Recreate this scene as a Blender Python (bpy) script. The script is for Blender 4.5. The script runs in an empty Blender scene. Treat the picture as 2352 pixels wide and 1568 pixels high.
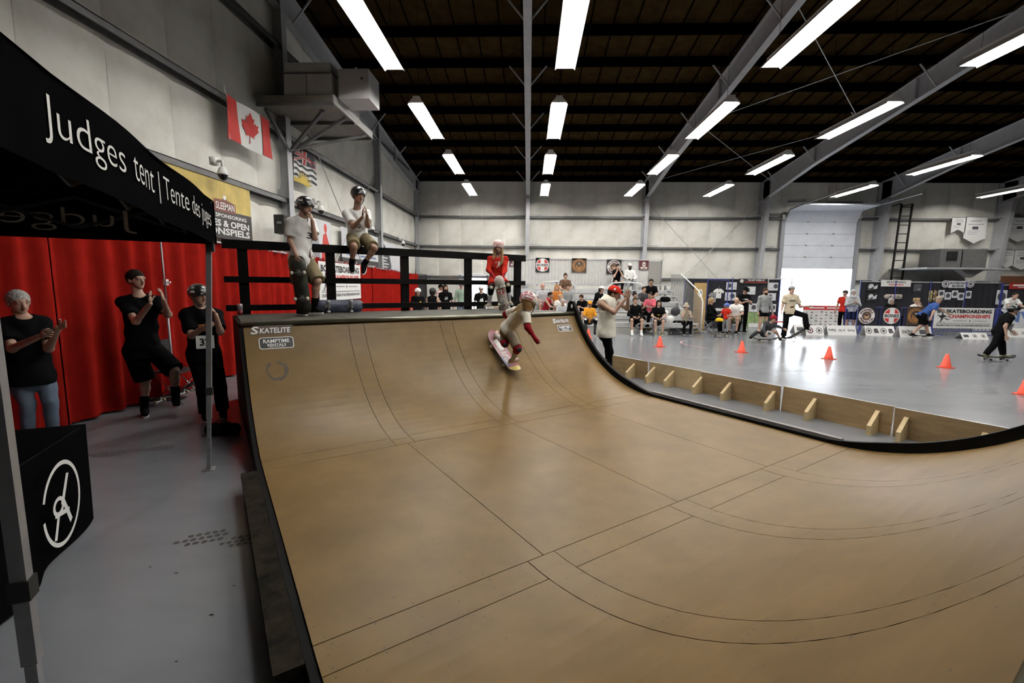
import bpy, bmesh, math, random
import numpy as np
from mathutils import Matrix, Vector
from mathutils.bvhtree import BVHTree
random.seed(7); np.random.seed(7)
SC = bpy.context.scene
COL = SC.collection
# ---------------------------------------------------------------- camera
F_PX, CXP, CYP, CAM_H = 1045.0, 1176.0, 784.0, 1.8
YAW, PITCH, ROLL = math.radians(2.1), math.radians(7.2), math.radians(.66)
_f = np.array([-math.sin(YAW)*math.cos(PITCH), math.cos(YAW)*math.cos(PITCH), -math.sin(PITCH)])
_r = np.array([math.cos(YAW), math.sin(YAW), 0.0]); _u = np.cross(_r, _f)
CR = _r*math.cos(ROLL)+_u*math.sin(ROLL); CU = -_r*math.sin(ROLL)+_u*math.cos(ROLL); CF = _f
CO = np.array([0, 0, CAM_H])
cam = bpy.data.cameras.new('camera'); cam.sensor_width = 36; cam.lens = 36*F_PX/2352
cam.clip_start = .05; cam.clip_end = 400
camo = bpy.data.objects.new('camera', cam); COL.objects.link(camo)
camo.matrix_world = Matrix(((CR[0], CU[0], -CF[0], 0), (CR[1], CU[1], -CF[1], 0), (CR[2], CU[2], -CF[2], CAM_H), (0, 0, 0, 1)))
SC.camera = camo
# ---------------------------------------------------------------- world: bright overcast day outside the hall
wd = bpy.data.worlds.new('world'); SC.world = wd; wd.use_nodes = True
bg = wd.node_tree.nodes['Background']; bg.inputs[0].default_value = (.86, .93, 1, 1); bg.inputs[1].default_value = 9.0
SC.view_settings.view_transform = 'Standard'; SC.view_settings.look = 'None'
SC.view_settings.exposure = 0.0; SC.view_settings.gamma = 1.0; SC.view_settings.use_curve_mapping = False
LAMP_E = 105.0        # emission of the fluorescent tubes
# ---------------------------------------------------------------- picture-to-place helpers (measured points)
def ray(x, y): return CF+CR*(x-CXP)/F_PX-CU*(y-CYP)/F_PX
def G(x, y, z=0.0):
    d = ray(x, y); return CO+d*((z-CAM_H)/d[2])
def AY(x, y, Y):
    d = ray(x, y); return CO+d*(Y/d[1])
def AX(x, y, X):
    d = ray(x, y); return CO+d*(X/d[0])
def V3(*a): return np.array(a, float)
def nrm(v):
    v = np.asarray(v, float); return v/max(1e-9, np.linalg.norm(v))
# ---------------------------------------------------------------- materials
MATS = {}
def mat(name, col, rough=.6, metal=0., var=0., scale=8., bump=0., bscale=60., emit=0., spec=.5, col2=None, stretch=None, sss=0., detail=4., coat=0.):
    if name in MATS: return MATS[name]
    m = bpy.data.materials.new(name); m.use_nodes = True; nt = m.node_tree; b = nt.nodes['Principled BSDF']
    c = (*col, 1); b.inputs['Base Color'].default_value = c; b.inputs['Roughness'].default_value = rough
    b.inputs['Metallic'].default_value = metal; b.inputs['Specular IOR Level'].default_value = spec
    if coat: b.inputs['Coat Weight'].default_value = coat; b.inputs['Coat Roughness'].default_value = .15
    if emit:
        b.inputs['Emission Color'].default_value = c; b.inputs['Emission Strength'].default_value = emit
    if sss: b.inputs['Subsurface Weight'].default_value = sss; b.inputs['Subsurface Radius'].default_value = (.012, .005, .003)
    if var or bump:
        tc = nt.nodes.new('ShaderNodeTexCoord'); mp = nt.nodes.new('ShaderNodeMapping')
        if stretch: mp.inputs['Scale'].default_value = stretch
        nt.links.new(tc.outputs['Object'], mp.inputs['Vector'])
    if var:
        n = nt.nodes.new('ShaderNodeTexNoise'); n.inputs['Scale'].default_value = scale; n.inputs['Detail'].default_value = detail; n.inputs['Roughness'].default_value = .6
        nt.links.new(mp.outputs[0], n.inputs['Vector'])
        r = nt.nodes.new('ShaderNodeValToRGB'); d = col2 or tuple(x*(1-var) for x in col)
        r.color_ramp.elements[0].position = .32; r.color_ramp.elements[1].position = .68
        r.color_ramp.elements[0].color = (*d, 1); r.color_ramp.elements[1].color = (*(min(1, x*(1+var*.35)) for x in col), 1)
        nt.links.new(n.outputs['Fac'], r.inputs['Fac']); nt.links.new(r.outputs[0], b.inputs['Base Color'])
    if bump:
        n2 = nt.nodes.new('ShaderNodeTexNoise'); n2.inputs['Scale'].default_value = bscale; n2.inputs['Detail'].default_value = 3
        nt.links.new(mp.outputs[0], n2.inputs['Vector'])
        bp = nt.nodes.new('ShaderNodeBump'); bp.inputs['Strength'].default_value = bump; bp.inputs['Distance'].default_value = .01
        nt.links.new(n2.outputs['Fac'], bp.inputs['Height']); nt.links.new(bp.outputs[0], b.inputs['Normal'])
    m.diffuse_color = c; MATS[name] = m; return m
# ---------------------------------------------------------------- objects
MW = {}
def tag(o, label=None, cat=None, group=None, kind=None):
    if label: o['label'] = label
    if cat: o['category'] = cat
    if group: o['group'] = group
    if kind: o['kind'] = kind
    return o
def thing(name, label, cat, loc=(0, 0, 0), rz=0., group=None):
    o = bpy.data.objects.new(name, None); COL.objects.link(o); o.empty_display_size = .1
    o.location = tuple(float(x) for x in loc); o.rotation_euler = (0, 0, rz)
    MW[o.name] = (Matrix.Translation(Vector([float(x) for x in loc])) @ Matrix.Rotation(rz, 4, 'Z')).inverted()
    return tag(o, label, cat, group)
def mkobj(name, verts, faces, mats, parent=None, smooth=False, mi=None, local=False):
    me = bpy.data.meshes.new(name)
    V = np.asarray(verts, float).reshape(-1, 3)
    if parent is not None and not local and parent.name in MW:
        A = np.array(MW[parent.name]); V = V @ A[:3, :3].T+A[:3, 3]
    if isinstance(faces, np.ndarray): faces = faces.tolist()
    me.from_pydata(V.tolist(), [], faces); me.validate(verbose=False)
    if not isinstance(mats, (list, tuple)): mats = [mats]
    for m in mats: me.materials.append(m)
    if mi is not None and len(mats) > 1 and len(mi) == len(me.polygons): me.polygons.foreach_set('material_index', np.asarray(mi, np.int32))
    if smooth: me.polygons.foreach_set('use_smooth', np.ones(len(me.polygons), bool))
    me.update()
    o = bpy.data.objects.new(name, me); COL.objects.link(o)
    if parent is not None:
        o.parent = parent
        if parent.name in MW: MW[o.name] = MW[parent.name]
    return o
class MB:
    def __init__(s): s.v = []; s.f = []; s.m = []; s.n = 0
    def add(s, v, f, m=0):
        v = np.asarray(v, float).reshape(-1, 3); s.v.append(v)
        for q in f: s.f.append([i+s.n for i in q]); s.m.append(m)
        s.n += len(v); return s
    def obox(s, c, ax, h, m=0):      # centre, axes rows, half sizes
        c = np.asarray(c, float); ax = np.asarray(ax, float)
        v = [c+ax[0]*h[0]*a+ax[1]*h[1]*b+ax[2]*h[2]*d for a in (-1, 1) for b in (-1, 1) for d in (-1, 1)]
        return s.add(v, [(0, 1, 3, 2), (4, 6, 7, 5), (0, 4, 5, 1), (2, 3, 7, 6), (0, 2, 6, 4), (1, 5, 7, 3)], m)
    def box(s, c, size, rz=0., m=0):
        cz, sz = math.cos(rz), math.sin(rz)
        return s.obox(c, [(cz, sz, 0), (-sz, cz, 0), (0, 0, 1)], [x/2 for x in size], m)
    def box2(s, lo, hi, m=0):
        lo = np.asarray(lo, float); hi = np.asarray(hi, float); return s.box((lo+hi)/2, hi-lo, 0, m)
    def bar(s, a, b, w, h, up=(0, 0, 1), m=0):
        a = np.asarray(a, float); b = np.asarray(b, float); d = nrm(b-a); up = np.asarray(up, float)
        x = np.cross(d, up)
        if np.linalg.norm(x) < 1e-4: x = np.cross(d, (1, 0, 0))
        x = nrm(x); z = np.cross(x, d)
        return s.obox((a+b)/2, [x, d, z], [w/2, np.linalg.norm(b-a)/2, h/2], m)
    def tube(s, pts, r, n=8, m=0, caps=True):
        P = [np.asarray(p, float) for p in pts]; k = len(P); R = r if hasattr(r, '__len__') else [r]*k
        T = [nrm(P[min(i+1, k-1)]-P[max(i-1, 0)]) for i in range(k)]
        x = np.cross(T[0], (0, 0, 1))
        if np.linalg.norm(x) < .1: x = np.cross(T[0], (1, 0, 0))
        x = nrm(x); V = []
        for i in range(k):
            x = nrm(x-T[i]*np.dot(x, T[i])); y = np.cross(T[i], x)
            for j in range(n):
                a = 2*math.pi*j/n; V.append(P[i]+(x*math.cos(a)+y*math.sin(a))*R[i])
        Fc = [(i*n+j, i*n+(j+1) % n, (i+1)*n+(j+1) % n, (i+1)*n+j) for i in range(k-1) for j in range(n)]
        if caps: Fc += [tuple(range(n))[::-1], tuple(range((k-1)*n, k*n))]
        return s.add(V, Fc, m)
    def prism(s, poly, off, m=0):
        n = len(poly); P = [np.asarray(p, float) for p in poly]; o = np.asarray(off, float)
        return s.add(P+[p+o for p in P], [tuple(range(n))[::-1], tuple(range(n, 2*n))]+[(i, (i+1) % n, n+(i+1) % n, n+i) for i in range(n)], m)
    def sphere(s, c, r, nu=12, nv=8, ax=None, m=0):
        c = np.asarray(c, float); r = r if hasattr(r, '__len__') else (r, r, r); A = np.eye(3) if ax is None else np.asarray(ax, float)
        V = []; 
        for i in range(nv+1):
            t = math.pi*i/nv
            for j in range(nu):
                p = 2*math.pi*j/nu; V.append(c+A[0]*r[0]*math.sin(t)*math.cos(p)+A[1]*r[1]*math.sin(t)*math.sin(p)+A[2]*r[2]*math.cos(t))
        return s.add(V, [(i*nu+j, (i+1)*nu+j, (i+1)*nu+(j+1) % nu, i*nu+(j+1) % nu) for i in range(nv) for j in range(nu)], m)
    def lathe(s, c, prof, n=16, ax=None, m=0):
        c = np.asarray(c, float); A = np.eye(3) if ax is None else np.asarray(ax, float); V = []
        for r, z in prof:
            for j in range(n):
                p = 2*math.pi*j/n; V.append(c+A[0]*r*math.cos(p)+A[1]*r*math.sin(p)+A[2]*z)
        k = len(prof)
        return s.add(V, [(i*n+j, i*n+(j+1) % n, (i+1)*n+(j+1) % n, (i+1)*n+j) for i in range(k-1) for j in range(n)]+[tuple(range(n))[::-1], tuple(range((k-1)*n, k*n))], m)
    def grid(s, fn, nu, nv, m=0):
        V = [fn(i/nu, j/nv) for i in range(nu+1) for j in range(nv+1)]
        return s.add(V, [(i*(nv+1)+j, (i+1)*(nv+1)+j, (i+1)*(nv+1)+j+1, i*(nv+1)+j+1) for i in range(nu) for j in range(nv)], m)
    def build(s, name, mats, parent=None, smooth=False, local=False):
        return mkobj(name, np.vstack(s.v), s.f, mats, parent, smooth, s.m, local)
def copy_tree(o, parent=None):
    c = o.copy(); COL.objects.link(c)
    if parent is not None: c.parent = parent
    for ch in list(o.children): copy_tree(ch, c)
    return c
# ---------------------------------------------------------------- flat print on panels
_TC = {}
def text_geom(s, shear=0., bold=0., res=2):
    k = (s, shear, bold, res)
    if k in _TC: return _TC[k]
    cu = bpy.data.curves.new('t', 'FONT'); cu.body = s; cu.shear = shear; cu.offset = bold; cu.resolution_u = res; cu.size = 1
    o = bpy.data.objects.new('t', cu); COL.objects.link(o)
    dg = bpy.context.evaluated_depsgraph_get(); me = o.evaluated_get(dg).to_mesh()
    v = np.array([tuple(x.co) for x in me.vertices])[:, :2]; f = [tuple(p.vertices) for p in me.polygons]
    o.evaluated_get(dg).to_mesh_clear(); bpy.data.objects.remove(o); bpy.data.curves.remove(cu)
    lo, hi = v.min(0), v.max(0); v = (v-lo)/(hi-lo); _TC[k] = (v, f); return _TC[k]
class Sheet:
    """a printed sheet: local a (0..w), b (0..h) mapped onto a surface; layers sit a hair proud of it"""
    def __init__(s, fn, step=.002): s.fn = fn; s.step = step; s.layers = {}; s.k = 0
    def _mb(s, name, m, uniq=False):
        s.k += 1; key = (name, m.name, s.k if uniq else 0)
        if key not in s.layers: s.layers[key] = (MB(), m); 
        return s.layers[key][0]
    def put(s, ab, faces, m, name='print', lift=1, uniq=False):
        s._mb(name, m, uniq).add([s.fn(a, b, s.step*lift) for a, b in ab], faces)
    def rect(s, a0, b0, a1, b1, m, name='print', lift=1, n=1):
        P = [(a0+(a1-a0)*i/n, b0+(b1-b0)*j/n) for i in range(n+1) for j in range(n+1)]
        s.put(P, [(i*(n+1)+j, (i+1)*(n+1)+j, (i+1)*(n+1)+j+1, i*(n+1)+j+1) for i in range(n) for j in range(n)], m, name, lift, name not in ('skater_silhouette', 'emblem', 'white_cross', 'red_cross'))
    def poly(s, pts, m, name='print', lift=1): s.put(pts, [tuple(range(len(pts)))], m, name, lift)
    def disc(s, a, b, r, m, name='emblem', lift=1, n=28, ry=None, ri=0., t0=0., t1=2*math.pi):
        ry = ry or r; full = abs(t1-t0-2*math.pi) < 1e-6; k = n if full else n+1
        o = [(a+r*math.cos(t0+(t1-t0)*i/n), b+ry*math.sin(t0+(t1-t0)*i/n)) for i in range(k)]
        if ri:
            q = [(a+(x-a)*ri, b+(y-b)*ri) for x, y in o]
            s.put(o+q, [(i, (i+1) % k, k+(i+1) % k, k+i) for i in range(n)], m, name, lift)
        else: s.put(o+[(a, b)], [(i, (i+1) % k, k) for i in range(n)], m, name, lift)
    def text(s, t, a0, b0, a1, b1, m, name='lettering', lift=2, shear=0., bold=.0, mirror=False, warp=None, res=2):
        v, f = text_geom(t, shear, bold, res); v = v.copy()
        if mirror: v[:, 0] = 1-v[:, 0]
        if warp: P = [warp(a0+(a1-a0)*x, b0+(b1-b0)*y) for x, y in v]
        else: P = [(a0+(a1-a0)*x, b0+(b1-b0)*y) for x, y in v]
        s.put(P, f, m, name, lift, True)
    def arc(s, t, a, b, r, h, t0, t1, m, name='lettering', lift=2, bold=.01):   # lettering bent along a circle
        v, f = text_geom(t, 0, bold)
        P = []
        for x, y in v:
            an = t0+(t1-t0)*x; rr = r+(h*y if t1 < t0 else -h*y); P.append((a+rr*math.cos(an), b+rr*math.sin(an)))
        s.put(P, f, m, name, lift, True)
    def build(s, parent):
        for (n, _, _k), (mb, m) in s.layers.items(): mb.build(n, m, parent)
def plane_fn(o, x, y):
    o = np.asarray(o, float); x = nrm(x); y = nrm(y); n = np.cross(x, y)
    return lambda a, b, c: o+x*a+y*b+n*c
# ---------------------------------------------------------------- the hall
XL, YB, XR, YF = -6.2, 25.0, 38.0, -14.0          # left wall, back wall, right wall, wall behind the camera
EAVE, SL, YR = 7.1, .123, 2.0                      # eave height, roof slope, ridge
def roof(y): return EAVE+SL*(YB-y) if y >= YR else EAVE+SL*(YB-YR)-SL*(YR-y)
M_conc = mat('concrete', (.185, .194, .211), .22, var=.24, scale=.55, bump=.02, bscale=25, col2=(.15, .158, .172), spec=.5, detail=9, stretch=(1, 2.2, 1))
M_ins = mat('insulation_white', (.8, .795, .74), .6, var=.16, scale=1.3, bump=.35, bscale=3.2, col2=(.66, .64, .57))
M_girt = mat('girt_steel', (.11, .11, .11), .5, var=.2, scale=6)
M_steel = mat('frame_steel', (.44, .45, .47), .5, var=.12, scale=4)
M_raft = mat('rafter_steel', (.42, .43, .45), .5, var=.12, scale=4)
M_roof = mat('roof_liner', (.036, .022, .009), .9, spec=.0, var=.35, scale=3, bump=.3, bscale=8)
M_purl = mat('purlin_dark', (.0025, .0018, .0014), .9, spec=.0, var=.2, scale=5)
M_dark = mat('dark_paint', (.008, .008, .008), .55, spec=.2)
floor = mkobj('floor', [(XL-.3, YF, 0), (XR, YF, 0), (XR, YB+.3, 0), (XL-.3, YB+.3, 0)], [(0, 1, 2, 3)], M_conc); tag(floor, kind='structure')
M_joint = mat('floor_joint', (.12, .125, .13), .6)
for (a, b) in (((2.0, 9.96, 0), (20, 9.96, 0)), ((2.0, 15.3, 0), (30, 15.3, 0)), ((12.9, -4, 0), (12.9, 24.5, 0))):
    mb = MB(); mb.bar(V3(*a)+(0, 0, .0008), V3(*b)+(0, 0, .0008), .012, .0012); mb.build('floor_joint', M_joint, floor)
M_paint = mat('floor_line_paint', (.27, .28, .3), .3)
mb = MB(); c = G(1965, 803); rr = 1.25
mb.add([c+V3(math.cos(t)*r_, math.sin(t)*r_, .001) for t in np.linspace(1.9, 4.6, 25) for r_ in (rr, rr+.025)], [(2*i, 2*i+1, 2*i+3, 2*i+2) for i in range(24)]); mb.build('floor_line', M_paint, floor)
M_pink = mat('pink_line_paint', (.62, .33, .38), .3)
mb = MB(); c = G(1615, 790)
mb.add([c+V3(math.cos(t)*r_*1.1, math.sin(t)*r_*1.6, .001) for t in np.linspace(2.0, 4.4, 17) for r_ in (.55, .59)], [(2*i, 2*i+1, 2*i+3, 2*i+2) for i in range(16)]); mb.build('floor_line', M_pink, floor)
# dark tread marks on the floor beside the ramp
M_stain = mat('floor_stain', (.035, .034, .033), .6)
def tread(cx, cy, sc, rot, seed):
    rnd = random.Random(seed); c = G(cx, cy); mb = MB()
    for i in range(-3, 4):
        for j in range(-1, 2):
            if (i/3.4)**2+(j/1.6)**2 > 1.05: continue
            q = []
            for k in range(6):
                a = k*math.pi/3+rnd.uniform(-.25, .25); r = rnd.uniform(.4, .55)
                x, y = ((i+.5*(j % 2))*1.0+r*math.cos(a)*.9)*.042*sc, (j*1.0+r*math.sin(a)*.85)*.05*sc
                q.append(c+V3(x*math.cos(rot)-y*math.sin(rot), x*math.sin(rot)+y*math.cos(rot), .0012))
            mb.add(q, [tuple(range(6))])
    mb.build('tread_stain', M_stain, floor)
tread(463, 1236, 1.15, .45, 1); tread(558, 1240, 1.0, .45, 2); tread(245, 1043, 1.2, .3, 3); tread(360, 1030, 1.1, .4, 4)
mb = MB()
for (px, py, r) in ((486, 1412, .011), (405, 1519, .006), (538, 1345, .007), (405, 1316, .009), (345, 1302, .008), (355, 1058, .012)):
    c = G(px, py); mb.add([c+V3(r*math.cos(t)*1.3, r*math.sin(t)*.7, .0015) for t in np.linspace(0, 5.5, 8)], [tuple(range(8))])
mb.build('speck_stain', M_dark, floor)
# --- ceiling: sloping liner, ribs, purlins, rafters
ceil = mkobj('ceiling', [(XL-.3, YB+.3, roof(YB)+.3), (XR, YB+.3, roof(YB)+.3), (XR, YR, roof(YR)+.3), (XL-.3, YR, roof(YR)+.3), (XR, YF, roof(YF)+.3), (XL-.3, YF, roof(YF)+.3)],
             [(0, 3, 2, 1), (3, 5, 4, 2)], M_roof); tag(ceil, kind='structure')
mb = MB(); mb.box2((-.02, 0, -.03), (.02, 1, 0))
y0, y1 = 5.0, YB
for i in range(62):
    x = XL+.3+i*.62; a, b = V3(x, y0, roof(y0)+.285), V3(x, y1, roof(y1)+.285)
    m_ = MB(); m_.bar(a, b, .03, .035); m_.build('roof_rib', M_purl, ceil)
PUR = [YB-.25-1.42*i for i in range(18)]
for y in PUR:
    m_ = MB(); z = roof(y)+.27
    m_.box2((XL, y-.035, z-.24), (XR, y+.035, z)); m_.box2((XL, y-.035, z-.24), (XR, y+.09, z-.225)); m_.build('purlin', M_purl, ceil)
FX = [-.15, 5.97, 12.0, 17.95, 23.95, 30.0]
M_flange = M_steel
def frame(x, haunch=.95, first=False):
    web = .012; fw = .2
    # rafter, tapered web with flanges
    yk = YB-.25; d0, d1 = haunch, .62
    pts = [(yk, d0), (YB-4.5, .7), (YR, d1)]
    mb = MB()
    for (ya, da), (yb, db) in zip(pts, pts[1:]):
        za, zb = roof(ya)+.03, roof(yb)+.03
        mb.prism([(x-web/2, ya, za), (x-web/2, yb, zb), (x-web/2, yb, zb-db), (x-web/2, ya, za-da)], (web, 0, 0))
        mb.bar((x, ya, za-da), (x, yb, zb-db), fw, .016); mb.bar((x, ya, za), (x, yb, zb), fw, .016)
    for y in (YB-4.5, YB-9.5, YB-15):
        z = roof(y)+.03; mb.box((x, y, z-.32), (fw, .02, .6))
    ra = mb.build('rafter', M_raft, ceil)
    for y in PUR[1::2]:
        if y < 4: continue
        for s in (-1, 1):
            m_ = MB(); m_.bar((x, y, roof(y)-.62), (x+s*.62, y, roof(y)+.1), .035, .035); m_.build('flange_brace', M_raft, ra)
    # column
    mb = MB(); zt = roof(yk)-d0+.03; yo = YB-.02
    mb.prism([(x-web/2, yo, 0), (x-web/2, yo-.3, 0), (x-web/2, yo-d0*.9, zt), (x-web/2, yo-d0*.9, zt+d0*.98), (x-web/2, yo, zt+d0)], (web, 0, 0))
    mb.bar((x, yo-.3, 0), (x, yo-d0*.9, zt), fw, .016, up=(0, 1, 0)); mb.bar((x, yo, 0), (x, yo, zt+d0), fw, .016, up=(0, 1, 0))
    mb.bar((x, yo-d0*.9, zt), (x, yo, zt), fw, .02)
    mb.build('column', M_steel, wall_back)
    for z in (2.25, 3.9, 5.45):
        m_ = MB(); m_.bar((x-.75, yo-.25, z-.03), (x, yo-.42, z), .04, .04); m_.bar((x+.75, yo-.25, z-.03), (x, yo-.42, z), .04, .04); m_.build('column_brace', M_steel, wall_back)
# --- back wall with overhead door and an exit door
D1 = (13.25, 17.0, 5.3); D2 = (-3.75, -2.35, 2.2)
mb = MB()
mb.box2((XL, YB, 0), (D2[0], YB+.2, 7.6)); mb.box2((D2[0], YB, D2[2]), (D2[1], YB+.2, 7.6)); mb.box2((D2[1], YB, 0), (D1[0], YB+.2, 7.6))
mb.box2((D1[0], YB, D1[2]), (D1[1], YB+.2, 7.6)); mb.box2((D1[1], YB, 0), (XR, YB+.2, 7.6))
wall_back = tag(mb.build('wall_back', M_ins), kind='structure')
GZ = [0, 2.2, 3.82, 5.38, 7.35]
def bulge_mesh(w, h, depth, nx=4, nz=4):
    V = []; Fc = []
    for i in range(nx+1):
        for j in range(nz+1):
            u, v = i/nx, j/nz; d = depth*min(1, 6*u*(1-u))*min(1, 5*v*(1-v)); V.append((u*w, -d, v*h))
    for i in range(nx):
        for j in range(nz): Fc.append((i*(nz+1)+j, (i+1)*(nz+1)+j, (i+1)*(nz+1)+j+1, i*(nz+1)+j+1))
    me = bpy.data.meshes.new('insulation_panel'); me.from_pydata(V, [], Fc); me.materials.append(M_ins); me.polygons.foreach_set('use_smooth', [True]*len(me.polygons)); return me
def inst(me, name, parent, loc, rz=0.):
    o = bpy.data.objects.new(name, me); COL.objects.link(o); o.parent = parent; o.location = loc; o.rotation_euler = (0, 0, rz); return o
PM = [bulge_mesh(1.2, GZ[i+1]-GZ[i]-.02, .07) for i in range(4)]
for i in range(28):
    x = XL+.05+i*1.205
    for k in range(4):
        if x+1.2 > D1[0] and x < D1[1] and k < 3: continue
        if x+1.2 > D2[0] and x < D2[1] and k < 1: continue
        inst(PM[k], 'insulation_panel', wall_back, (x, YB-.004, GZ[k]+.01))
for z in GZ[1:4]:
    for (xa, xb) in ((XL, D1[0]-.15), (D1[1]+.15, XR)):
        m_ = MB(); m_.box2((xa, YB-.22, z-.015), (xb, YB-.02, z)); m_.box2((xa, YB-.22, z-.1), (xb, YB-.2, z)); m_.box2((xa, YB-.06, z-.1), (xb, YB-.03, z)); m_.build('girt', M_girt, wall_back)
for x in FX: frame(x)
frame(XL+.18, .6)
# --- left wall (gable end)
mb = MB(); n = 20
ys = [YF+(YB-YF)*i/n for i in range(n+1)]
mb.prism([(XL, YF, 0), (XL, YB, 0), (XL, YB, roof(YB)+.3), (XL, YR, roof(YR)+.3), (XL, YF, roof(YF)+.3)], (-.2, 0, 0))
wall_left = tag(mb.build('wall_left', M_ins), kind='structure')
PMl = [bulge_mesh(1.2, GZ[i+1]-GZ[i]-.02, .06) for i in range(4)]+[bulge_mesh(1.2, .95, .05)]
for i in range(20):
    y = YB-.1-i*1.205
    for k in range(4): inst(PMl[k], 'insulation_panel', wall_left, (XL+.004, y-1.2, GZ[k]+.01), math.pi/2)
    if y < YB-5: inst(PMl[4], 'insulation_panel', wall_left, (XL+.004, y-1.2, 7.37), math.pi/2)
for z in GZ[1:4]+[7.35]:
    m_ = MB(); ye = YB if z < 7 else YB-2
    m_.box2((XL+.02, -1, z-.015), (XL+.24, ye, z)); m_.box2((XL+.22, -1, z-.11), (XL+.24, ye, z)); m_.box2((XL+.02, -1, z-.11), (XL+.05, ye, z)); m_.build('girt', M_girt, wall_left)
for y in (18.3, 11.35, 4.4):
    m_ = MB(); h = roof(y)-.05
    m_.box2((XL+.02, y-.11, 0), (XL+.035, y+.11, h)); m_.box2((XL+.3, y-.11, 0), (XL+.315, y+.11, h)); m_.box2((XL+.03, y-.006, 0), (XL+.31, y+.006, h)); m_.build('column', M_steel, wall_left)
# diagonal rod bracing
M_rod = mat('rod_steel', (.42, .42, .42), .4, .3)
for a, b in (((XL+.36, 11.5, 6.4), (XL+.36, 18.1, .4)), ((XL+.36, 18.1, 6.4), (XL+.36, 11.5, .4))):
    m_ = MB(); m_.tube([a, b], .014, 6); m_.build('brace_rod', M_rod, wall_left)
for a, b in (((6.3, YB-.3, 5.9), (11.7, YB-.3, .4)), ((11.7, YB-.3, 5.9), (6.3, YB-.3, .4))):
    m_ = MB(); m_.tube([a, b], .014, 6); m_.build('brace_rod', M_rod, wall_back)
for ya, yb in ((23.8, 17.8), (17.8, 11.8), (11.8, 5.8)):
    for xa, xb in ((6.1, 11.9), (11.9, 6.1)):
        m_ = MB(); m_.tube([(xa, ya, roof(ya)-.28), (xb, yb, roof(yb)-.28)], .013, 6); m_.build('brace_rod', M_rod, ceil)
# --- walls that are out of view
M_lowb = mat('low_bounce_wall', (.12, .12, .12), .7)  # dark grey chosen so these unseen walls bounce less light
mb = MB(); mb.box2((XR, YF, 0), (XR+.2, YB, 11)); tag(mb.build('wall_right', M_lowb), kind='structure')
mb = MB(); mb.box2((XL-.2, YF-.2, 0), (XR, YF, 11)); tag(mb.build('wall_front', M_lowb), kind='structure')
# --- overhead door, half open
M_dpan = mat('door_panel', (.8, .83, .9), .45, var=.06, scale=3)
M_track = mat('galvanised', (.36, .36, .37), .4, .6)
d1 = tag(bpy.data.objects.new('door_1', None), kind='structure'); COL.objects.link(d1)
zb = 2.78; nP = 4; hP = .6
for i in range(nP):
    m_ = MB(); m_.box2((D1[0]+.06, YB-.12, zb+i*hP), (D1[1]-.06, YB-.07, zb+(i+1)*hP-.012)); p = m_.build('panel', M_dpan, d1)
    m_ = MB(); m_.box2((D1[0]+.06, YB-.1, zb+(i+1)*hP-.03), (D1[1]-.06, YB-.075, zb+(i+1)*hP+.02)); m_.build('weather_seal', M_girt, p)
    for x in (.32, .68):
        h_ = MB(); xx = D1[0]+(D1[1]-D1[0])*x; h_.box((xx, YB-.13, zb+(i+1)*hP), (.1, .02, .07)); h_.build('hinge', M_track, p)
za = zb+nP*hP
cv = [(YB-.1, za), (YB-.18, za+.34), (YB-.45, za+.55), (YB-1.05, za+.62), (YB-1.65, za+.64)]
for (ya, z0), (yb, z1) in zip(cv[::2], cv[2::2]):
    m_ = MB(); m_.bar(((D1[0]+D1[1])/2, ya, z0+.005), ((D1[0]+D1[1])/2, yb, z1), D1[1]-D1[0]-.12, .05); m_.build('panel', M_dpan, d1)
for x in (D1[0]+.03, D1[1]-.03):
    m_ = MB(); m_.box((x, YB-.1, za/2), (.05, .09, za)); m_.build('track', M_track, d1)
    m_ = MB(); m_.tube([(x, y, z) for y, z in cv]+[(x, YB-4.0, za+.72)], .035, 6); m_.build('track', M_track, d1)
    m_ = MB(); m_.box((x+(.1 if x > 15 else -.1), YB-.09, 2.66), (.16, .16, 5.32)); m_.build('jamb', mat('jamb_grey', (.33, .34, .37), .5), d1)
m_ = MB(); m_.box(((D1[0]+D1[1])/2, YB-.1, 5.45), (D1[1]-D1[0]+.3, .16, .2)); m_.build('header', M_ins, d1)
m_ = MB(); m_.tube([(D1[0], YB-.3, 6.15), (D1[1], YB-.3, 6.15)], .05, 8); m_.build('spring_shaft', M_track, d1)
for x in (D1[0]+1.65, D1[0]+2.2):
    m_ = MB(); m_.box((x, YB-.12, 6.2), (.16, .08, 1.5)); m_.build('spring_bracket', M_ins, d1)
# --- exit door standing open, bright daylight behind
d2 = tag(bpy.data.objects.new('door_2', None), kind='structure'); COL.objects.link(d2)
m_ = MB(); m_.box(((D2[0]-.06), YB-.02, 1.1), (.12, .1, 2.3)); m_.box(((D2[1]+.06), YB-.02, 1.1), (.12, .1, 2.3)); m_.box(((D2[0]+D2[1])/2, YB-.02, 2.26), (1.6, .1, .12)); m_.build('door_frame', M_dpan, d2)
m_ = MB(); m_.box((D2[0]+.25, YB-.06, 1.08), (.5, .05, 2.16)); p = m_.build('door_leaf', M_dpan, d2)
m_ = MB(); m_.box((D2[0]+.4, YB-.1, 1.35), (.08, .03, .18)); m_.build('notice', M_dark, p)
# --- outside
M_out = mat('pale_tarmac', (.55, .56, .56), .8, var=.1, scale=1)
tag(mkobj('ground_outside', [(-40, YB+.3, -.05), (70, YB+.3, -.05), (70, 120, -.05), (-40, 120, -.05)], [(0, 1, 2, 3)], M_out), kind='structure')
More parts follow.
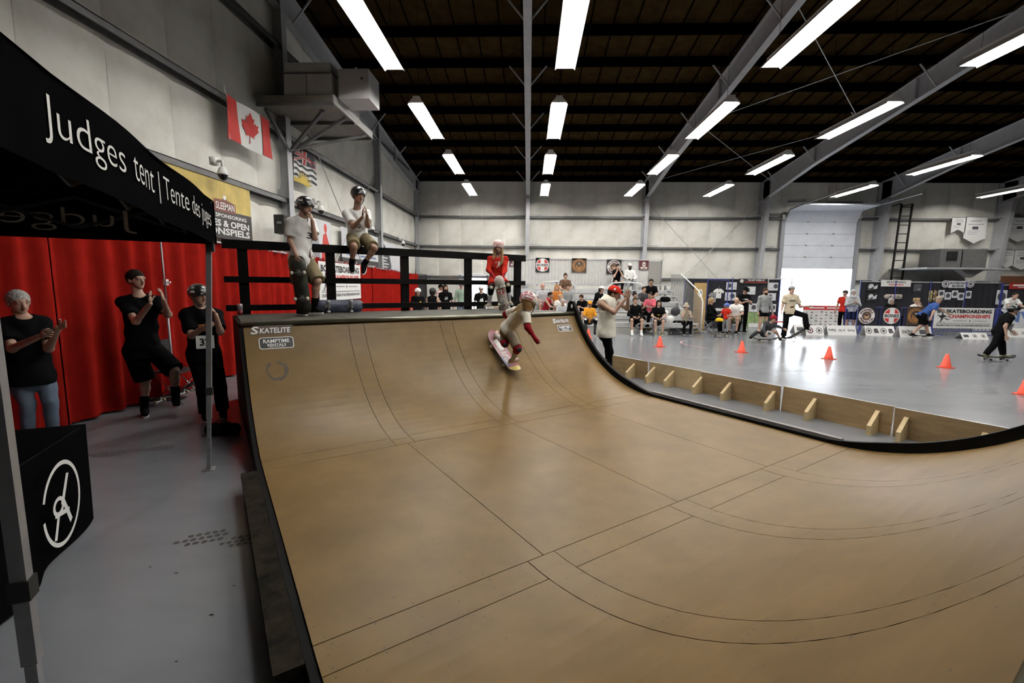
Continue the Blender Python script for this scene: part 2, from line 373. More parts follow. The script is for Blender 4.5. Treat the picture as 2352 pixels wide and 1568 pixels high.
# ---------------------------------------------------------------- fluorescent strip fixtures
M_tube = mat('lit_tube', (1, .97, .92), .4, emit=LAMP_E)
M_house = mat('fixture_white', (.75, .75, .73), .4)
def make_fixture():
    o = thing('strip_light', 'x', 'light', (0, 0, 0))
    L = 2.75
    mb = MB(); mb.box((0, 0, .075), (.16, L, .07)); mb.build('housing', M_house, o, local=True)
    mb = MB()
    for s in (-1, 1):
        mb.prism([(s*.07, -L/2, .06), (s*.2, -L/2, -.09), (s*.206, -L/2, -.09), (s*.085, -L/2, .06)], (0, L, 0))
    for y in (-L/2-.004, L/2): mb.prism([(-.2, y, -.055), (.2, y, -.055), (.085, y, .06), (-.085, y, .06)], (0, .004, 0))  # end plates added to stop light escaping along the row
    mb.build('reflector', M_house, o, local=True)
    for x in (-.118, -.04, .04, .118):
        for ya, yb in ((-L/2+.04, -.03), (.03, L/2-.04)):
            mb = MB(); z = .012 if abs(x) < .1 else -.02
            mb.tube([(x, ya, z), (x, yb, z)], .0145, 8); mb.build('tube', M_tube, o, True, local=True)
    for y in (-L/2+.015, 0, L/2-.015):
        mb = MB(); mb.box((0, y, .012), (.16, .03, .04)); mb.build('lamp_holder', M_house, o, local=True)
    for y in (-1.1, 1.1):
        mb = MB(); mb.tube([(0, y, 0), (0, y, 1)], .004, 4); h_ = mb.build('hanger', M_purl, o, local=True); h_.location.z = .1
    return o
ROWX = [(-2.85, 'leftmost row'), (.65, 'row right of the centre rafter'), (4.75, 'third row from the left'), (8.55, 'fourth row from the left'), (14.6, 'row before the roller door'), (21.4, 'farthest right row')]
ORD = {22.0: 'nearest the back wall', 17.5: 'second from the back wall', 13.05: 'third from the back wall', 8.55: 'fourth from the back wall', 4.1: 'fifth from the back wall'}
proto = None
for x, rn in ROWX:
    for y, on in ORD.items():
        if (x > 20 and y < 12) or (x < 0 and y < 5): continue
        lab = 'lit fluorescent strip light '+on+', '+rn
        if proto is None:
            proto = make_fixture(); o = proto
        else: o = copy_tree(proto)
        o.location = (x, y, 6.22)
        for c in o.children:
            if c.name.startswith('hanger'): c.scale.z = roof(y)+.29-6.32
        o['label'] = lab; o['group'] = 'ceiling strip lights'
# ---------------------------------------------------------------- mini ramp
RA = math.radians(35.5); RU = V3(-math.sin(RA), math.cos(RA), 0); RWv = V3(math.cos(RA), math.sin(RA), 0); RZ = V3(0, 0, 1)
def RP(w, u, z): return RWv*w+RU*u+RZ*z
W0, W1, UF, UN, Z0, RR, DECK = .287, 5.39, 4.35, 2.05, .15, 2.06, 1.3
TH = math.acos(1-(DECK-.02-Z0)/RR); UC = UF+RR*math.sin(TH)
def surf(w, s, c=0.):      # s = distance along the riding surface from the middle of the flat, + = far side
    L = (UF-UN)/2; um = (UF+UN)/2; sg = 1 if s >= 0 else -1; a = abs(s)
    if a <= L: return RP(w, um+s, Z0+c)
    R = RR if sg > 0 else RRN; t = (a-L)/R; return RP(w, um+sg*(L+(R-c)*math.sin(t)), Z0+R-(R-c)*math.cos(t))
LF = (UF-UN)/2; SMAX = LF+RR*TH
ZN = 1.34; RRN = 2.3; THN = math.acos(1-(ZN-.02-Z0)/RRN); SMIN = LF+RRN*THN; UCN = UN-RRN*math.sin(THN)
M_lite = mat('ramp_skin', (.148, .092, .033), .42, var=.3, scale=2.2, bump=.02, bscale=40, col2=(.115, .07, .023), spec=.2, detail=8)
M_sub = mat('ramp_gap', (.03, .018, .008), .9, spec=0.)
M_blk = mat('black_paint', (.004, .004, .004), .6, spec=.08, var=.3, scale=12)
M_screw = mat('screw_dark', (.035, .025, .018), .5)
M_cop = mat('coping_steel', (.2, .2, .15), .3, .7, var=.25, scale=5)
M_deck = mat('deck_ply', (.062, .06, .047), .6, var=.3, scale=4, spec=.2)
M_white = mat('white_vinyl', (.82, .82, .8), .45)
M_black = mat('black_vinyl', (.01, .01, .01), .5)
M_brown = mat('brown_vinyl', (.06, .035, .02), .5)
ramp = thing('mini_ramp', 'brown mini half pipe ramp with black edges in the middle of the hall', 'ramp', RP((W0+W1)/2, (UF+UN)/2, 0))
def sheet(name, w0, w1, s0, s1, ns, th=.012, lift=0.):
    g = .0028; mb = MB(); w0 += g; w1 -= g; s0 += g; s1 -= g
    mb.grid(lambda a, b: surf(w0+(w1-w0)*b, s0+(s1-s0)*a, th+lift), ns, 1)
    E_ = [(surf(w0, s0+(s1-s0)*i/ns, th+lift), surf(w0, s0+(s1-s0)*i/ns, 0)) for i in range(ns+1)]+[(surf(w1, s1-(s1-s0)*i/ns, th+lift), surf(w1, s1-(s1-s0)*i/ns, 0)) for i in range(ns+1)]
    n = len(E_); V = [p for e in E_ for p in e]; mb.add(V, [(2*i, 2*((i+1) % n), 2*((i+1) % n)+1, 2*i+1) for i in range(n)])
    return mb.build(name, M_lite, ramp, smooth=False)
mb = MB(); mb.grid(lambda a, b: surf(W0+(W1-W0)*b, -SMIN+(SMAX+SMIN)*a, 0), 60, 1); mb.build('underlay', M_sub, ramp, True)
SW = [W0, 1.48, 1.68, 2.78, 2.98, 4.07, 4.27, W1]
strips = (1, 3, 5)
def shade_s(o):
    me = o.data; me.polygons.foreach_set('use_smooth', [len(p.vertices) == 4 and abs(p.normal.dot(Vector(RWv))) < .5 for p in me.polygons]); return o
for sgn in (1, -1):
    for k in range(7):
        SE = SMAX if sgn > 0 else SMIN
        s0, s1 = (LF+.21, SE-.035) if k not in strips else (LF+(.0 if sgn < 0 else .16), SE-.035)
        a, b = (s0, s1) if sgn > 0 else (-s1, -s0)
        o = sheet('transition_sheet' if k not in strips else 'joint_strip', SW[k], SW[k+1], a, b, 18)
    for k in range(7):
        if k in strips: continue
        a, b = (LF+.0, LF+.21) if sgn > 0 else (-LF-.21, -LF)
        if sgn > 0: a += .0
        sheet('joint_strip', SW[k], SW[k+1], a, b, 3)
    if sgn > 0:
        for k in strips: sheet('joint_strip', SW[k], SW[k+1], LF, LF+.16, 3)
for a, b in zip((W0, 1.6, 2.89, 4.18), (1.6, 2.89, 4.18, W1)): sheet('flat_sheet', a, b, -LF, LF, 1)
# screws: far too many to pick out, one part
mb = MB(); rnd = random.Random(3)
def screw(w, s, r=.0058):
    c = surf(w, s, .0128); du = nrm(surf(w, s+.01, .0128)-surf(w, s-.01, .0128))
    mb.add([c+RWv*r*math.cos(t)+du*r*math.sin(t) for t in np.arange(6)*math.pi/3], [tuple(range(6))])
for sgn in (1, -1):
    for i in range(10 if sgn > 0 else 12):
        s = sgn*(LF+.28+i*.215)
        for k in strips:
            for w in (SW[k]-.025, SW[k]+.025, (SW[k]+SW[k+1])/2-.02, (SW[k]+SW[k+1])/2+.025, SW[k+1]-.025, SW[k+1]+.025):
                if rnd.random() < .85: screw(w+rnd.uniform(-.006, .006), s+rnd.uniform(-.012, .012))
        for k in (0, 2, 4, 6):
            for q in range(4):
                if rnd.random() < .75: screw(SW[k]+(SW[k+1]-SW[k])*(.14+q*.24)+rnd.uniform(-.01, .01), s+rnd.uniform(-.012, .012), .0046)
    for i in range(24):
        w = W0+.06+i*.215
        for s in (LF+.025, LF+.1, LF+.185, LF+.24, LF-.03):
            if w < W1 and rnd.random() < .8: screw(w+rnd.uniform(-.02, .02), sgn*(s+rnd.uniform(-.01, .01)))
for i in range(11):
    for w in (W0+.03, 1.57, 1.63, 2.86, 2.92, 4.15, 4.21, .7, 1.1, 2.0, 2.45, 3.3, 3.7):
        if rnd.random() < .7: screw(w, -LF+.12+i*.2)
tag(mb.build('screws', M_screw, ramp), kind='stuff')
# scuff ring and marks
M_scuff = mat('scuff_dark', (.05, .03, .012), .5, var=.4, scale=30)
def s_of(px, py, w_guess=None):   # measured point on the far transition
    best = None
    for i in range(400):
        s = LF+(SMAX-LF)*i/399; p = surf(0, s); d = ray(px, py)
        n = np.cross(RWv, surf(0, s+.01)-surf(0, s-.01)); t = np.dot(p-CO, n)/np.dot(d, n); q = CO+d*t
        e = abs(np.dot(q-p, nrm(surf(0, s+.01)-surf(0, s-.01))))
        if best is None or e < best[0]: best = (e, float(np.dot(q, RWv)), s)
    return best[1], best[2]
w_, s_ = s_of(635, 852); mb = MB()
for k in range(26):
    t = 2*math.pi*k/26+.2
    ra, rb = .084+.006*math.sin(5*t), .112+.006*math.sin(3*t+1)+(.012 if math.sin(t-4.2) > .5 else 0)
    if 1.2 < t < 1.9: continue
    t2 = t+2*math.pi/26
    mb.add([surf(w_+ra*math.cos(t), s_+ra*math.sin(t)*1.25, .0132), surf(w_+rb*math.cos(t), s_+rb*math.sin(t)*1.25, .0132), surf(w_+rb*math.cos(t2), s_+rb*math.sin(t2)*1.25, .0132), surf(w_+ra*math.cos(t2), s_+ra*math.sin(t2)*1.25, .0132)], [(0, 1, 2, 3)])
mb.build('scuff_ring', M_scuff, ramp)
# stickers
def ramp_stickers(px, py, wd):
    w0, s0 = s_of(px, py)
    sh = Sheet(lambda a, b, c: surf(w0+a, s0+b, .0125+c), .0012)
    h = wd*.26
    sh.poly([(-.02, 0), (wd-.04, 0), (wd, h), (.03, h)], M_brown, 'sticker_backing', 1)
    sh.text('S', .0, .1*h, .19*wd, .92*h, M_white, shear=.15, bold=.02)
    sh.text('KATELITE', .205*wd, .16*h, .93*wd, .74*h, M_white, shear=.15, bold=.02)
    b0, b1 = -.42*wd, -.08*wd; a0, a1 = .16*wd, .97*wd
    def rr_(a0, b0, a1, b1, r):
        P = []
        for cx, cy, t in ((a1-r, b1-r, 0), (a0+r, b1-r, 1), (a0+r, b0+r, 2), (a1-r, b0+r, 3)):
            for k in range(5): P.append((cx+r*math.cos(math.pi/2*(t+k/4)), cy+r*math.sin(math.pi/2*(t+k/4))))
        return P
    sh.poly(rr_(a0, b0, a1, b1, .07*wd), M_white, 'sticker_border', 1)
    sh.poly(rr_(a0+.02*wd, b0+.02*wd, a1-.02*wd, b1-.02*wd, .06*wd), M_black, 'sticker_backing', 2)
    sh.text('RAMPTIME', a0+.1*wd, b0+.17*wd, a1-.1*wd, b1-.06*wd, M_white, 'lettering', 3, bold=.02)
    sh.text('RENTALS', a0+.19*wd, b0+.07*wd, a1-.19*wd, b0+.15*wd, M_white, 'lettering', 3, bold=.02)
    sh.rect(a0+.22*wd, b0+.045*wd, a1-.22*wd, b0+.055*wd, M_white, 'lettering', 3)
    sh.build(ramp)
ramp_stickers(576, 771, .46); ramp_stickers(1270, 744, .38)
# coping, deck, frame
mb = MB(); mb.tube([RP(W0-.02, UC+.0, DECK-.005), RP(W1+.0, UC+.0, DECK-.005)], .03, 14); mb.build('coping', M_cop, ramp, True)
mb = MB(); mb.tube([RP(W0-.02, UCN, ZN-.005), RP(W1, UCN, ZN-.005)], .03, 14); mb.build('coping', M_cop, ramp, True)
UD = 8.0
ax = [RWv, RU, RZ]
for a, b in ((W0, 1.55), (1.56, 2.85), (2.86, 4.13), (4.14, W1+.02)):
    mb = MB(); mb.obox(RP((a+b)/2, (UC+.03+UD)/2, DECK-.012), ax, [(b-a)/2, (UD-UC-.03)/2, .012]); mb.build('deck_board', M_deck, ramp)
mb = MB(); mb.obox(RP((W0+W1)/2, UC+.03, DECK-.11), ax, [(W1-W0)/2, .02, .085]); mb.obox(RP((W0+W1)/2, UD-.02, DECK/2), ax, [(W1-W0)/2, .02, DECK/2-.03]); mb.build('deck_frame', M_blk, ramp)
# side panels: black plywood cut to the curve; the right one stands proud of the surface as an edge
def side(w, th, lift_f, lift_t, name, tip):
    top = []; bot = []
    N = 60
    for i in range(N+1):
        s = -SMIN+(SMAX+SMIN)*i/N; a = abs(s); k = min(1, max(0, (a-LF)/.5)); top.append(surf(w, s, lift_f+(lift_t-lift_f)*k))
    mb = MB()
    pf = [RP(w, UC+.02, DECK+tip), RP(w, UC+.10, DECK+tip+.015), RP(w, UC+.16, DECK+tip-.03), RP(w, UC+.2, DECK+.0), RP(w, UD, DECK-.02)] if tip else [RP(w, UC, DECK), RP(w, UD, DECK-.02)]
    pn = [RP(w, UCN-.05, ZN+(.0 if not tip else .1))]
    line = pn+top+pf
    V = []
    for p in line: V += [p, V3(p[0], p[1], 0), p+RWv*th, V3(p[0], p[1], 0)+RWv*th]
    n = len(line); Fc = []
    for i in range(n-1):
        a, b = 4*i, 4*i+4
        Fc += [(a, a+1, b+1, b), (a+2, b+2, b+3, a+3), (a, b, b+2, a+2)]
    Fc += [(0, 2, 3, 1), (4*n-4, 4*n-3, 4*n-1, 4*n-2)]
    mb.add(V, Fc); return mb.build(name, M_blk, ramp)
side(W0-.04, .038, .0, -.004, 'side_panel', 0)
o = side(W1+.0, .05, .05, .105, 'side_panel', .2)
mb = MB(); c = RP(W1-.002, UC+.05, DECK+.12); mb.add([c+RU*.026*math.cos(t)+RZ*.036*math.sin(t) for t in np.arange(16)*math.pi/8], [tuple(range(16))]); mb.build('round_sticker', M_white, o)
M_grn = mat('worn_board', (.022, .018, .013), .8, spec=.0, var=.5, scale=9, col2=(.008, .008, .007))
mb = MB(); mb.obox(RP(W1+.09, (UF+UN)/2, Z0-.02), ax, [.03, (UF-UN)/2+.1, .09]); mb.build('edge_board', mat('worn_grey_board', (.2, .19, .18), .6, var=.3, scale=7), ramp)
mb = MB(); mb.obox(RP(W0-.105, (UF+UN)/2-.02, Z0-.01), ax, [.062, (UF-UN)/2+.06, .02]); mb.build('edge_board', M_grn, ramp)
# guard rail at the back of the deck
rail = thing('guard_rail', 'black painted timber guard rail along the back of the ramp deck', 'railing', RP((W0+W1)/2, UD, DECK))
RWP = [.42, 1.66, 2.92, 4.2, 5.36]; RH = 1.0
for w in RWP:
    mb = MB(); mb.obox(RP(w, UD-.045, DECK+RH/2), ax, [.065, .045, RH/2]); p = mb.build('post', M_blk, rail)
    for z in (.12, .5, .95):
        mb = MB(); mb.add([RP(w+.02*math.cos(t), UD-.0912, DECK+z+.0+.012*math.sin(t)) for t in np.arange(6)*math.pi/3], [tuple(range(6))]); mb.build('bolt', M_screw, p)
for z, h in ((RH+.02, .055), (.52, .045), (.1, .045)):
    mb = MB(); mb.obox(RP((W0+W1)/2+.0, UD-.11, DECK+z), ax, [(W1-W0)/2+.12, .022, h]); mb.build('rail_board', M_blk, rail)
mb = MB(); mb.obox(RP((W0+W1)/2+.0, UD-.05, DECK+RH+.075), ax, [(W1-W0)/2+.12, .075, .02]); mb.build('top_cap', M_blk, rail)
# ---------------------------------------------------------------- people: smooth-blended solid bodies and clothes
class Solid:
    def __init__(s, vox, k=.03): s.vox = vox; s.k = k; s.P = []; s.cuts = []
    def cone(s, a, b, ra, rb, fl=None, k=None, neg=False, flat=False):   # fl = (axis, factor): thickness along axis multiplied by factor
        s.P.append(('c', np.asarray(a, float), np.asarray(b, float), ra, rb, fl, s.k if k is None else k, neg, flat)); return s
    def ell(s, c, r, ax=None, k=None, neg=False):
        s.P.append(('e', np.asarray(c, float), np.asarray(r if hasattr(r, '__len__') else (r, r, r), float), np.eye(3) if ax is None else np.asarray(ax, float), None, None, s.k if k is None else k, neg, False)); return s
    def cut(s, p, n): s.cuts.append((np.asarray(p, float), nrm(n))); return s
    def mesh(s):
        lo = np.full(3, 1e9); hi = -lo; bb = []
        for q in s.P:
            if q[0] == 'c':
                r = max(q[3], q[4]); a = np.minimum(q[1], q[2])-r; b = np.maximum(q[1], q[2])+r
            else: r = np.sqrt(((q[3]*q[2][:, None])**2).sum(0)); a, b = q[1]-r, q[1]+r
            bb.append((a, b))
            if not q[7]: lo = np.minimum(lo, a); hi = np.maximum(hi, b)
        h = s.vox; lo -= 2.5*h; hi += 2.5*h; n = np.ceil((hi-lo)/h).astype(int)+1
        D = np.full(n, .25, np.float32); ax = [lo[i]+h*np.arange(n[i]) for i in range(3)]
        for q, (a, b) in zip(s.P, bb):
            m = q[6]+2.5*h; i0 = np.clip(np.floor((a-m-lo)/h).astype(int), 0, n-1); i1 = np.clip(np.ceil((b+m-lo)/h).astype(int)+1, 1, n)
            if (i1 <= i0).any(): continue
            sl = tuple(slice(i0[i], i1[i]) for i in range(3))
            X = np.stack(np.meshgrid(*[ax[i][sl[i]] for i in range(3)], indexing='ij'), -1).astype(np.float32)
            if q[0] == 'c':
                d = q[2]-q[1]; L2 = max(1e-9, d@d); t = np.clip(((X-q[1])@d)/L2, 0, 1); w = X-q[1]-t[..., None]*d
                if q[5] is not None:
                    fa = nrm(q[5][0]); w = w+((w@fa)*(1/q[5][1]-1))[..., None]*fa
                    v = (np.linalg.norm(w, axis=-1)-(q[3]+(q[4]-q[3])*t))*min(1, (q[5][1]+1)/2)
                else: v = np.linalg.norm(w, axis=-1)-(q[3]+(q[4]-q[3])*t)
                if q[8]: v = np.maximum(v, (X-q[2])@nrm(d))
            else:
                w = (X-q[1])@q[3].T; v = (np.linalg.norm(w/q[2], axis=-1)-1)*q[2].min()
            d1 = D[sl]; k = max(q[6], 1e-4)
            if q[7]: D[sl] = np.maximum(d1, -v)
            else:
                hh = np.clip(.5+.5*(d1-v)/k, 0, 1); D[sl] = d1*(1-hh)+v*hh-k*hh*(1-hh)
        if s.cuts:
            X = np.stack(np.meshgrid(*ax, indexing='ij'), -1).astype(np.float32)
            for p, nn in s.cuts: D = np.maximum(D, ((X-p)@nn).astype(np.float32))
        return surface_net(D, lo, h)
def surface_net(D, lo, h):
    S = D < 0; n = D.shape
    c = [(i, j, k) for i in (0, 1) for j in (0, 1) for k in (0, 1)]
    def sub(A, o): return A[o[0]:n[0]-1+o[0], o[1]:n[1]-1+o[1], o[2]:n[2]-1+o[2]]
    cnt = sum(sub(S, o).astype(np.int8) for o in c); act = (cnt > 0) & (cnt < 8)
    idx = np.argwhere(act); m = len(idx)
    if m == 0: return np.zeros((0, 3)), np.zeros((0, 4), int)
    acc = np.zeros((m, 3)); num = np.zeros(m)
    vals = {o: D[idx[:, 0]+o[0], idx[:, 1]+o[1], idx[:, 2]+o[2]] for o in c}
    for o in c:
        for a in range(3):
            if o[a]: continue
            o2 = list(o); o2[a] = 1; o2 = tuple(o2); v0, v1 = vals[o], vals[o2]; cr = (v0 < 0) != (v1 < 0)
            t = np.where(cr, v0/np.where(cr, v0-v1, 1), 0); p = np.tile(np.array(o, float), (m, 1)); p[:, a] += t
            acc += p*cr[:, None]; num += cr
    V = lo+(idx+acc/num[:, None])*h
    vid = -np.ones(act.shape, int); vid[act] = np.arange(m); Q = []
    for a in range(3):
        b, d = (a+1) % 3, (a+2) % 3
        s0 = [slice(1, n[i]-1) for i in range(3)]; s0[a] = slice(0, n[a]-1); s1 = list(s0); s1[a] = slice(1, n[a])
        A, B = S[tuple(s0)], S[tuple(s1)]
        e = np.argwhere(A != B)
        if not len(e): continue
        base = e.copy(); base[:, b] += 1; base[:, d] += 1; inside = A[e[:, 0], e[:, 1], e[:, 2]]
        def g(db, dd):
            q = base.copy(); q[:, b] -= db; q[:, d] -= dd; return vid[q[:, 0], q[:, 1], q[:, 2]]
        q = np.stack([g(1, 1), g(0, 1), g(0, 0), g(1, 0)], 1); q[~inside] = q[~inside][:, ::-1]; Q.append(q)
    return V, np.vstack(Q)
def folds(v, amp, ph=0.):
    v = np.asarray(v); w = np.sin(v[:, 2]*31+v[:, 0]*23+ph+2.2*np.sin(v[:, 0]*9+v[:, 1]*11))*.6+np.sin(v[:, 2]*14-v[:, 0]*38+v[:, 1]*29+ph*2)*.4
    return v+np.stack([w*np.cos(ph*3+v[:, 2]*4), w*np.sin(ph*3+v[:, 2]*4), .3*w], 1)*amp
SKIN = {'light': (.46, .29, .215), 'tan': (.34, .2, .135), 'mid': (.28, .15, .09), 'dark': (.09, .05, .033), 'pink': (.52, .28, .2)}
def skin_mats(t):
    c = SKIN[t]
    return [mat('skin_'+t, c, .5, var=.08, scale=14, sss=.08), mat('eye_white', (.75, .73, .7), .3), mat('eye_dark', (.02, .015, .012), .3), mat('lips_'+t, (c[0]*.8, c[1]*.5, c[2]*.5), .5), mat('brow_'+t, (.05, .03, .02), .7)]
def cloth(name, col, var=.12, rough=.85): return mat('cloth_'+name, col, rough, var=var, scale=9, bump=.25, bscale=26, spec=.04)
C_ = dict(black=(.004, .004, .0045), white=(.84, .84, .82), cream=(.76, .73, .63), khaki=(.2, .165, .1), grey=(.27, .28, .29), lgrey=(.45, .46, .48), red=(.42, .025, .015), dred=(.22, .012, .02), orange=(.7, .3, .03),
          blue=(.035, .075, .23), denim=(.13, .17, .23), navy=(.012, .016, .04), green=(.3, .42, .33), pink=(.6, .12, .17), beige=(.6, .52, .38), brown=(.1, .06, .04), charcoal=(.045, .045, .05), yellow=(.75, .5, .03), olive=(.12, .12, .07), rust=(.5, .17, .04), palepink=(.6, .42, .4), stone=(.36, .32, .25), taupe=(.23, .19, .14))
HAIR = dict(black=(.008, .006, .005), brown=(.045, .024, .012), blonde=(.42, .28, .13), grey=(.42, .41, .39), white=(.6, .59, .56), ginger=(.42, .16, .04), dark=(.018, .011, .008))
def cl(c): return cloth(c, C_[c])
def frame3(fd, up=(0, 0, 1)):
    fd = nrm(fd); up = np.asarray(up, float); r = nrm(np.cross(fd, up)); u = np.cross(r, fd); return r, fd, u   # right (the figure's right), forward, up
def hand_geom(mb, wr, dr, pn, side, s=1., curl=.35, spread=.12, m=0, thumb=.6):
    """palm, four jointed fingers of unequal length and a thumb leaving the side of the palm"""
    dr = nrm(dr); pn = nrm(np.asarray(pn, float)-dr*np.dot(pn, dr)); x = np.cross(dr, pn)*side      # x points to the thumb side
    pc = wr+dr*.05*s; mb.sphere(pc, (.041*s, .052*s, .017*s), 10, 7, [x, dr, pn], m)
    for k, (off, ln, r) in enumerate(((.03, .072, .0088), (.01, .08, .0092), (-.011, .075, .0088), (-.03, .06, .0078))):
        p = wr+dr*.088*s+x*off*s; d = nrm(dr+x*off*spread*25); pts = [p]; c = curl*(.9+.12*k)
        for seg, fr in enumerate((.45, .32, .23)):
            d = nrm(d*math.cos(c)+pn*math.sin(c)); pts.append(pts[-1]+d*ln*fr*s)
        mb.tube(pts, [r*s, r*.95*s, r*.85*s, r*.6*s], 6, m)
    p = wr+dr*.03*s+x*.03*s; d = nrm(dr*.7+x*thumb+pn*.25); p2 = p+d*.038*s; d2 = nrm(dr+x*thumb*.35+pn*.4); mb.tube([p, p2, p2+d2*.028*s, p2+nrm(d2+pn*.3)*.05*s], [.013*s, .011*s, .0098*s, .006*s], 6, m)
def person(name_label, J, tone='light', s=1., near=False, hair=('short', 'brown'), outfit=(), hat=None, face=None, up=(0, 0, 1), group=None, hands=None, mouth=0., base=None, cat='person', lean_head=None, head_s=1., bodyw=1., glasses=False, beard=None, extra=None):
    """J: joints in place coordinates: pel, chs, hd, elL wrL elR wrR knL anL knR anR (+ optional shL.., hipL.., toeL/toeR directions)"""
    J = {k: np.asarray(v, float) for k, v in J.items()}
    vb, vh = (.0125, .0075) if near else (.021, .0135)
    fd = nrm(face); hr, hf, hu = frame3(fd, up)
    if 'across' in J: lat = nrm(J['across'])
    else: lat = hr
    spine = nrm(J['chs']-J['pel']); lat = nrm(lat-spine*np.dot(lat, spine)); fw = np.cross(spine, lat)      # lat: figure's right
    if np.dot(fw, J.get('front', fd)) < 0: fw = -fw
    sw, hw = .175*s*bodyw, .092*s*bodyw
    for sd, sg in (('R', 1), ('L', -1)):
        J.setdefault('sh'+sd, J['chs']+lat*sg*sw+spine*.0*s); J.setdefault('hip'+sd, J['pel']+lat*sg*hw-spine*.03*s)
        sh_dir = J['an'+sd]-J['kn'+sd]
        J.setdefault('toe'+sd, nrm(fw*V3(1, 1, 0)))
    hs = 1.05*s**.5*head_s      # children carry larger heads
    nb = J['chs']+spine*.045*s; hd = J['hd']; wst = J['pel']+(J['chs']-J['pel'])*.45
    if base is None: base = (J['anL']+J['anR'])/2-V3(0, 0, .07*s)
    root = thing('person', name_label, cat, base, 0., group)
    sm = skin_mats(tone)
    def torso(S, o=0., o2=None, top=True, k=None):
        o2 = o if o2 is None else o2; fl = (fw, .74)
        S.cone(J['pel']-spine*.03*s, wst, .148*s*bodyw+o2, .132*s*bodyw+o, fl); S.cone(wst, J['chs']-spine*.07*s, .132*s*bodyw+o, .155*s*bodyw+o, fl)
        if top: S.cone(J['shL'], J['shR'], .056*s+o*.7, .056*s+o*.7); S.cone(J['chs']-spine*.09*s, J['chs'], .145*s*bodyw+o, .1*s+o, fl)
        if top:
            for q in 'LR': S.cone(nb+spine*.035*s-fw*.012*s, J['sh'+q]-spine*.0*s, .046*s+o*.5, .05*s+o*.6)
    # body
    B = Solid(vb, .035*s); torso(B)
    B.cone(nb-spine*.05*s, hd-hu*.08*hs-hf*.012*hs, .058*s, .054*hs)
    for sd in 'LR':
        B.cone(J['sh'+sd], J['el'+sd], .052*s, .04*s); B.cone(J['el'+sd], J['wr'+sd], .041*s, .027*s)
        B.cone(J['hip'+sd], J['kn'+sd], .084*s, .054*s); k1 = J['kn'+sd]; a1 = J['an'+sd]; cf = k1+(a1-k1)*.3; bk = np.cross(nrm(a1-k1), lat); bk = bk if np.dot(bk, J['toe'+sd]) < 0 else -bk
        B.cone(k1, cf+bk*.012*s, .053*s, .053*s); B.cone(cf+bk*.012*s, a1, .052*s, .034*s)
        B.cone(a1, a1+J['toe'+sd]*.07*s-V3(0, 0, .04*s), .03*s, .02*s)
    v, f = B.mesh(); mb = MB(); mb.add(v, f.tolist(), 0)
    # head with a face
    H = Solid(vh, .018*hs); A = [hr, hf, hu]
    H.ell(hd+hu*.022*hs-hf*.012*hs, (.077*hs, .096*hs, .098*hs), A); H.ell(hd-hu*.038*hs+hf*.028*hs, (.058*hs, .062*hs, .072*hs), A)
    H.ell(hd-hu*.088*hs+hf*.058*hs, (.026*hs, .024*hs, .02*hs), A); H.cone(hd+hf*.088*hs+hu*.012*hs, hd+hf*.108*hs-hu*.03*hs, .009*hs, .0155*hs, k=.012*hs)
    H.cone(hd+hf*.078*hs+hu*.026*hs+hr*.04*hs, hd+hf*.078*hs+hu*.026*hs-hr*.04*hs, .014*hs, .014*hs, k=.02*hs)
    for q in (-1, 1):
        H.ell(hd+hr*q*.078*hs-hu*.008*hs-hf*.008*hs, (.012*hs, .02*hs, .031*hs), A, k=.006*hs)
        H.ell(hd+hr*q*.031*hs+hf*.094*hs+hu*.006*hs, (.016*hs, .014*hs, .011*hs), A, neg=True)
    if mouth: H.ell(hd+hf*.09*hs-hu*.064*hs, (.018*hs, .02*hs, .009*hs*mouth), A, neg=True)
    v, f = H.mesh(); mb.add(v, f.tolist(), 0)
    for q in (-1, 1):
        e = hd+hr*q*.031*hs+hf*.0795*hs+hu*.005*hs; mb.sphere(e, (.0125*hs, .008*hs, .0062*hs), 8, 6, A, 1); mb.sphere(e+hf*.0045*hs, (.0056*hs, .005*hs, .0056*hs), 6, 4, A, 2); mb.tube([e-hr*.013*hs, e+hf*.007*hs+hu*.006*hs, e+hr*.013*hs], [.003*hs, .0042*hs, .003*hs], 5, 0)
        mb.tube([hd+hr*q*.014*hs+hf*.09*hs+hu*.03*hs, hd+hr*q*.034*hs+hf*.089*hs+hu*.036*hs, hd+hr*q*.052*hs+hf*.074*hs+hu*.028*hs], [.004*hs, .005*hs, .003*hs], 5, 4)
    if mouth: mb.sphere(hd+hf*.083*hs-hu*.064*hs, (.017*hs, .01*hs, .009*hs*mouth), 8, 6, A, 2)
    mb.sphere(hd+hf*.087*hs-hu*(.052 if not mouth else .058-.007*mouth)*hs, (.022*hs, .008*hs, .005*hs), 8, 4, A, 3); mb.sphere(hd+hf*.086*hs-hu*(.061 if not mouth else .069+.008*mouth)*hs, (.019*hs, .008*hs, .0055*hs), 8, 4, A, 3)
    hands = hands or {}
    for sd, sg in (('R', 1), ('L', -1)):
        h_ = hands.get(sd, {}); ar = nrm(J['wr'+sd]-J['el'+sd]); d = nrm(h_.get('dir', ar))
        pn = h_.get('palm', None)
        if pn is None: pn = -lat*sg+fw*.2
        if np.linalg.norm(np.cross(pn, d)) < .15: pn = fw
        # thumb side: the palm facing inwards puts the thumb to the front
        x = np.cross(d, nrm(pn-d*np.dot(pn, d))); side = 1 if np.dot(x, h_.get('thumb', fw+V3(0, 0, .5))) > 0 else -1
        hand_geom(mb, J['wr'+sd], d, np.asarray(pn, float), side, .95*s**.8, h_.get('curl', .3), h_.get('spread', .1))
    mb.build('body', sm, root, True)
    J['nb'] = nb; J['spine'] = spine; J['lat'] = lat; J['fw'] = fw; J['wst'] = wst
    # clothes
    bvh = None
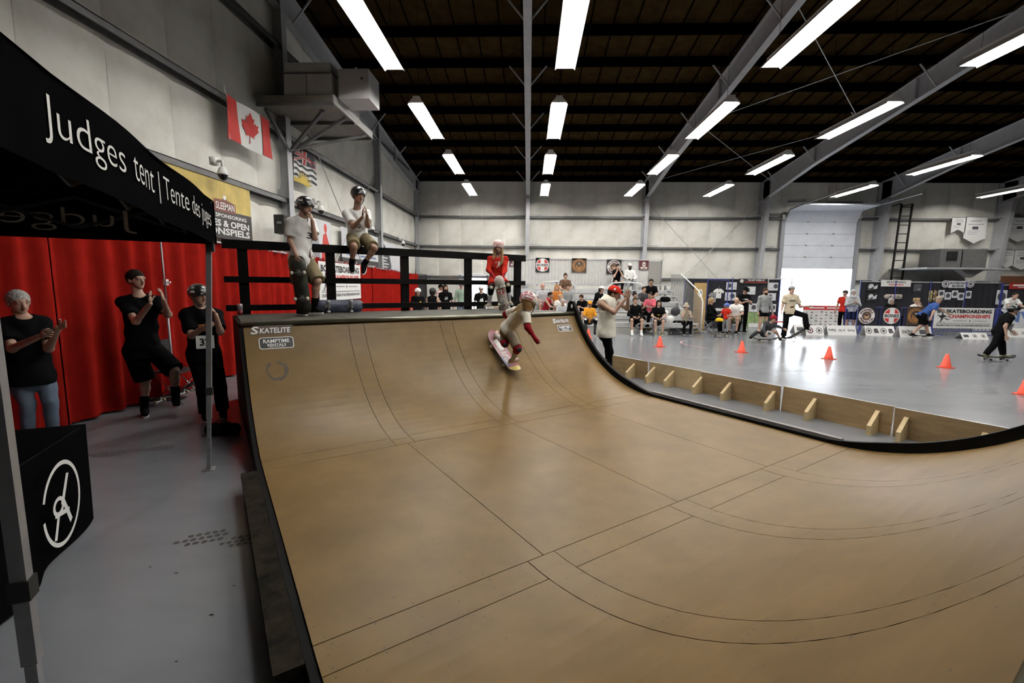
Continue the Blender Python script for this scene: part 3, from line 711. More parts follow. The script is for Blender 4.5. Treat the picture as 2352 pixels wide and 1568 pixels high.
    def snap(q, lift=.004):      # lay a printed point onto the shirt front
        if bvh is None: return q
        h = bvh.ray_cast(Vector(q+fw*.35), Vector(-fw), .6)
        return np.array(h[0])+fw*lift if h[0] is not None else q
    for it in outfit:
        k = it[0]; m = cl(it[1]) if isinstance(it[1], str) else it[1]; o = it[2] if len(it) > 2 else {}
        nm = o.get('name', k)
        if k in ('tee', 'long', 'tank', 'hoodie'):
            S = Solid(vb, .04*s); lo_ = o.get('loose', .03)*.75*s; torso(S, lo_*.75, lo_); hem = o.get('hem', .1)*s
            hd_ = o.get('hemdir', None); hd_ = -spine if hd_ is None else nrm(hd_)
            S.cone(J['pel']-spine*.02*s, J['pel']+hd_*(hem+.05*s), .15*s*bodyw+lo_, .152*s*bodyw+lo_*1.25, (fw, .78))
            if k != 'tank':
                for sd in 'LR':
                    if k == 'tee':
                        e = J['sh'+sd]+(J['el'+sd]-J['sh'+sd])*o.get('sleeve', .68); S.cone(J['sh'+sd], e, .054*s+lo_*.5, .056*s+lo_*.8, flat=True)
                    else: S.cone(J['sh'+sd], J['el'+sd], .053*s+lo_*.5, .046*s+lo_*.5); S.cone(J['el'+sd], J['el'+sd]+(J['wr'+sd]-J['el'+sd])*o.get('sleeve', .93), .046*s+lo_*.5, .034*s+lo_*.35, flat=True)
            if k == 'hoodie': S.cone(nb+spine*.02*s-fw*.05*s+lat*.05*s, nb+spine*.02*s-fw*.05*s-lat*.05*s, .055*s, .055*s)
            S.cut(J['pel']+hd_*hem, hd_); 
            S.ell(nb+spine*.085*s+fw*.035*s, (.072*s, .075*s, .07*s), k=.01, neg=True)
            if k == 'tank':
                for sd, sg in (('R', 1), ('L', -1)): S.ell(J['sh'+sd]+lat*sg*.07*s-spine*.02*s, (.085*s, .12*s, .12*s), [lat, fw, spine], neg=True)
            v, f = S.mesh(); v = folds(v, .011*s if near else .006*s, s*9+J['pel'][0]); bvh = BVHTree.FromPolygons(v.tolist(), f.tolist()); mkobj(o.get('name', {'tee': 't_shirt', 'long': 'sweatshirt', 'tank': 'tank_top', 'hoodie': 'hoodie'}[k]), v, f, m, root, True)
        elif k in ('pants', 'shorts'):
            S = Solid(vb, .014*s); l = o.get('loose', .02)*.7*s; fl = (fw, .78)
            S.cone(J['pel']+spine*.09*s, J['pel']-spine*.04*s, .14*s*bodyw+l*.5, .152*s*bodyw+l*.7, fl)
            for sd in 'LR':
                if k == 'pants':
                    S.cone(J['hip'+sd], J['kn'+sd], .088*s+l, .06*s+l); S.cone(J['kn'+sd], J['kn'+sd]+(J['an'+sd]-J['kn'+sd])*o.get('len', .97), .06*s+l, o.get('cuff', .045)*s+l, flat=True)
                else:
                    e = J['hip'+sd]+(J['kn'+sd]-J['hip'+sd])*o.get('len', .92); S.cone(J['hip'+sd], e, .09*s+l, .076*s+l*1.6, flat=True)
            S.cut(J['pel']+spine*.1*s, spine)
            v, f = S.mesh(); v = folds(v, .006*s, s*5+J['pel'][0]); mkobj(o.get('name', {'pants': 'trousers', 'shorts': 'shorts'}[k]), v, f, m, root, True)
        elif k == 'shoes':
            sole = cl(o.get('sole', 'white'))
            for sd in 'LR':
                a = J['an'+sd]; t = nrm(J['toe'+sd]); r_ = nrm(np.cross(t, J.get('footup'+sd, V3(0, 0, 1)))); u_ = np.cross(r_, t); q = a-u_*.05*s
                S = Solid(min(vb, .014), .03*s); S.cone(a+u_*.005*s, q-t*.03*s, .043*s, .042*s); S.cone(q-t*.03*s, q+t*.15*s-u_*.008*s, .041*s, .036*s, (u_, .85)); S.cone(a, q+t*.08*s, .042*s, .038*s)
                S.cut(q-u_*.018*s, -u_)
                v, f = S.mesh(); sh = mkobj('shoe', v, f, m, root, True)
                n_ = 16; ring = [(math.cos(x), math.sin(x)) for x in np.arange(n_)*2*math.pi/n_]; c0 = q+t*.055*s-u_*.018*s; P = []
                for cx, sx in ring: P.append(c0+t*cx*.142*s+r_*sx*.045*s*(1.05 if cx > 0 else .92))
                b_ = MB(); b_.prism(P, -u_*.022*s); b_.build('sole', sole, sh)
        elif k == 'socks':
            for sd in 'LR':
                S = Solid(vb, .02*s); a = J['an'+sd]; kn = J['kn'+sd]; e = a+(kn-a)*o.get('len', .35); S.cone(a-V3(0, 0, .01), e, .042*s, (.05+.022*o.get('len', .35))*s); v, f = S.mesh(); mkobj('sock', v, f, m, root, True)
        elif k == 'kneepad':
            for sd in o.get('sides', 'LR'):
                kn = J['kn'+sd]; S = Solid(min(vb, .014), .02*s); d1 = nrm(J['hip'+sd]-kn); d2 = nrm(J['an'+sd]-kn); f_ = nrm(-(d1+d2)) if np.linalg.norm(d1+d2) > .2 else fw
                S.cone(kn+d1*.1*s, kn, .084*s, .082*s); S.cone(kn, kn+d2*.11*s, .082*s, .074*s); S.ell(kn+f_*.03*s, .066*s); v, f = S.mesh(); p_ = mkobj('knee_pad', v, f, m, root, True)
                S = Solid(min(vb, .012), .01); S.ell(kn+f_*.058*s, .056*s); S.cut(kn+f_*.065*s, -f_); v, f = S.mesh(); mkobj('pad_cap', v, f, cl(o.get('cap', it[1])), p_, True)
        elif k == 'armpad':
            for sd in o.get('sides', 'LR'):
                el, wr, shh = J['el'+sd], J['wr'+sd], J['sh'+sd]; S = Solid(min(vb, .012), .02*s); S.cone(el+(shh-el)*.33, el, .056*s, .06*s); S.cone(el, el+(wr-el)*.5, .06*s, .05*s); v, f = S.mesh(); mkobj('elbow_pad', v, f, m, root, True)
                S = Solid(min(vb, .012), .02*s); S.cone(el+(wr-el)*.66, wr+nrm(wr-el)*.045*s, .04*s, .044*s); v, f = S.mesh(); mkobj('wrist_guard', v, f, m, root, True)
                if o.get('glove'):
                    d_ = nrm(hands.get(sd, {}).get('dir', wr-el)); S = Solid(min(vb, .012), .02*s); S.cone(wr, wr+d_*.085*s, .04*s, .042*s, (fw, .75)); v, f = S.mesh(); mkobj('glove', v, f, m, root, True)
        elif k == 'bib':
            c = J['wst']+fw*o.get('out', .155)*s-spine*o.get('down', 0.)*s+lat*o.get('side', 0)*s; q = MB(); W_, H_ = o.get('w', .2)*s, o.get('h', .18)*s; c = c+fw*max(0, max(float(np.dot(snap(c+lat*a_*W_*.4+spine*b_*H_*.4)-c, fw)) for a_ in (-1, 0, 1) for b_ in (-1, 0, 1)))
            b_ = MB(); b_.obox(c, [lat, spine, fw], [W_/2, H_/2, .003]); p_ = b_.build('number_bib', cl('white'), root)
            if o.get('text'):
                sh = Sheet(plane_fn(c-lat*-W_/2-spine*H_/2+fw*.004, -lat, spine), .001); sh.text(o['text'], W_*.2, H_*.22, W_*.8, H_*.8, M_black, 'lettering', 1, bold=.03); sh.build(p_)
        elif k == 'print':
            c = J['chs']+fw*o.get('out', .14)*s-spine*o.get('down', .14)*s+lat*o.get('side', 0)*s; W_, H_ = o.get('w', .16)*s, o.get('h', .1)*s
            pf_ = plane_fn(c+lat*W_/2-spine*H_/2, -lat, spine); sh = Sheet(lambda a, b, c_, pf_=pf_: snap(pf_(a, b, 0), .003+c_), .001)
            if o.get('text'): sh.text(o['text'], 0, 0, W_, H_, m, 'shirt_print', 1, bold=.02)
            elif o.get('bar'): sh.rect(0, 0, W_, H_, m, 'shirt_print', 1, 3)
            else: sh.poly([(0, H_*.2), (W_*.5, 0), (W_, H_*.3), (W_*.85, H_), (W_*.3, H_*.9)], m, 'shirt_print', 1)
            sh.build(root)
    # hair
    if hair:
        st, hc = hair; hm = mat('hair_'+hc, HAIR[hc], .7, var=.35, scale=40, stretch=(1, 1, .2), spec=.08)
        S = Solid(vh, .02*hs)
        if st != 'bald':
            S.ell(hd+hu*.03*hs-hf*.016*hs, (.086*hs, .104*hs, .1*hs), A)
            if st in ('long', 'pony', 'bob', 'hijab'): S.ell(hd-hf*.045*hs-hu*.03*hs, (.085*hs, .07*hs, .09*hs), A)
            if st == 'long':
                for q in (-1, 1): S.cone(hd+hr*q*.065*hs-hf*.01*hs, hd+hr*q*.075*hs-hu*.26*hs+hf*.03*hs, .036*hs, .028*hs, (hf, .7))
                S.cone(hd-hf*.07*hs, hd-hf*.085*hs-hu*.28*hs, .07*hs, .055*hs, (hf, .6))
            if st == 'bob':
                S.cone(hd-hf*.06*hs-hu*.02*hs, hd-hf*.06*hs-hu*.1*hs, .075*hs, .07*hs, (hf, .75))
            if st == 'pony': S.cone(hd-hf*.1*hs-hu*.02*hs, hd-hf*.13*hs-hu*.24*hs, .03*hs, .018*hs)
            if st == 'bun': S.ell(hd-hf*.06*hs+hu*.12*hs, .035*hs)
            if st == 'curly':
                for q in range(14):
                    t = q*2.4; S.ell(hd+hu*(.05+.05*math.sin(q*1.7))*hs+hr*.075*math.cos(t)*hs+hf*(-.02+.07*math.sin(t))*hs, .042*hs)
            low = -.02 if st in ('short', 'bun', 'curly') else -.4
            S.ell(hd-hu*.03*hs+hf*.125*hs, (.12*hs, .092*hs, .088*hs), A, neg=True)
            if st in ('short', 'bun', 'curly'): S.cut(hd-hu*.022*hs-hf*.005*hs, -hu*.8+hf*.6)
            v, f = S.mesh(); v = v+np.random.RandomState(3).normal(0, .0028*hs, v.shape); mkobj('hair', v, f, hm, root, True)
    if beard:
        S = Solid(vh, .015*hs); S.ell(hd-hu*.07*hs+hf*.045*hs, (.062*hs, .06*hs, .055*hs*(1+beard[1])), A); S.cut(hd-hu*.035*hs, hu*1.0+hf*.1); S.ell(hd-hu*.056*hs+hf*.1*hs, (.024*hs, .02*hs, .012*hs), A, neg=True)
        v, f = S.mesh(); mkobj('beard', v, f, mat('hair_'+beard[0], HAIR[beard[0]], .55, var=.35, scale=40), root, True)
    if glasses:
        g = MB()
        for q in (-1, 1):
            c = hd+hr*q*.032*hs+hf*.098*hs+hu*.004*hs; g.tube([c+hr*.022*hs*math.cos(t)+hu*.017*hs*math.sin(t) for t in np.linspace(0, 2*math.pi, 9)], .0025*hs, 4); g.tube([c+hr*q*.022*hs, hd+hr*q*.08*hs+hu*.005*hs], .0022*hs, 4)
        g.build('glasses', M_black, root)
    if hat: make_hat(hat, hd, A, hs, vh, root)
    if extra: extra(root, J, A, hs)
    return root, J
def make_hat(hat, hd, A, hs, vh, root):
    hr, hf, hu = A; k = hat[0]; m = cl(hat[1]) if isinstance(hat[1], str) else hat[1]; o = hat[2] if len(hat) > 2 else {}
    if k == 'helmet':
        hd = hd-hu*o.get('low', .01)*hs+hf*o.get('fwd', 0.)*hs; S = Solid(vh, .015*hs); S.ell(hd+hu*.04*hs-hf*.012*hs, (.108*hs, .13*hs, .112*hs), A); S.cone(hd-hf*.09*hs+hu*.03*hs, hd-hf*.085*hs-hu*.03*hs, .055*hs, .055*hs)
        S.cut(hd+hu*.005*hs, -hu*.95-hf*.12); S.ell(hd-hu*.05*hs+hf*.09*hs, (.085*hs, .1*hs, .09*hs), A, neg=True)
        S.cone(hd+hu*.036*hs+hf*.105*hs+hr*.05*hs, hd+hu*.036*hs+hf*.105*hs-hr*.05*hs, .012*hs, .012*hs, k=.01)
        v, f = S.mesh(); h_ = mkobj('helmet', v, f, m, root, True); h_.data.materials[0] = m
        st = MB()
        for q in (-1, 1):
            st.tube([hd+hr*q*.088*hs+hu*.0*hs+hf*.02*hs, hd+hr*q*.075*hs-hu*.06*hs+hf*.03*hs, hd+hr*q*.03*hs-hu*.115*hs+hf*.055*hs, hd-hu*.12*hs+hf*.06*hs], .006*hs, 5)
            st.tube([hd+hr*q*.09*hs-hf*.05*hs, hd+hr*q*.078*hs-hu*.055*hs+hf*.025*hs], .005*hs, 5)
        if o.get('tail'): st.tube([hd-hu*.12*hs+hf*.06*hs, hd-hu*.19*hs+hf*.07*hs], .005*hs, 5)
        st.build('chin_strap', M_black, h_, True)
        def hp(az, el, c=0.):      # point on the shell: azimuth from the front towards the figure's right, elevation
            d = hf*math.cos(el)*math.cos(az)+hr*math.cos(el)*math.sin(az)+hu*math.sin(el); q = np.array([d@hr/.108, d@hf/.13, d@hu/.112]); t = hs/np.linalg.norm(q)
            return hd+hu*.04*hs-hf*.012*hs+d*(t+c+.0025*hs)
        for g in o.get('decals', ()): g(hp, h_, hs)
    elif k in ('cap', 'beanie', 'bucket'):
        S = Solid(vh, .012*hs); S.ell(hd+hu*.05*hs-hf*.012*hs, (.092*hs, .11*hs, (.088 if k != 'bucket' else .1)*hs), A); S.cut(hd+hu*.038*hs, -hu)
        if k == 'bucket': S.cone(hd+hu*.045*hs-hf*.01*hs, hd+hu*.1*hs-hf*.01*hs, .1*hs, .085*hs)
        v, f = S.mesh(); h_ = mkobj({'cap': 'cap', 'beanie': 'beanie', 'bucket': 'bucket_hat'}[k], v, f, m, root, True)
        if k != 'beanie':
            b_ = MB(); P = []; bf = nrm(hf*(1 if not o.get('back') else -1))
            if k == 'cap':
                for t in np.linspace(-1.25, 1.25, 11): P.append(hd+hu*(.04+.0)*hs+bf*(.055+.115*math.cos(t*.9))*hs*(1 if abs(t) < 1.2 else .9)+hr*.082*math.sin(t)*hs-hu*.014*math.cos(t)*hs*.8)
                b_.prism(P, hu*.008*hs); b_.build('brim', cl(o.get('brim', hat[1])) if isinstance(hat[1], str) else m, h_)
            else:
                n_ = 20; R1 = [(.098, .05), (.14, .02), (.143, .02), (.1, .06)]
                b_.lathe(hd-hf*.01*hs, [(r*hs, z*hs) for r, z in R1], n_, A); b_.build('brim', m, h_)
        else:
            b_ = MB(); b_.lathe(hd-hf*.012*hs, [(.094*hs, .03*hs), (.1*hs, .034*hs), (.098*hs, .065*hs), (.09*hs, .066*hs)], 16, [A[0], A[1]*1.18, A[2]]); b_.build('fold', m, h_)
    elif k == 'hijab':
        S = Solid(vh, .02*hs); S.ell(hd+hu*.02*hs-hf*.02*hs, (.1*hs, .12*hs, .12*hs), A); S.cone(hd-hu*.06*hs-hf*.01*hs, hd-hu*.17*hs, .085*hs, .12*hs); S.ell(hd-hu*.03*hs+hf*.1*hs, (.055*hs, .08*hs, .075*hs), A, neg=True)
        v, f = S.mesh(); mkobj('head_scarf', v, f, m, root, True)
# ---- simple postures for people farther off (metres at 1.75 m height, then scaled)
def rot2(f): return V3(math.sin(f), -math.cos(f), 0), V3(-math.cos(f), -math.sin(f), 0)      # forward, figure's right when facing f (0 = towards the camera, + = to the right)
ARMS = {'down': ((.26, .02, 1.13), (.28, .1, .88)), 'lap': ((.24, .06, 1.14), (.1, .3, .99)), 'crossed': ((.25, .08, 1.15), (-.06, .22, 1.17)), 'clap': ((.24, .12, 1.14), (.03, .36, 1.26)), 'face': ((.2, .22, 1.2), (.05, .17, 1.5)),
        'phone': ((.23, .14, 1.13), (.06, .3, 1.22)), 'hips': ((.36, .02, 1.16), (.2, .06, 1.0)), 'out': ((.38, .1, 1.2), (.58, .2, 1.26)), 'up': ((.26, .2, 1.35), (.1, .28, 1.6)), 'fwd': ((.22, .2, 1.2), (.18, .44, 1.16)), 'side': ((.3, .06, 1.12), (.3, .3, 1.1))}
def pose(base, fdeg, h=1.75, kind='stand', arms='down', armsR=None, lean=0., seat=.45, foot_drop=None, look=None, spread=.1, tilt=0., knee=None):
    s = h/1.75; f = math.radians(fdeg); fw, rt = rot2(f); b = np.asarray(base, float); J = {}
    def L(x, y, z): return b+rt*x*s+fw*y*s+V3(0, 0, z*s)
    dz = 0.
    if kind == 'stand':
        for sd, q in (('R', 1), ('L', -1)): J['kn'+sd] = L(q*(spread+.01), .02, .49); J['an'+sd] = L(q*(spread+.02), -.03, .085)
        pz = .95; py = 0.
    else:
        pz = seat/s+.1; py = 0.; ft = (foot_drop if foot_drop is not None else seat)/s
        for sd, q in (('R', 1), ('L', -1)):
            J['kn'+sd] = L(q*(spread+.05), .44, pz+.02); J['an'+sd] = L(q*(spread+.03), .47 if ft > .3 else .55, pz-.1-ft+.085)
    J['pel'] = L(0, py, pz); cl_ = math.sin(lean); J['chs'] = L(0, py+.47*math.sin(lean), pz+.47*math.cos(lean)); J['hd'] = L(0, py+.47*math.sin(lean)+.24*math.sin(lean+tilt*.5)+.02, pz+.47*math.cos(lean)+.235*math.cos(lean+tilt*.5))
    off = J['chs']-L(0, 0, 1.42)
    for sd, q, an in (('R', 1, armsR or arms), ('L', -1, arms)):
        e, w = ARMS[an]; J['el'+sd] = L(q*e[0], e[1], e[2])+off; J['wr'+sd] = L(q*w[0], w[1], w[2])+off
        if q > 0 and an == 'crossed': J['wr'+sd] = L(-.1, .2, 1.12)+off
        if kind == 'sit' and an == 'lap': J['el'+sd] = L(q*.25, .12, pz+.2)+(off*V3(.6, .6, 0)); J['wr'+sd] = L(q*.1, .34, pz+.12)
    lk = f if look is None else math.radians(look); fc = V3(math.sin(lk)*math.cos(tilt), -math.cos(lk)*math.cos(tilt), -math.sin(tilt)); J['front'] = fw; J['across'] = rt
    return J, s, fc
def far_person(label, base, fdeg, h, kind='stand', arms='down', tone='light', hair=('short', 'brown'), outfit=(), hat=None, group=None, ov=None, **kw):
    pk = {k: kw.pop(k) for k in ('armsR', 'lean', 'seat', 'foot_drop', 'look', 'spread', 'tilt') if k in kw}
    J, s, fc = pose(base, fdeg, h, kind, arms, **pk)
    if ov:
        f = math.radians(fdeg); fw, rt = rot2(f)
        for k, (x, y, z) in ov.items(): J[k] = np.asarray(base, float)+rt*x*s+fw*y*s+V3(0, 0, z*s)
    return person(label, J, tone, s, False, hair, outfit, hat, fc, group=group, base=base, **kw)
# ---------------------------------------------------------------- left side: tent, table, drapes, flags, banners, heater shelf
M_tent = mat('tent_fabric', (.0035, .0035, .004), .9, spec=.0, bump=.15, bscale=18, var=.2, scale=5)
M_alu = mat('tent_leg_grey', (.3, .3, .31), .4, .5, var=.15, scale=7)
M_txt = mat('white_print', (.72, .72, .7), .6)
TA = math.radians(26.7); TE = V3(math.sin(TA), -math.cos(TA), 0); TB = V3(-math.cos(TA), -math.sin(TA), 0); L2 = V3(-3.05, 4.07, 0); TS = 3.05
tent = thing('canopy_tent', 'black pop up canopy tent with white lettering on its valance', 'tent', L2+TE*TS/2+TB*TS/2)
def TP(e, b, z): return L2+TE*e+TB*b+V3(.17, .02, 0)*min(1, z/2.3)*max(0, 1-e/TS)*max(0, 1-b/TS)+V3(0, 0, z)      # the far front leg stands a little splayed
VZ0, VZ1 = 2.15, 2.53
for nm, (e, b) in dict(a=(0, 0), b=(TS, 0), c=(0, TS), d=(TS, TS)).items():
    mb = MB(); se = 1 if e == 0 else -1; sb = 1 if b == 0 else -1
    mb.bar(TP(e, b, .5), TP(e, b, 2.5), .042, .042, TE); lg = mb.build('leg', M_alu, tent)
    mb = MB(); mb.bar(TP(e, b, .02), TP(e, b, .86), .032, .032, TE); mb.obox(TP(e, b, .004), [TE, TB, RZ], [.05, .05, .004]); mb.build('lower_leg', M_alu, lg)
    mb = MB(); mb.obox(TP(e, b, .77), [TE, TB, RZ], [.028, .028, .035]); mb.build('leg_collar', M_black, lg)
    mb = MB()
    for z in (.2, .3, .4, .5, .6):
        mb.obox(TP(e, b, z)+TE*.0165, [TE, TB, RZ], [.001, .004, .004]); mb.obox(TP(e, b, z)-TB*.0165, [TE, TB, RZ], [.004, .001, .004])
    mb.build('pin_hole', M_black, lg)
    mb = MB(); mb.obox(TP(e+se*.0, b+sb*.0, 2.12), [TE, TB, RZ], [.03, .03, .06]); mb.build('truss_bracket', M_black, lg)
M_trs = mat('truss_dark', (.05, .05, .052), .5, .3)
def truss(p0, p1):
    n = 4
    for i in range(n):
        a = p0+(p1-p0)*i/n; c = p0+(p1-p0)*(i+1)/n; z0, z1 = 2.22, 2.46
        for u_, v_ in ((z0, z1), (z1, z0)):
            mb = MB(); mb.bar(a+V3(0, 0, u_), c+V3(0, 0, v_), .012, .024); mb.build('truss_bar', M_trs, tent)
q = [TP(.03, .03, 0), TP(TS-.03, .03, 0), TP(TS-.03, TS-.03, 0), TP(.03, TS-.03, 0)]
for i in range(4): truss(q[i], q[(i+1) % 4])
PK = TP(TS/2, TS/2, 3.55); cs = [TP(-.03, -.03, VZ1-.02), TP(TS+.03, -.03, VZ1+.07), TP(TS+.03, TS+.03, VZ1+.07), TP(-.03, TS+.03, VZ1-.02)]
for i in range(4):
    a, b = cs[i], cs[(i+1) % 4]; mb = MB()
    def fr(u, v, a=a, b=b):
        p = a+(b-a)*u; p = p+(PK-p)*v; sag = -.03*math.sin(math.pi*v)*(math.sin(math.pi*u))-.02*math.sin(math.pi*u)*(1-v); return p+V3(0, 0, sag)
    mb.grid(fr, 12, 8); mb.build('canopy', M_tent, tent, True)
def valance(a, b, rev):
    d = nrm(b-a); L = np.linalg.norm(b-a); n = nrm(np.cross(d, RZ))
    def fn(x, y, c):
        return a+d*x+V3(0, 0, VZ0-VZ1)*1.0*0+V3(0, 0, -(VZ1-VZ0)+y)+n*(.012*math.sin(x*5+1)+.006*math.sin(x*13)*(1-y/.38)+c)
    mb = MB(); mb.grid(lambda u, v: fn(u*L, v*(VZ1-VZ0), 0), 24, 4); o = mb.build('valance', M_tent, tent, True); return fn, L, o
fn, L, o = valance(cs[0], cs[1], 1)
def flip(f, L): return lambda a, b, c: f(L-a, b, c)
sh = Sheet(fn, .003)
# outside of the front valance faces the camera side
sh2 = Sheet(lambda a, b, c, f=fn: f(a, b, -c), .003)
def side_of(f): return 1 if np.dot(f(1, .2, .1)-f(1, .2, 0), CO-f(1, .2, 0)) > 0 else -1
sg = side_of(fn); rev = True
FS = Sheet((lambda a, b, c: fn(L-a if rev else a, b, sg*c)), .003)
FS.text('Judges', .42, .1, 1.08, .285, M_txt, bold=-.01, res=6); FS.text('tent', 1.18, .143, 1.55, .265, M_txt, bold=-.01, res=6); FS.text('|', 1.63, .1, 1.645, .29, M_txt); FS.text('Tente des juges', 1.72, .1, 2.95, .285, M_txt, bold=-.01, res=6); FS.build(o)
fn2, L_, o2 = valance(cs[3], cs[0], 1)
out2 = -side_of(fn2)
M_ghost = mat('print_show_through', (.4, .35, .3), .8)  # pale colour stands for the outside print lit through the cloth
rev2 = False
BS = Sheet((lambda a, b, c: fn2(L_-a if rev2 else a, b, -out2*c)), .003); BS.text('Judges', 1.68, .06, 2.7, .25, M_ghost, mirror=True, bold=-.012, res=4); BS.text('tent', .95, .105, 1.53, .23, M_ghost, mirror=True, bold=-.012, res=4); BS.build(o2)
valance(cs[1], cs[2], 1); valance(cs[2], cs[3], 1)
# judges' table under a black cloth
tp = TP(1.6, .97, 0)
tab = thing('judges_table', 'long table under a floor length black cloth beneath the tent', 'table', tp)
def tfn(u, v):      # u round the perimeter, v down
    P_ = [(.78, .62), (2.6, .62), (2.6, 1.37), (.78, 1.37)]
    e = u*4; i = int(min(3, e)); f = e-i; a, b = P_[i], P_[(i+1) % 4]; x = a[0]+(b[0]-a[0])*f; y = a[1]+(b[1]-a[1])*f
    r = .035*v*math.sin(u*60)+.02*v; cx, cy = 1.69, .99; dx, dy = x-cx, y-cy; l = math.hypot(dx, dy); return TP(x+dx/l*r, y+dy/l*r, .75-.735*v)
mb = MB(); mb.grid(tfn, 96, 6); mb.grid(lambda u, v: TP(.78+1.82*u, .62+.75*v, .752), 4, 2); clo = mb.build('table_cloth', mat('black_cloth', (.003, .003, .0035), .9, spec=.0, bump=.2, bscale=14), tab, True)
mb = MB(); mb.obox(TP(1.69, .99, .735), [TE, TB, RZ], [.89, .36, .014]); mb.build('table_top', M_house, tab)
for e in (.9, 2.45):
    for b in (.7, 1.25): mb = MB(); mb.tube([TP(e, b, 0), TP(e, b, .72)], .014, 8); mb.build('table_leg', M_alu, tab)
# hand-drawn white oval emblem on the cloth
LS = Sheet(lambda a, b, c: TP(1.36+a, .6-c, .4+b)-TB*.045, .004)
LS.disc(0, 0, .24, M_txt, 'emblem', 1, 40, .27, .9, .35, 2*math.pi-.1)
LS.poly([(-.1, .16), (-.07, .17), (.02, .0), (-.01, -.02)], M_txt, 'emblem'); LS.poly([(-.02, .03), (.02, .04), (-.08, -.17), (-.11, -.15)], M_txt, 'emblem'); LS.disc(.05, -.0, .07, M_txt, 'emblem', 1, 16, .06, .6); LS.poly([(.04, -.05), (.07, -.05), (.13, -.19), (.1, -.2)], M_txt, 'emblem'); LS.poly([(-.08, -.06), (.1, -.03), (.1, -.06), (-.08, -.09)], M_txt, 'emblem'); LS.build(clo)
# papers / clipboard lying at the table's near end
pb = thing('clipboard', 'white score sheet on a clipboard lying on the black judges table', 'clipboard', TP(1.5, .9, .757)); mb = MB(); mb.obox(TP(1.5, .9, .759), [TE, TB, RZ], [.11, .16, .002]); mb.build('board', M_brown, pb); mb = MB(); mb.obox(TP(1.5, .9, .7625), [TE, TB, RZ], [.1, .145, .0012]); mb.build('paper', M_white, pb); mb = MB(); mb.obox(TP(1.5, 1.03, .765), [TE, TB, RZ], [.04, .015, .004]); mb.build('clip', M_alu, pb)
# --- red pipe and drape along the left wall
M_red = mat('red_drape', (.24, .011, .008), .9, spec=.0, var=.15, scale=4, bump=.1, bscale=30)
M_bdr = mat('black_drape', (.012, .012, .013), .85)
XC = -5.6
def ctop(y): return 2.52-.27*max(0, min(1, (y-7.6)/14.5)) if y > 7.6 else 2.52-.06*(7.6-y)/4
drape = thing('drape_line', 'long red pleated drape hung on poles along the left wall', 'curtain', (XC, 13, 0))
ys = np.linspace(3.0, 22.6, 10); rnd = random.Random(5)
def drape_panel(y0, y1, m, par, x=XC):
    ph = rnd.uniform(0, 6); n = int((y1-y0)/.045); k = rnd.uniform(15, 19)
    def fn(u, v):
        y = y0+(y1-y0)*u; amp = .038+.04*(1-v)*(.6+.4*math.sin(u*7+ph)); return V3(x+amp*math.sin(k*y+ph+.8*math.sin(y*3.1+ph))+.02*math.sin(y*2.3+ph), y, .03+(ctop(y)-.03)*v)
    mb = MB(); mb.grid(fn, n, 5); return mb.build('drape_panel', m, par, True)
for a, b in zip(ys, ys[1:]): drape_panel(a, b+.16, M_red, drape)
mb = MB(); mb.tube([(XC, y, ctop(y)-.03) for y in np.linspace(3.0, 22.6, 9)], .02, 8); mb.build('cross_pole', M_alu, drape)
for y in (3.02, 7.3, 11.7, 16.0, 20.3):
    mb = MB(); mb.tube([(XC-.06, y, 0), (XC-.06, y, ctop(y))], .022, 8); mb.box((XC-.06, y, .006), (.4, .4, .012)); mb.build('upright', M_alu, drape)
dr2 = thing('drape_end', 'black drape hung at the far end of the red curtain', 'curtain', (XC, 23.4, 0)); drape_panel(22.62, 24.6, M_bdr, dr2)
mb = MB(); mb.tube([(XC, 22.62, 2.2), (XC, 24.6, 2.2)], .02, 8); mb.build('cross_pole', M_alu, dr2)
# thin light pole leaning by the curtain
t_, b_ = AY(369, 556, 6.6), AY(402, 905, 6.6); b_[2] = 0
pl = thing('stand_pole', 'thin pale metal pole standing against the red curtain behind the clapping man', 'pole', b_); mb = MB(); mb.tube([b_+V3(0, 0, .01), b_+(t_-b_)*.55], .017, 8); mb.tube([b_+(t_-b_)*.55, t_], .012, 8); mb.build('pole', M_alu, pl, True)
c_ = AY(381, 648, 6.6); mb = MB(); mb.obox(c_, [V3(1, 0, 0), V3(0, 1, 0), RZ], [.024, .024, .045]); mb.tube([c_, c_+V3(.07, 0, .0)], .014, 8); mb.build('clamp_knob', M_white, pl)
mb = MB(); mb.lathe(b_, [(.15, 0), (.15, .012), (.03, .03)], 16); mb.build('base', M_black, pl)
# chair with shiny legs behind the clapping man
chb = G(412, 920)
ch = thing('folding_chair', 'dark folding chair with shiny chrome legs before the red curtain', 'chair', chb)
for s in (-1, 1):
    mb = MB(); o_ = V3(0, s*.2, 0); mb.tube([chb+o_+V3(-.2, 0, .46), chb+o_+V3(.22, 0, .0)], .011, 8); mb.build('leg', mat('chrome', (.7, .7, .7), .2, 1.), ch, True)
    mb = MB(); mb.tube([chb+o_+V3(.2, 0, .46), chb+o_+V3(-.22, 0, .0)], .011, 8); mb.build('leg', MATS['chrome'], ch, True)
    mb = MB(); mb.tube([chb+o_+V3(-.2, 0, .46), chb+o_+V3(-.28, 0, .9)], .011, 8); mb.build('back_post', MATS['chrome'], ch, True)
mb = MB(); mb.box(chb+V3(0, 0, .47), (.42, .42, .025)); mb.build('seat', M_black, ch)
mb = MB(); mb.box(chb+V3(-.26, 0, .8), (.03, .42, .22)); mb.build('backrest', M_black, ch)
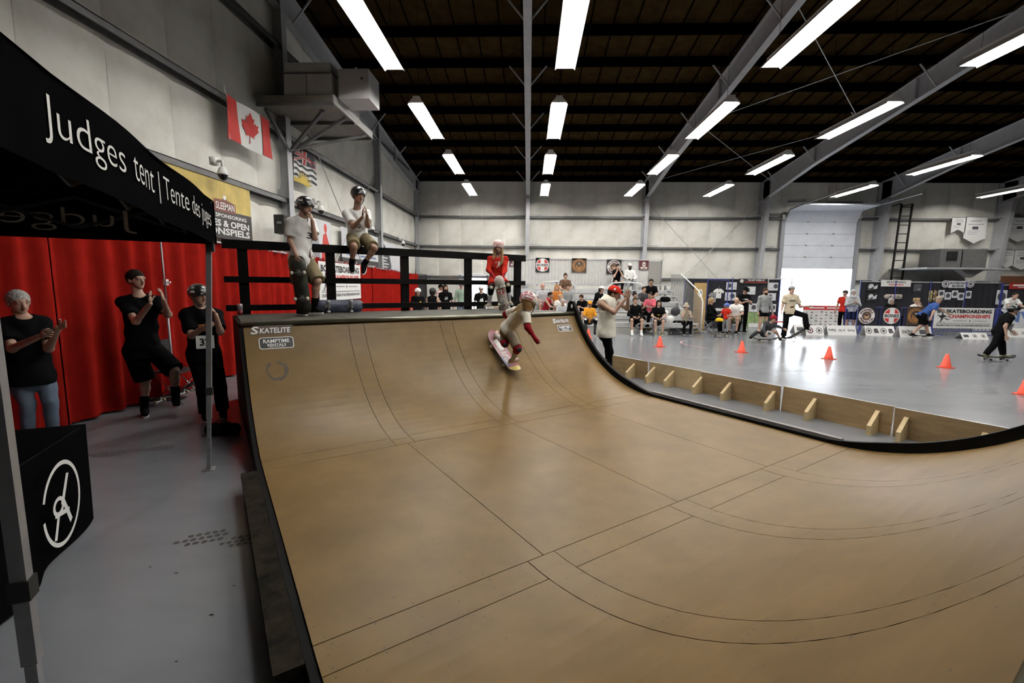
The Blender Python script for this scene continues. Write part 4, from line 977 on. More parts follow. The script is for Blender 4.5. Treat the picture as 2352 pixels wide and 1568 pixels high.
# --- flags and banners on the left wall
M_fred = mat('flag_red', (.42, .02, .015), .7); M_fwh = mat('flag_white', (.7, .7, .68), .7); M_fnv = mat('flag_navy', (.01, .01, .022), .7); M_fye = mat('flag_yellow', (.55, .4, .06), .7)
def wall_sheet(y0, z0, y1, z1, x=-5.95, wave=.0, skew=0.):
    """sheet facing into the hall; a runs along +Y (left to right as seen), b up"""
    return (lambda a, b, c: V3(x+c+wave*math.sin(a*6+b*3)+.0, y0+a+skew*b, z0+b)), y1-y0, z1-z0
def banner(name, label, cat, fn, w, h, m, n=6, part='sheet', thick=True):
    t = thing(name, label, cat, fn(w/2, 0, 0)); mb = MB(); mb.grid(lambda u, v: fn(u*w, v*h, 0), n, n)
    if thick: mb.grid(lambda u, v: fn(u*w, (1-v)*h, -.004), n, n)
    mb.build(part, m, t, True); return t
fn, w, h = wall_sheet(8.9, 4.5, 10.42, 5.32, -5.82, .03)
fl = banner('national_flag', 'red and white maple leaf flag hung below the upper wall beam', 'flag', fn, w, h, M_fwh, 10, 'cloth')
S_ = Sheet(fn, .014); S_.rect(0, 0, w*.25, h, M_fred, 'red_band', 1, 6); S_.rect(w*.75, 0, w, h, M_fred, 'red_band', 1, 6)
leaf = [(0, -.5), (.02, -.5), (.015, -.22), (.24, -.27), (.21, -.2), (.44, .02), (.38, .06), (.43, .22), (.3, .19), (.27, .26), (.17, .13), (.2, .4), (.12, .35), (0, .55)]
leaf = leaf+[(-x, y) for x, y in leaf[::-1][1:]]
cx, cy = w*.5, h*.5; S_.put([(cx+x*h*.68, cy+y*h*.72) for x, y in leaf]+[(cx, cy)], [(i, (i+1) % len(leaf), len(leaf)) for i in range(len(leaf))], M_fred, 'maple_leaf', 1); S_.build(fl)
mb = MB(); mb.tube([fn(0, h+.35, .0), fn(0, h, .0)], .006, 5); mb.tube([fn(.02, h, 0.01), fn(.05, 0, .01)], .012, 5); mb.build('hoist_rope', M_fwh, fl)
fn, w, h = wall_sheet(11.55, 4.3, 12.75, 5.15, -5.93, .03)
fl = banner('provincial_flag', 'flag with cross emblem, dark wavy stripes and yellow sun beneath the heater shelf', 'flag', fn, w, h, M_fwh, 10, 'cloth')
S_ = Sheet(fn, .01); S_.rect(0, h*.62, w, h, M_fnv, 'navy_field', 1, 6)
for (a, b, c, d, t) in ((0, .62, 1, 1, .055), (0, 1, 1, .62, .055)):
    S_.poly([(a*w, b*h-t*h*.6), (c*w, d*h-t*h*.6), (c*w, d*h+t*h*.6), (a*w, b*h+t*h*.6)], M_fwh, 'white_cross', 1.5); S_.poly([(a*w, b*h-t*h*.3), (c*w, d*h-t*h*.3), (c*w, d*h+t*h*.3), (a*w, b*h+t*h*.3)], M_fred, 'red_cross', 2)
S_.rect(w*.42, h*.62, w*.58, h, M_fwh, 'white_cross', 2.3); S_.rect(0, h*.765, w, h*.86, M_fwh, 'white_cross', 2.3); S_.rect(w*.455, h*.62, w*.545, h, M_fred, 'red_cross', 2.8); S_.rect(0, h*.785, w, h*.84, M_fred, 'red_cross', 2.8)
for k in range(3):
    top = []; bot = []
    for i in range(17): x = w*i/16; y = h*(.53-.17*k+.025*math.sin(i*1.1)); top.append((x, y+.033*h)); bot.append((x, y-.033*h))
    S_.put(top+bot, [(i, i+1, 18+i, 17+i) for i in range(16)], M_fnv, 'wavy_stripe', 1.2)
S_.disc(w*.45, h*.02, w*.26, M_fye, 'sun', 2, 20, h*.24, 0, 0, math.pi)
for k in range(9):
    t = math.pi*(k+.5)/9; S_.poly([(w*.45+w*.27*math.cos(t-.12), h*.02+h*.25*math.sin(t-.12)), (w*.45+w*.4*math.cos(t), h*.02+h*.42*math.sin(t)), (w*.45+w*.27*math.cos(t+.12), h*.02+h*.25*math.sin(t+.12))], M_fye, 'sun_ray', 2)
S_.rect(0, -.0*h, w*.7, .12*h, M_fye, 'sun', 2, 4); S_.build(fl)
# sponsor banner
M_yel = mat('banner_yellow', (.62, .47, .13), .6, var=.25, scale=3); M_bbk = mat('banner_black', (.025, .022, .022), .55)
fn, w, h = wall_sheet(7.2, 2.62, 9.78, 3.74, -5.98)
bn = banner('sponsor_banner', 'yellow and black sponsor banner under the camera, half hidden by the tent', 'banner', fn, w, h, M_yel)
S_ = Sheet(fn, .003); S_.rect(0, 0, w, h*.48, M_bbk, 'black_field', 1)
S_.poly([(w*.55, h*.45), (w*.8, h*.45), (w*.8, h*.62), (w*.70, h*.66), (w*.675, h*.76), (w*.65, h*.66), (w*.55, h*.65)], mat('banner_maroon', (.16, .05, .035), .6), 'plaque', 1.5); S_.text('SLEEMAN', w*.57, h*.49, w*.785, h*.61, M_white, 'lettering', 2.5, bold=.01)
S_.disc(w*.675, h*.7, w*.018, M_white, 'crest', 2, 10)
S_.text('PROUDLY SPONSORING', w*.28, h*.355, w*.93, h*.42, M_white, 'lettering', 2, bold=.02); S_.text('LEAGUES & OPEN', w*.25, h*.2, w*.96, h*.315, M_white, 'lettering', 2, bold=.03); S_.text('BONSPIELS', w*.42, h*.06, w*.965, h*.18, M_white, 'lettering', 2, bold=.03); S_.build(bn)
# white banner with a red figure
M_pan = mat('banner_white', (.62, .63, .66), .6)
fn, w, h = wall_sheet(12.15, 2.1, 13.75, 3.55, -5.98); bn = banner('wall_banner', 'white wall banner with red player silhouette behind the standing boy', 'banner', fn, w, h, M_pan); S_ = Sheet(fn, .003); M_frd2 = mat('print_red', (.5, .04, .03), .6)
S_.poly([(w*.55, h*.1), (w*.95, h*.05), (w*.9, h*.55), (w*.78, h*.78), (w*.66, h*.72), (w*.6, h*.45)], M_frd2, 'figure', 1); S_.disc(w*.76, h*.86, w*.06, M_frd2, 'figure', 1, 14, h*.09); S_.disc(w*.35, h*.55, w*.14, mat('print_grey', (.3, .31, .34), .6), 'figure', 1, 16); S_.poly([(w*.2, 0), (w*.55, 0), (w*.48, h*.45), (w*.25, h*.45)], MATS['print_grey'], 'figure', 1); S_.build(bn)
fn, w, h = wall_sheet(14.5, 2.1, 18.0, 3.55, -5.98); bn = banner('wall_banner', 'white wall banner with blue ring emblem behind the seated boy', 'banner', fn, w, h, M_pan); S_ = Sheet(fn, .003); M_pbl = mat('print_blue', (.12, .18, .34), .6)
S_.disc(w*.2, h*.62, .34, M_pbl, 'emblem', 1, 28, .34, .86); S_.poly([(w*.12, h*.75), (w*.15, h*.75), (w*.2, h*.5), (w*.18, h*.45)], M_pbl, 'emblem'); S_.poly([(w*.28, h*.75), (w*.25, h*.75), (w*.2, h*.5), (w*.22, h*.45)], M_pbl, 'emblem'); S_.rect(0, h*.08, w, h*.34, M_bbk, 'black_band', 1); S_.text('cadowner.com', w*.2, h*.13, w*.9, h*.27, M_white, 'lettering', 2, bold=.02); S_.text('Clayton', w*.08, h*.38, w*.36, h*.47, M_pbl, 'lettering', 2); S_.rect(w*.45, h*.4, w*.7, h*.44, M_pbl, 'lettering', 2); S_.rect(w*.74, h*.4, w*.92, h*.44, M_pbl, 'lettering', 2); S_.build(bn)
fn, w, h = wall_sheet(18.55, 2.1, 21.6, 3.45, -5.98); bn = banner('wall_banner', 'white wall banner with dark portrait on its left by the far corner', 'banner', fn, w, h, M_pan); S_ = Sheet(fn, .003); S_.poly([(0, 0), (w*.34, 0), (w*.38, h*.3), (w*.3, h*.62), (w*.1, h*.9), (0, h)], mat('print_dark', (.06, .06, .07), .6), 'portrait', 1)
for k in range(5): S_.rect(w*.03, h*(.15+.09*k), w*(.16+.05*(k % 3)), h*(.18+.09*k), M_white, 'lettering', 2)
S_.disc(w*.62, h*.72, .22, MATS['print_dark'], 'emblem', 1, 20, .1, .8, math.pi, 2*math.pi); S_.build(bn)
# poster hung on the red curtain
fn, w, h = wall_sheet(11.8, 1.28, 14.75, 2.34, XC+.1); po = banner('event_poster', 'white event poster with black lettering pinned on the red curtain', 'poster', fn, w, h, M_white); S_ = Sheet(fn, .003)
def champ(S_, w, h, a0=.04):
    S_.text('BC SKATEBOARDING', w*a0, h*.74, w*.96, h*.92, M_black, 'lettering', 1, bold=.045); S_.text('CHAMPIONSHIPS', w*.24, h*.5, w*.95, h*.68, M_frd2, 'lettering', 1, bold=.04)
    S_.rect(w*.32, h*.36, w*.56, h*.375, M_black, 'rule', 1); S_.rect(w*.66, h*.36, w*.9, h*.375, M_black, 'rule', 1); S_.disc(w*.61, h*.367, h*.04, M_black, 'rule', 1, 4)
    S_.rect(w*.04, h*.225, w*.96, h*.24, M_black, 'rule', 1); S_.text('CELEBRATING 50 YEARS OF SKATEBOARDING IN BC', w*.04, h*.1, w*.96, h*.18, M_black, 'lettering', 1, bold=.03)
    # pushing skater silhouette
    for P_ in ([(.1, .5), (.17, .53), (.2, .62), (.14, .66), (.08, .6)], [(.12, .52), (.16, .5), (.13, .36), (.11, .3), (.09, .3), (.11, .37)], [(.15, .5), (.19, .5), (.24, .43), (.27, .44), (.27, .42), (.23, .4)], [(.17, .6), (.25, .58), (.26, .56), (.17, .56)], [(.05, .65), (.1, .63), (.1, .6), (.05, .62)]): S_.poly([(x*w, y*h) for x, y in P_], M_black, 'skater_silhouette', 1)
    S_.disc(w*.135, h*.69, h*.045, M_black, 'skater_silhouette', 1, 10); S_.rect(w*.06, h*.275, w*.19, h*.29, M_black, 'skater_silhouette', 1)
champ(S_, w, h); S_.build(po)
# --- dome security cameras on the lower wall beam
def dome_cam(label, p):
    t = thing('dome_camera', label, 'camera', p, 0, 'dome security cameras'); mb = MB(); mb.box(p+V3(-.14, -.02, .24), (.1, .12, .14)); mb.tube([p+V3(-.12, 0, .25), p+V3(0, 0, .25), p+V3(0, 0, .14)], .03, 8); mb.build('bracket', M_white, t, True)
    mb = MB(); mb.lathe(p, [(.035, .15), (.06, .12), (.09, .03), (.092, 0)], 16); mb.build('housing', M_white, t, True); mb = MB(); mb.sphere(p, (.083, .083, .1), 16, 10); mb.build('dome', mat('smoked_dome', (.01, .01, .012), .1), t, True)
for lab, px, py in (('white dome camera over the yellow sponsor banner', 512, 402), ('white dome camera right of the standing boy', 737, 484), ('white dome camera by the knee of the seated boy', 855, 528), ('white dome camera nearest the far corner of the left wall', 926, 560)): dome_cam(lab, AX(px, py, -5.72))
# small black speaker on the column
p = AX(648, 516, -5.75); sp = thing('wall_speaker', 'small black box speaker fixed to the left wall column', 'speaker', p); mb = MB(); mb.box(p, (.22, .3, .42)); mb.build('cabinet', M_black, sp); mb = MB(); mb.box(p+V3(.115, 0, 0), (.01, .26, .38)); mb.build('grille', M_dark, sp); mb = MB(); mb.box(p+V3(.02, -.16, .03), (.1, .02, .05)); mb.build('bracket', M_alu, sp)
# --- heater unit on a braced shelf high on the left wall
hz = 5.72; ac = thing('heater_shelf', 'braced plywood shelf high on the left wall carrying the heater', 'shelf', (-5.2, 11.5, hz)); Xs, Xe, Ya, Yb = -6.1, -4.36, 10.42, 12.85
M_shelf = mat('shelf_ply', (.2, .18, .155), .6, var=.25, scale=5); M_hvac = mat('hvac_white', (.5, .5, .48), .45, var=.12, scale=3)
mb = MB(); mb.box2((Xs, Ya, hz), (Xe, Yb, hz+.025)); mb.build('shelf_board', M_shelf, ac)
for y in (Ya, (Ya+Yb)/2, Yb): mb = MB(); mb.bar((Xs, y, hz-.04), (Xe, y, hz-.04), .06, .08); mb.build('joist', M_girt, ac)
mb = MB(); mb.bar((Xe, Ya-.03, hz+.06), (Xe, Yb+.03, hz+.06), .03, .18); mb.build('edge_board', M_hvac, ac)
mb = MB(); mb.bar((Xs, Ya, hz+.06), (Xe, Ya, hz+.06), .03, .16); mb.build('edge_board', M_shelf, ac)
for (y, xe) in ((11.3, Xe+.1), (11.4, Xe+.9), (11.2, Xs+.1)):
    ye = {Xe+.1: 12.5, Xe+.9: 11.2}.get(xe, 10.6); mb = MB(); mb.bar((-5.86, y, 4.95), (min(xe, Xe-.05), ye, hz-.06), .07, .07); mb.build('brace', M_girt, ac)
mb = MB(); mb.bar((-5.86, 11.35, 4.95), (-4.75, 10.75, hz-.06), .07, .07); mb.build('brace', M_girt, ac)
hv = thing('heater_unit', 'large pale sheet metal heater standing on the high wall shelf', 'heater', (-5, 11, hz+.03)); mb = MB(); mb.box2((-5.5, 10.5, hz+.03), (-4.42, 11.6, hz+.62)); mb.build('cabinet', M_hvac, hv); mb = MB(); mb.box2((-5.48, 10.52, hz+.64), (-4.45, 11.58, hz+.86)); mb.build('top_plenum', M_hvac, hv); mb = MB(); mb.box2((-5.0, 10.494, hz+.05), (-4.985, 10.5, hz+.62)); mb.build('seam', M_girt, hv)
mb = MB(); mb.box2((-5.52, 10.48, hz+.615), (-4.4, 11.62, hz+.645)); mb.build('seam_band', M_girt, hv)
M_hv2 = mat('hvac_grey', (.44, .44, .43), .45)
mb = MB(); mb.box2((-4.28, 10.5, hz+.1), (-3.6, 11.2, hz+.72)); mb.build('intake_box', M_hv2, hv); mb = MB(); mb.box2((-4.42, 10.7, hz+.25), (-4.28, 11.1, hz+.6)); mb.build('duct_collar', M_hv2, hv)
mb = MB(); mb.tube([(-3.75, 10.495, hz+.52), (-3.75, 10.49, hz+.52)], .025, 8); mb.build('knockout', M_dark, hv)
mb = MB(); mb.box2((-4.345, 10.6, hz+.04), (-4.335, 11.9, hz+.42)); mb.build('side_cover', M_hvac, hv)
S_ = Sheet(lambda a, b, c: V3(-4.334+c, 10.95+a, hz+.2+b), .002); S_.rect(0, 0, .35, .07, M_dark, 'maker_plate', 1); S_.build(hv)
# ---------------------------------------------------------------- skateboards
M_grip = mat('grip_black', (.012, .012, .012), .9); M_wheel = mat('wheel_cream', (.6, .55, .42), .4); M_truck = mat('truck_metal', (.35, .35, .34), .35, .8); M_maple = mat('maple_edge', (.45, .3, .14), .5)
def board_fn(o, ax, ay, az, L, W):
    def fn(a, b, c):      # a along -L/2..L/2, b across, c above the top face
        t = max(0, abs(a)-L*.31); k = .32*t*t/(L*.19)*1.4; d = (b/(W/2))**2*.006; return o+ax*a+ay*b+az*(k+d+c)
    return fn
def skateboard(label, o, ax, ay, bottom='worn_dark', top=None, L=.8, W=.2, wheel=None, decal=None, group='skateboards'):
    """o = centre of the deck's top face; az = up from the wheels through the deck"""
    o = np.asarray(o, float); ax = nrm(ax); ay = nrm(np.asarray(ay, float)-ax*np.dot(ay, ax)); az = np.cross(ax, ay)
    t = thing('skateboard', label, 'skateboard', o-az*.1, 0, group); fn = board_fn(o, ax, ay, az, L, W); n = 18
    out = []
    for i in range(n+1):
        u = -math.cos(math.pi*i/n); hw = W/2*(1 if abs(u) < .72 else math.sqrt(max(0, 1-((abs(u)-.72)/.28)**2))); out.append((u*L/2, max(hw, .001)))
    top_v = [fn(a, s_*w_, 0) for a, w_ in out for s_ in (-1, 0, 1)]; bot_v = [fn(a, s_*w_, -.011) for a, w_ in out for s_ in (-1, 0, 1)]
    q = lambda k, j, b=0: k*3+j+b
    Ft = [(q(k, j), q(k+1, j), q(k+1, j+1), q(k, j+1)) for k in range(n) for j in range(2)]
    N = len(top_v); Fb = [tuple(x+N for x in f[::-1]) for f in Ft]; Fs = []
    for k in range(n): Fs += [(q(k, 0), q(k, 0)+N, q(k+1, 0)+N, q(k+1, 0)), (q(k, 2), q(k+1, 2), q(k+1, 2)+N, q(k, 2)+N)]
    mb = MB(); mb.add(top_v+bot_v, Fb+Fs); dk = mb.build('deck', bottom if not isinstance(bottom, str) else MATS[bottom], t, True)
    mb = MB(); mb.add([v+az*.0008 for v in top_v], Ft); mb.build('grip_tape', top or M_grip, t, True)
    for s_ in (-1, 1):
        c = o+ax*s_*L*.22-az*.011; mb = MB(); mb.obox(c-az*.004, [ax, ay, az], [.045, .028, .005]); mb.prism([c+ax*.03-az*.008, c-ax*.03-az*.008, c-ax*.008-az*.045, c+ax*.008-az*.045], ay*.03); mb.tube([c-az*.045-ay*.075, c-az*.045+ay*.075], .008, 6); tr = mb.build('truck', M_truck, t)
        for q_ in (-1, 1):
            mb = MB(); mb.lathe(c-az*.045+ay*q_*.085, [(.018, -.017), (.026, -.012), (.026, .012), (.018, .017)], 12, [ax, az, -ay]); mb.build('wheel', wheel or M_wheel, tr, True)
    if decal:
        S_ = Sheet(lambda a, b, c: fn(a, b, -.0115-c) if decal[0] == 'bottom' else fn(a, b, .0012+c), .0006); decal[1](S_, L, W); S_.build(dk)
    return t
mat('worn_dark', (.035, .038, .026), .5, var=.5, scale=14, col2=(.012, .012, .012)); mat('deck_navy', (.012, .018, .05), .45, var=.6, scale=12, col2=(.07, .08, .11)); mat('deck_pink', (.42, .1, .13), .4, var=.45, scale=9, col2=(.5, .45, .47)); mat('deck_pale', (.5, .36, .36), .45, var=.3, scale=10, col2=(.42, .44, .36)); mat('deck_black', (.02, .02, .02), .5); mat('deck_wood', (.33, .2, .09), .5, var=.3, scale=6); mat('deck_lime', (.35, .42, .2), .5); mat('deck_yellow', (.7, .55, .12), .45)
# ---------------------------------------------------------------- people around the ramp
def px(Y0): return lambda x, y, dy=0.: AY(x, y, Y0+dy)
# boy standing on the deck, holding a board upright
p = px(RP(1.2, 7.35, 0)[1]); 
Jb = dict(pel=p(692, 592), chs=p(693, 515), hd=p(701, 474, -.02), shR=p(669, 512, -.1), shL=p(713, 512, .12), elR=p(667, 552, -.14), wrR=p(680, 585, -.22), elL=p(723, 546, .06), wrL=p(717, 506, -.06), knL=p(729, 645, -.05), anL=p(722, 706, .05), knR=p(688, 652, -.12), anR=p(690, 710, .0), across=V3(-.35, -1, 0), front=V3(1, -.35, 0), toeL=nrm(V3(1, -.5, 0)), toeR=nrm(V3(.9, -.7, 0)))
def dec_txt(txt, az0, el0, az1, el1, m):
    def g(hp, h_, hs):
        S_ = Sheet(lambda a, b, c: hp(a, b, c), .0015); S_.text(txt, az0, el0, az1, el1, m, 'sticker', 1, bold=.03); S_.build(h_)
    return g
def dec_blob(pts, m, name='sticker'):
    def g(hp, h_, hs):
        S_ = Sheet(lambda a, b, c: hp(a, b, c), .0012); S_.poly(pts, m, name, 1); S_.build(h_)
    return g
def dec_patch(a0, b0, a1, b1, m):
    def g(hp, h_, hs):
        S_ = Sheet(lambda a, b, c: hp(a, b, c), .0012); S_.rect(a0, b0, a1, b1, m, 'colour_patch', 1, 8); S_.build(h_)
    return g
def dec_disc(az, el, r, m, ri=0.):
    def g(hp, h_, hs):
        S_ = Sheet(lambda a, b, c: hp(a, b, c), .0015); S_.disc(az, el, r, m, 'sticker', 1, 16, r, ri); S_.build(h_)
    return g
M_hblk = mat('helmet_black', (.012, .012, .013), .3, coat=.4)
person('boy in white t-shirt and black helmet standing on the ramp deck with a board', Jb, 'light', .98, True, ('short', 'brown'), (('tee', 'white', dict(loose=.05, hem=.16, sleeve=.8)), ('shorts', 'khaki', dict(loose=.035, len=1.0)), ('socks', 'black', dict(len=.3)), ('shoes', 'black'), ('print', 'brown', dict(down=.42, side=-.05, w=.09, h=.16)), ('print', 'charcoal', dict(text='3', down=.16, side=-.02, w=.1, h=.09, out=.165))),
       ('helmet', M_hblk, dict(tail=True, decals=[dec_blob([(1.9, .3), (1.5, .25), (1.05, .28), (1.1, .5), (1.5, .58), (1.85, .5)], M_white), dec_blob([(1.9, .06), (.95, .06), (.95, .18), (1.9, .18)], M_white), dec_disc(2.4, .25, .22, M_white, .7)])), V3(.93, -.3, -.18), mouth=.8, hands={'R': dict(dir=V3(.1, -.1, -1), curl=.7), 'L': dict(dir=V3(-.15, -.15, 1), palm=V3(-1, 0, 0), curl=.5)})
# his board stands on its tail in front of him
bt, bb = p(681, 588, -.27), p(698, 718, -.2); bb[2] = DECK+.03
ax_ = nrm(bt-bb); skateboard('worn dark skateboard stood upright by the boy in white on the deck', (bt+bb)/2+V3(0, .02, 0), ax_, V3(1, .15, 0), 'worn_dark', None, .84, .205, decal=None)
# navy board lying on its side against the rail
c_ = RP(1.75, UD-.24, DECK+.105); skateboard('navy skateboard propped on its edge against the guard rail', c_+RU*.07, RWv, -RZ, 'deck_navy', None, .82, .21, mat('wheel_white', (.6, .6, .58), .4))
# boy sitting on the top rail, clapping
p = px(RP(2.0, UD-.12, 0)[1])
Jb = dict(pel=p(822, 541), chs=p(819, 494, -.02), hd=p(823, 449, -.06), shR=p(797, 491, -.1), shL=p(842, 491, .08), elR=p(811, 521, -.2), wrR=p(833, 498, -.34), elL=p(845, 518, -.1), wrL=p(843, 494, -.3), knR=p(813, 566, -.42), anR=p(808, 605, -.3), knL=p(860, 570, -.3), anL=p(836, 607, -.26), across=V3(-.95, -.35, 0), front=V3(.35, -1, 0), toeR=nrm(V3(.35, -.75, -.6)), toeL=nrm(V3(.1, -.75, -.6)))
person('boy in white t-shirt and black helmet sitting on the guard rail clapping', Jb, 'tan', .9, True, ('short', 'dark'), (('tee', 'white', dict(loose=.045, hem=.1)), ('shorts', 'khaki', dict(loose=.03, len=.85)), ('socks', 'black', dict(len=.2)), ('shoes', 'black'), ('print', 'charcoal', dict(down=.15, w=.2, h=.05, out=.16)), ('bib', 'white', dict(text='50', w=.2, h=.16, out=.15))), ('helmet', M_hblk, dict(tail=True)), V3(.72, -.68, -.1), mouth=1.3, head_s=1.06,
       hands={'R': dict(dir=V3(.15, -.25, 1), palm=V3(1, .2, 0), curl=.12, thumb=V3(0, -1, .3)), 'L': dict(dir=V3(-.05, -.3, 1), palm=V3(-1, -.2, 0), curl=.12, thumb=V3(0, -1, .3))})
# girl in red at the right end of the deck, board upright between her knees
p = px(RP(4.62, UD-.2, 0)[1]-.05)
Jb = dict(pel=p(1141, 636, .05), chs=p(1143, 597), hd=p(1144.5, 567, -.05), shR=p(1126, 595), shL=p(1161, 595), elR=p(1122, 620, -.1), wrR=p(1137, 638, -.3), elL=p(1159, 620, -.1), wrL=p(1154, 639, -.3), knR=p(1128, 663, -.36), anR=p(1124, 697, -.28), knL=p(1166, 657, -.34), anL=p(1170, 692, -.25), across=V3(-1, 0, 0), front=V3(0, -1, 0), toeR=nrm(V3(-.6, -.8, 0)), toeL=nrm(V3(.5, -.85, 0)))
M_hwht = mat('helmet_white', (.7, .68, .67), .35, var=.35, scale=9, col2=(.45, .14, .13))
def hairfall(root, J, A, hs):
    hr, hf, hu = A; hd = J['hd']; S = Solid(.0085, .015)
    for q in (-1, 1): S.cone(hd+hr*q*.075*hs-hu*.03*hs+hf*.02*hs, hd+hr*q*.085*hs-hu*.3*hs+hf*.07*hs, .03*hs, .025*hs, (hf, .7)); S.cone(hd+hr*q*.085*hs-hu*.2*hs+hf*.06*hs, hd+hr*q*.05*hs-hu*.34*hs+hf*.1*hs, .03*hs, .02*hs, (hf, .6))
    v, f = S.mesh(); mkobj('hair', v, f, mat('hair_blonde', HAIR['blonde'], .55, var=.35, scale=40), root, True)
person('girl in red hooded top and white helmet seated at the deck corner', Jb, 'light', .74, True, None, (('hoodie', 'red', dict(loose=.05, hem=.06, sleeve=.55)), ('shorts', 'red', dict(loose=.03, len=.7)), ('kneepad', 'black', dict(cap='stone')), ('armpad', 'dred'), ('socks', 'lgrey', dict(len=.5)), ('shoes', 'stone'), ('print', 'white', dict(down=.1, w=.18, h=.17, out=.155))), ('helmet', M_hwht, {}), V3(-.12, -.95, -.22), mouth=.8, head_s=1.08, extra=hairfall,
       hands={'R': dict(dir=V3(.5, -.5, -.3), palm=V3(.3, 0, -1), curl=.6), 'L': dict(dir=V3(-.5, -.5, -.3), palm=V3(-.3, 0, -1), curl=.6)})
def dec_bones(S_, L, W):
    S_.rect(-L*.5, -W*.3, -L*.28, W*.3, MATS['deck_lime'], 'tail_print', 1); S_.disc(L*.12, 0, W*.36, M_frd2, 'emblem', 1, 20); S_.rect(L*.12-.055, -.018, L*.12+.055, .018, M_white, 'emblem', 2); S_.rect(L*.12-.018, -.055, L*.12+.018, .055, M_white, 'emblem', 2); S_.disc(-L*.12, 0, W*.22, M_white, 'emblem', 1, 16, None, .75)
bt, bb = p(1147, 645, -.42), p(1158, 712, -.3); bb[2] = max(bb[2], DECK+.02)
skateboard('pale pink skateboard with red cross emblem held upright by the girl in red', (bt+bb)/2, nrm(bt-bb), V3(1, .1, 0), 'deck_pale', None, .74, .19, decal=('bottom', dec_bones))
# drink can at the left end of the deck
c_ = RP(.34, UD-.2, DECK); cn = thing('drink_can', 'red and white drink can at the left end of the ramp deck', 'can', c_)
mb = MB(); mb.lathe(c_, [(.03, 0), (.036, .008), (.036, .07)], 14); mb.build('lower_print', mat('can_red', (.2, .02, .03), .3, .5), cn, True); mb = MB(); mb.lathe(c_, [(.036, .07), (.036, .15), (.028, .165), (.026, .165)], 14); mb.build('upper_print', mat('can_pale', (.55, .5, .52), .3, .5), cn, True)
# ---- the skater on the far transition
w_, s_ = s_of(1150, 818); o_ = surf(w_, s_, .1); dn = nrm(surf(w_, s_-.02)-surf(w_, s_+.02)); nn = nrm(surf(w_, s_, .1)-surf(w_, s_, 0)); ax_ = nrm(dn+RWv*.16)
def dec_ride(S_, L, W):
    S_.poly([(L*.36, -W*.47), (L*.42, -W*.42), (L*.465, -W*.3), (L*.49, -W*.1), (L*.49, W*.1), (L*.465, W*.3), (L*.42, W*.42), (L*.36, W*.47)], MATS['deck_yellow'], 'nose_print', 3); S_.text('RIPZZ', -L*.02, -W*.28, L*.28, W*.28, M_white, 'lettering', 2, shear=.2, bold=.03); S_.poly([(-L*.3, -W*.3), (-L*.05, -W*.1), (-L*.05, W*.3), (-L*.32, W*.2)], M_white, 'streaks', 1)
    S_.rect(L*.05, -W*.45, L*.34, -W*.32, mat('deck_blue', (.2, .3, .5), .45), 'streaks', 1)
M_dtop = MATS['deck_pink']
skateboard('pink and yellow skateboard ridden by the girl down the ramp', o_, ax_, np.cross(nn, ax_), 'deck_black', M_dtop, .8, .2, decal=('top', dec_ride))
p = px(6.35)
fR = o_+ax_*.24+nn*.0; fL = o_-ax_*.27
Jb = dict(pel=p(1166, 755, .05), chs=p(1196, 717, -.08), hd=p(1216, 692, -.12), shR=p(1209, 726, -.22), shL=p(1183, 713, .14), elR=p(1212, 752, -.32), wrR=p(1229, 777, -.36), elL=p(1161, 721, .25), wrL=p(1172, 738, .35), knR=p(1189, 800, -.14), anR=fR+nn*.1+V3(-.02, 0, .02), knL=p(1160, 788, .0), anL=fL+nn*.1, hipR=p(1174, 768, -.04), hipL=p(1161, 766, .16),
          across=V3(.5, -.85, 0), front=V3(.85, .3, -.35), toeR=nrm(np.cross(nn, ax_)*-1 if np.dot(np.cross(nn, ax_), V3(1, 0, 0)) < 0 else np.cross(nn, ax_)), footupR=nn, footupL=nn)
Jb['toeL'] = nrm(Jb['toeR']*.6-ax_*.6)
M_hpnk = mat('helmet_cream', (.66, .6, .56), .35, coat=.3); M_flame = mat('flame_pink', (.4, .06, .1), .35)
def flame(az0, el0, ln, th):      # a tongue of flame: strip that narrows and ends in a round drop
    N = 16
    def g(hp, h_, hs):
        S_ = Sheet(lambda a, b, c: hp(a, b, c), .0016); P_ = []
        for i in range(N+1):
            t = i/N; wv = th*(1-.72*t/.7 if t < .7 else .28+.5*math.sin(math.pi*min(1, (t-.7)/.3))**.8*(1 if t < .99 else 0)); b_ = el0+.05*math.sin(t*4)
            P_ += [(az0+ln*t, b_-wv), (az0+ln*t, b_), (az0+ln*t, b_+wv)]
        S_.put(P_, [(3*i+k, 3*i+3+k, 3*i+4+k, 3*i+1+k) for i in range(N) for k in (0, 1)], M_flame, 'flame_print', 1); S_.build(h_)
    return g
def skater_hair(root, J, A, hs):
    hr, hf, hu = A; hd = J['hd']; S = Solid(.008, .015); b_ = hd-hf*.08*hs-hu*.06*hs; S.ell(hd-hf*.03*hs-hu*.02*hs, (.088*hs, .098*hs, .1*hs), A); S.ell(hd-hu*.05*hs+hf*.13*hs, (.12*hs, .09*hs, .1*hs), A, neg=True); S.cone(b_, p(1194, 703, -.2), .03*hs, .026*hs); S.cone(p(1194, 703, -.2), p(1175, 717, -.22), .026*hs, .01*hs); S.cone(p(1196, 706, -.22), p(1184, 722, -.26), .022*hs, .008*hs)
    v, f = S.mesh(); mkobj('hair', v, f, mat('hair_blonde', HAIR['blonde'], .55, var=.35, scale=40), root, True)
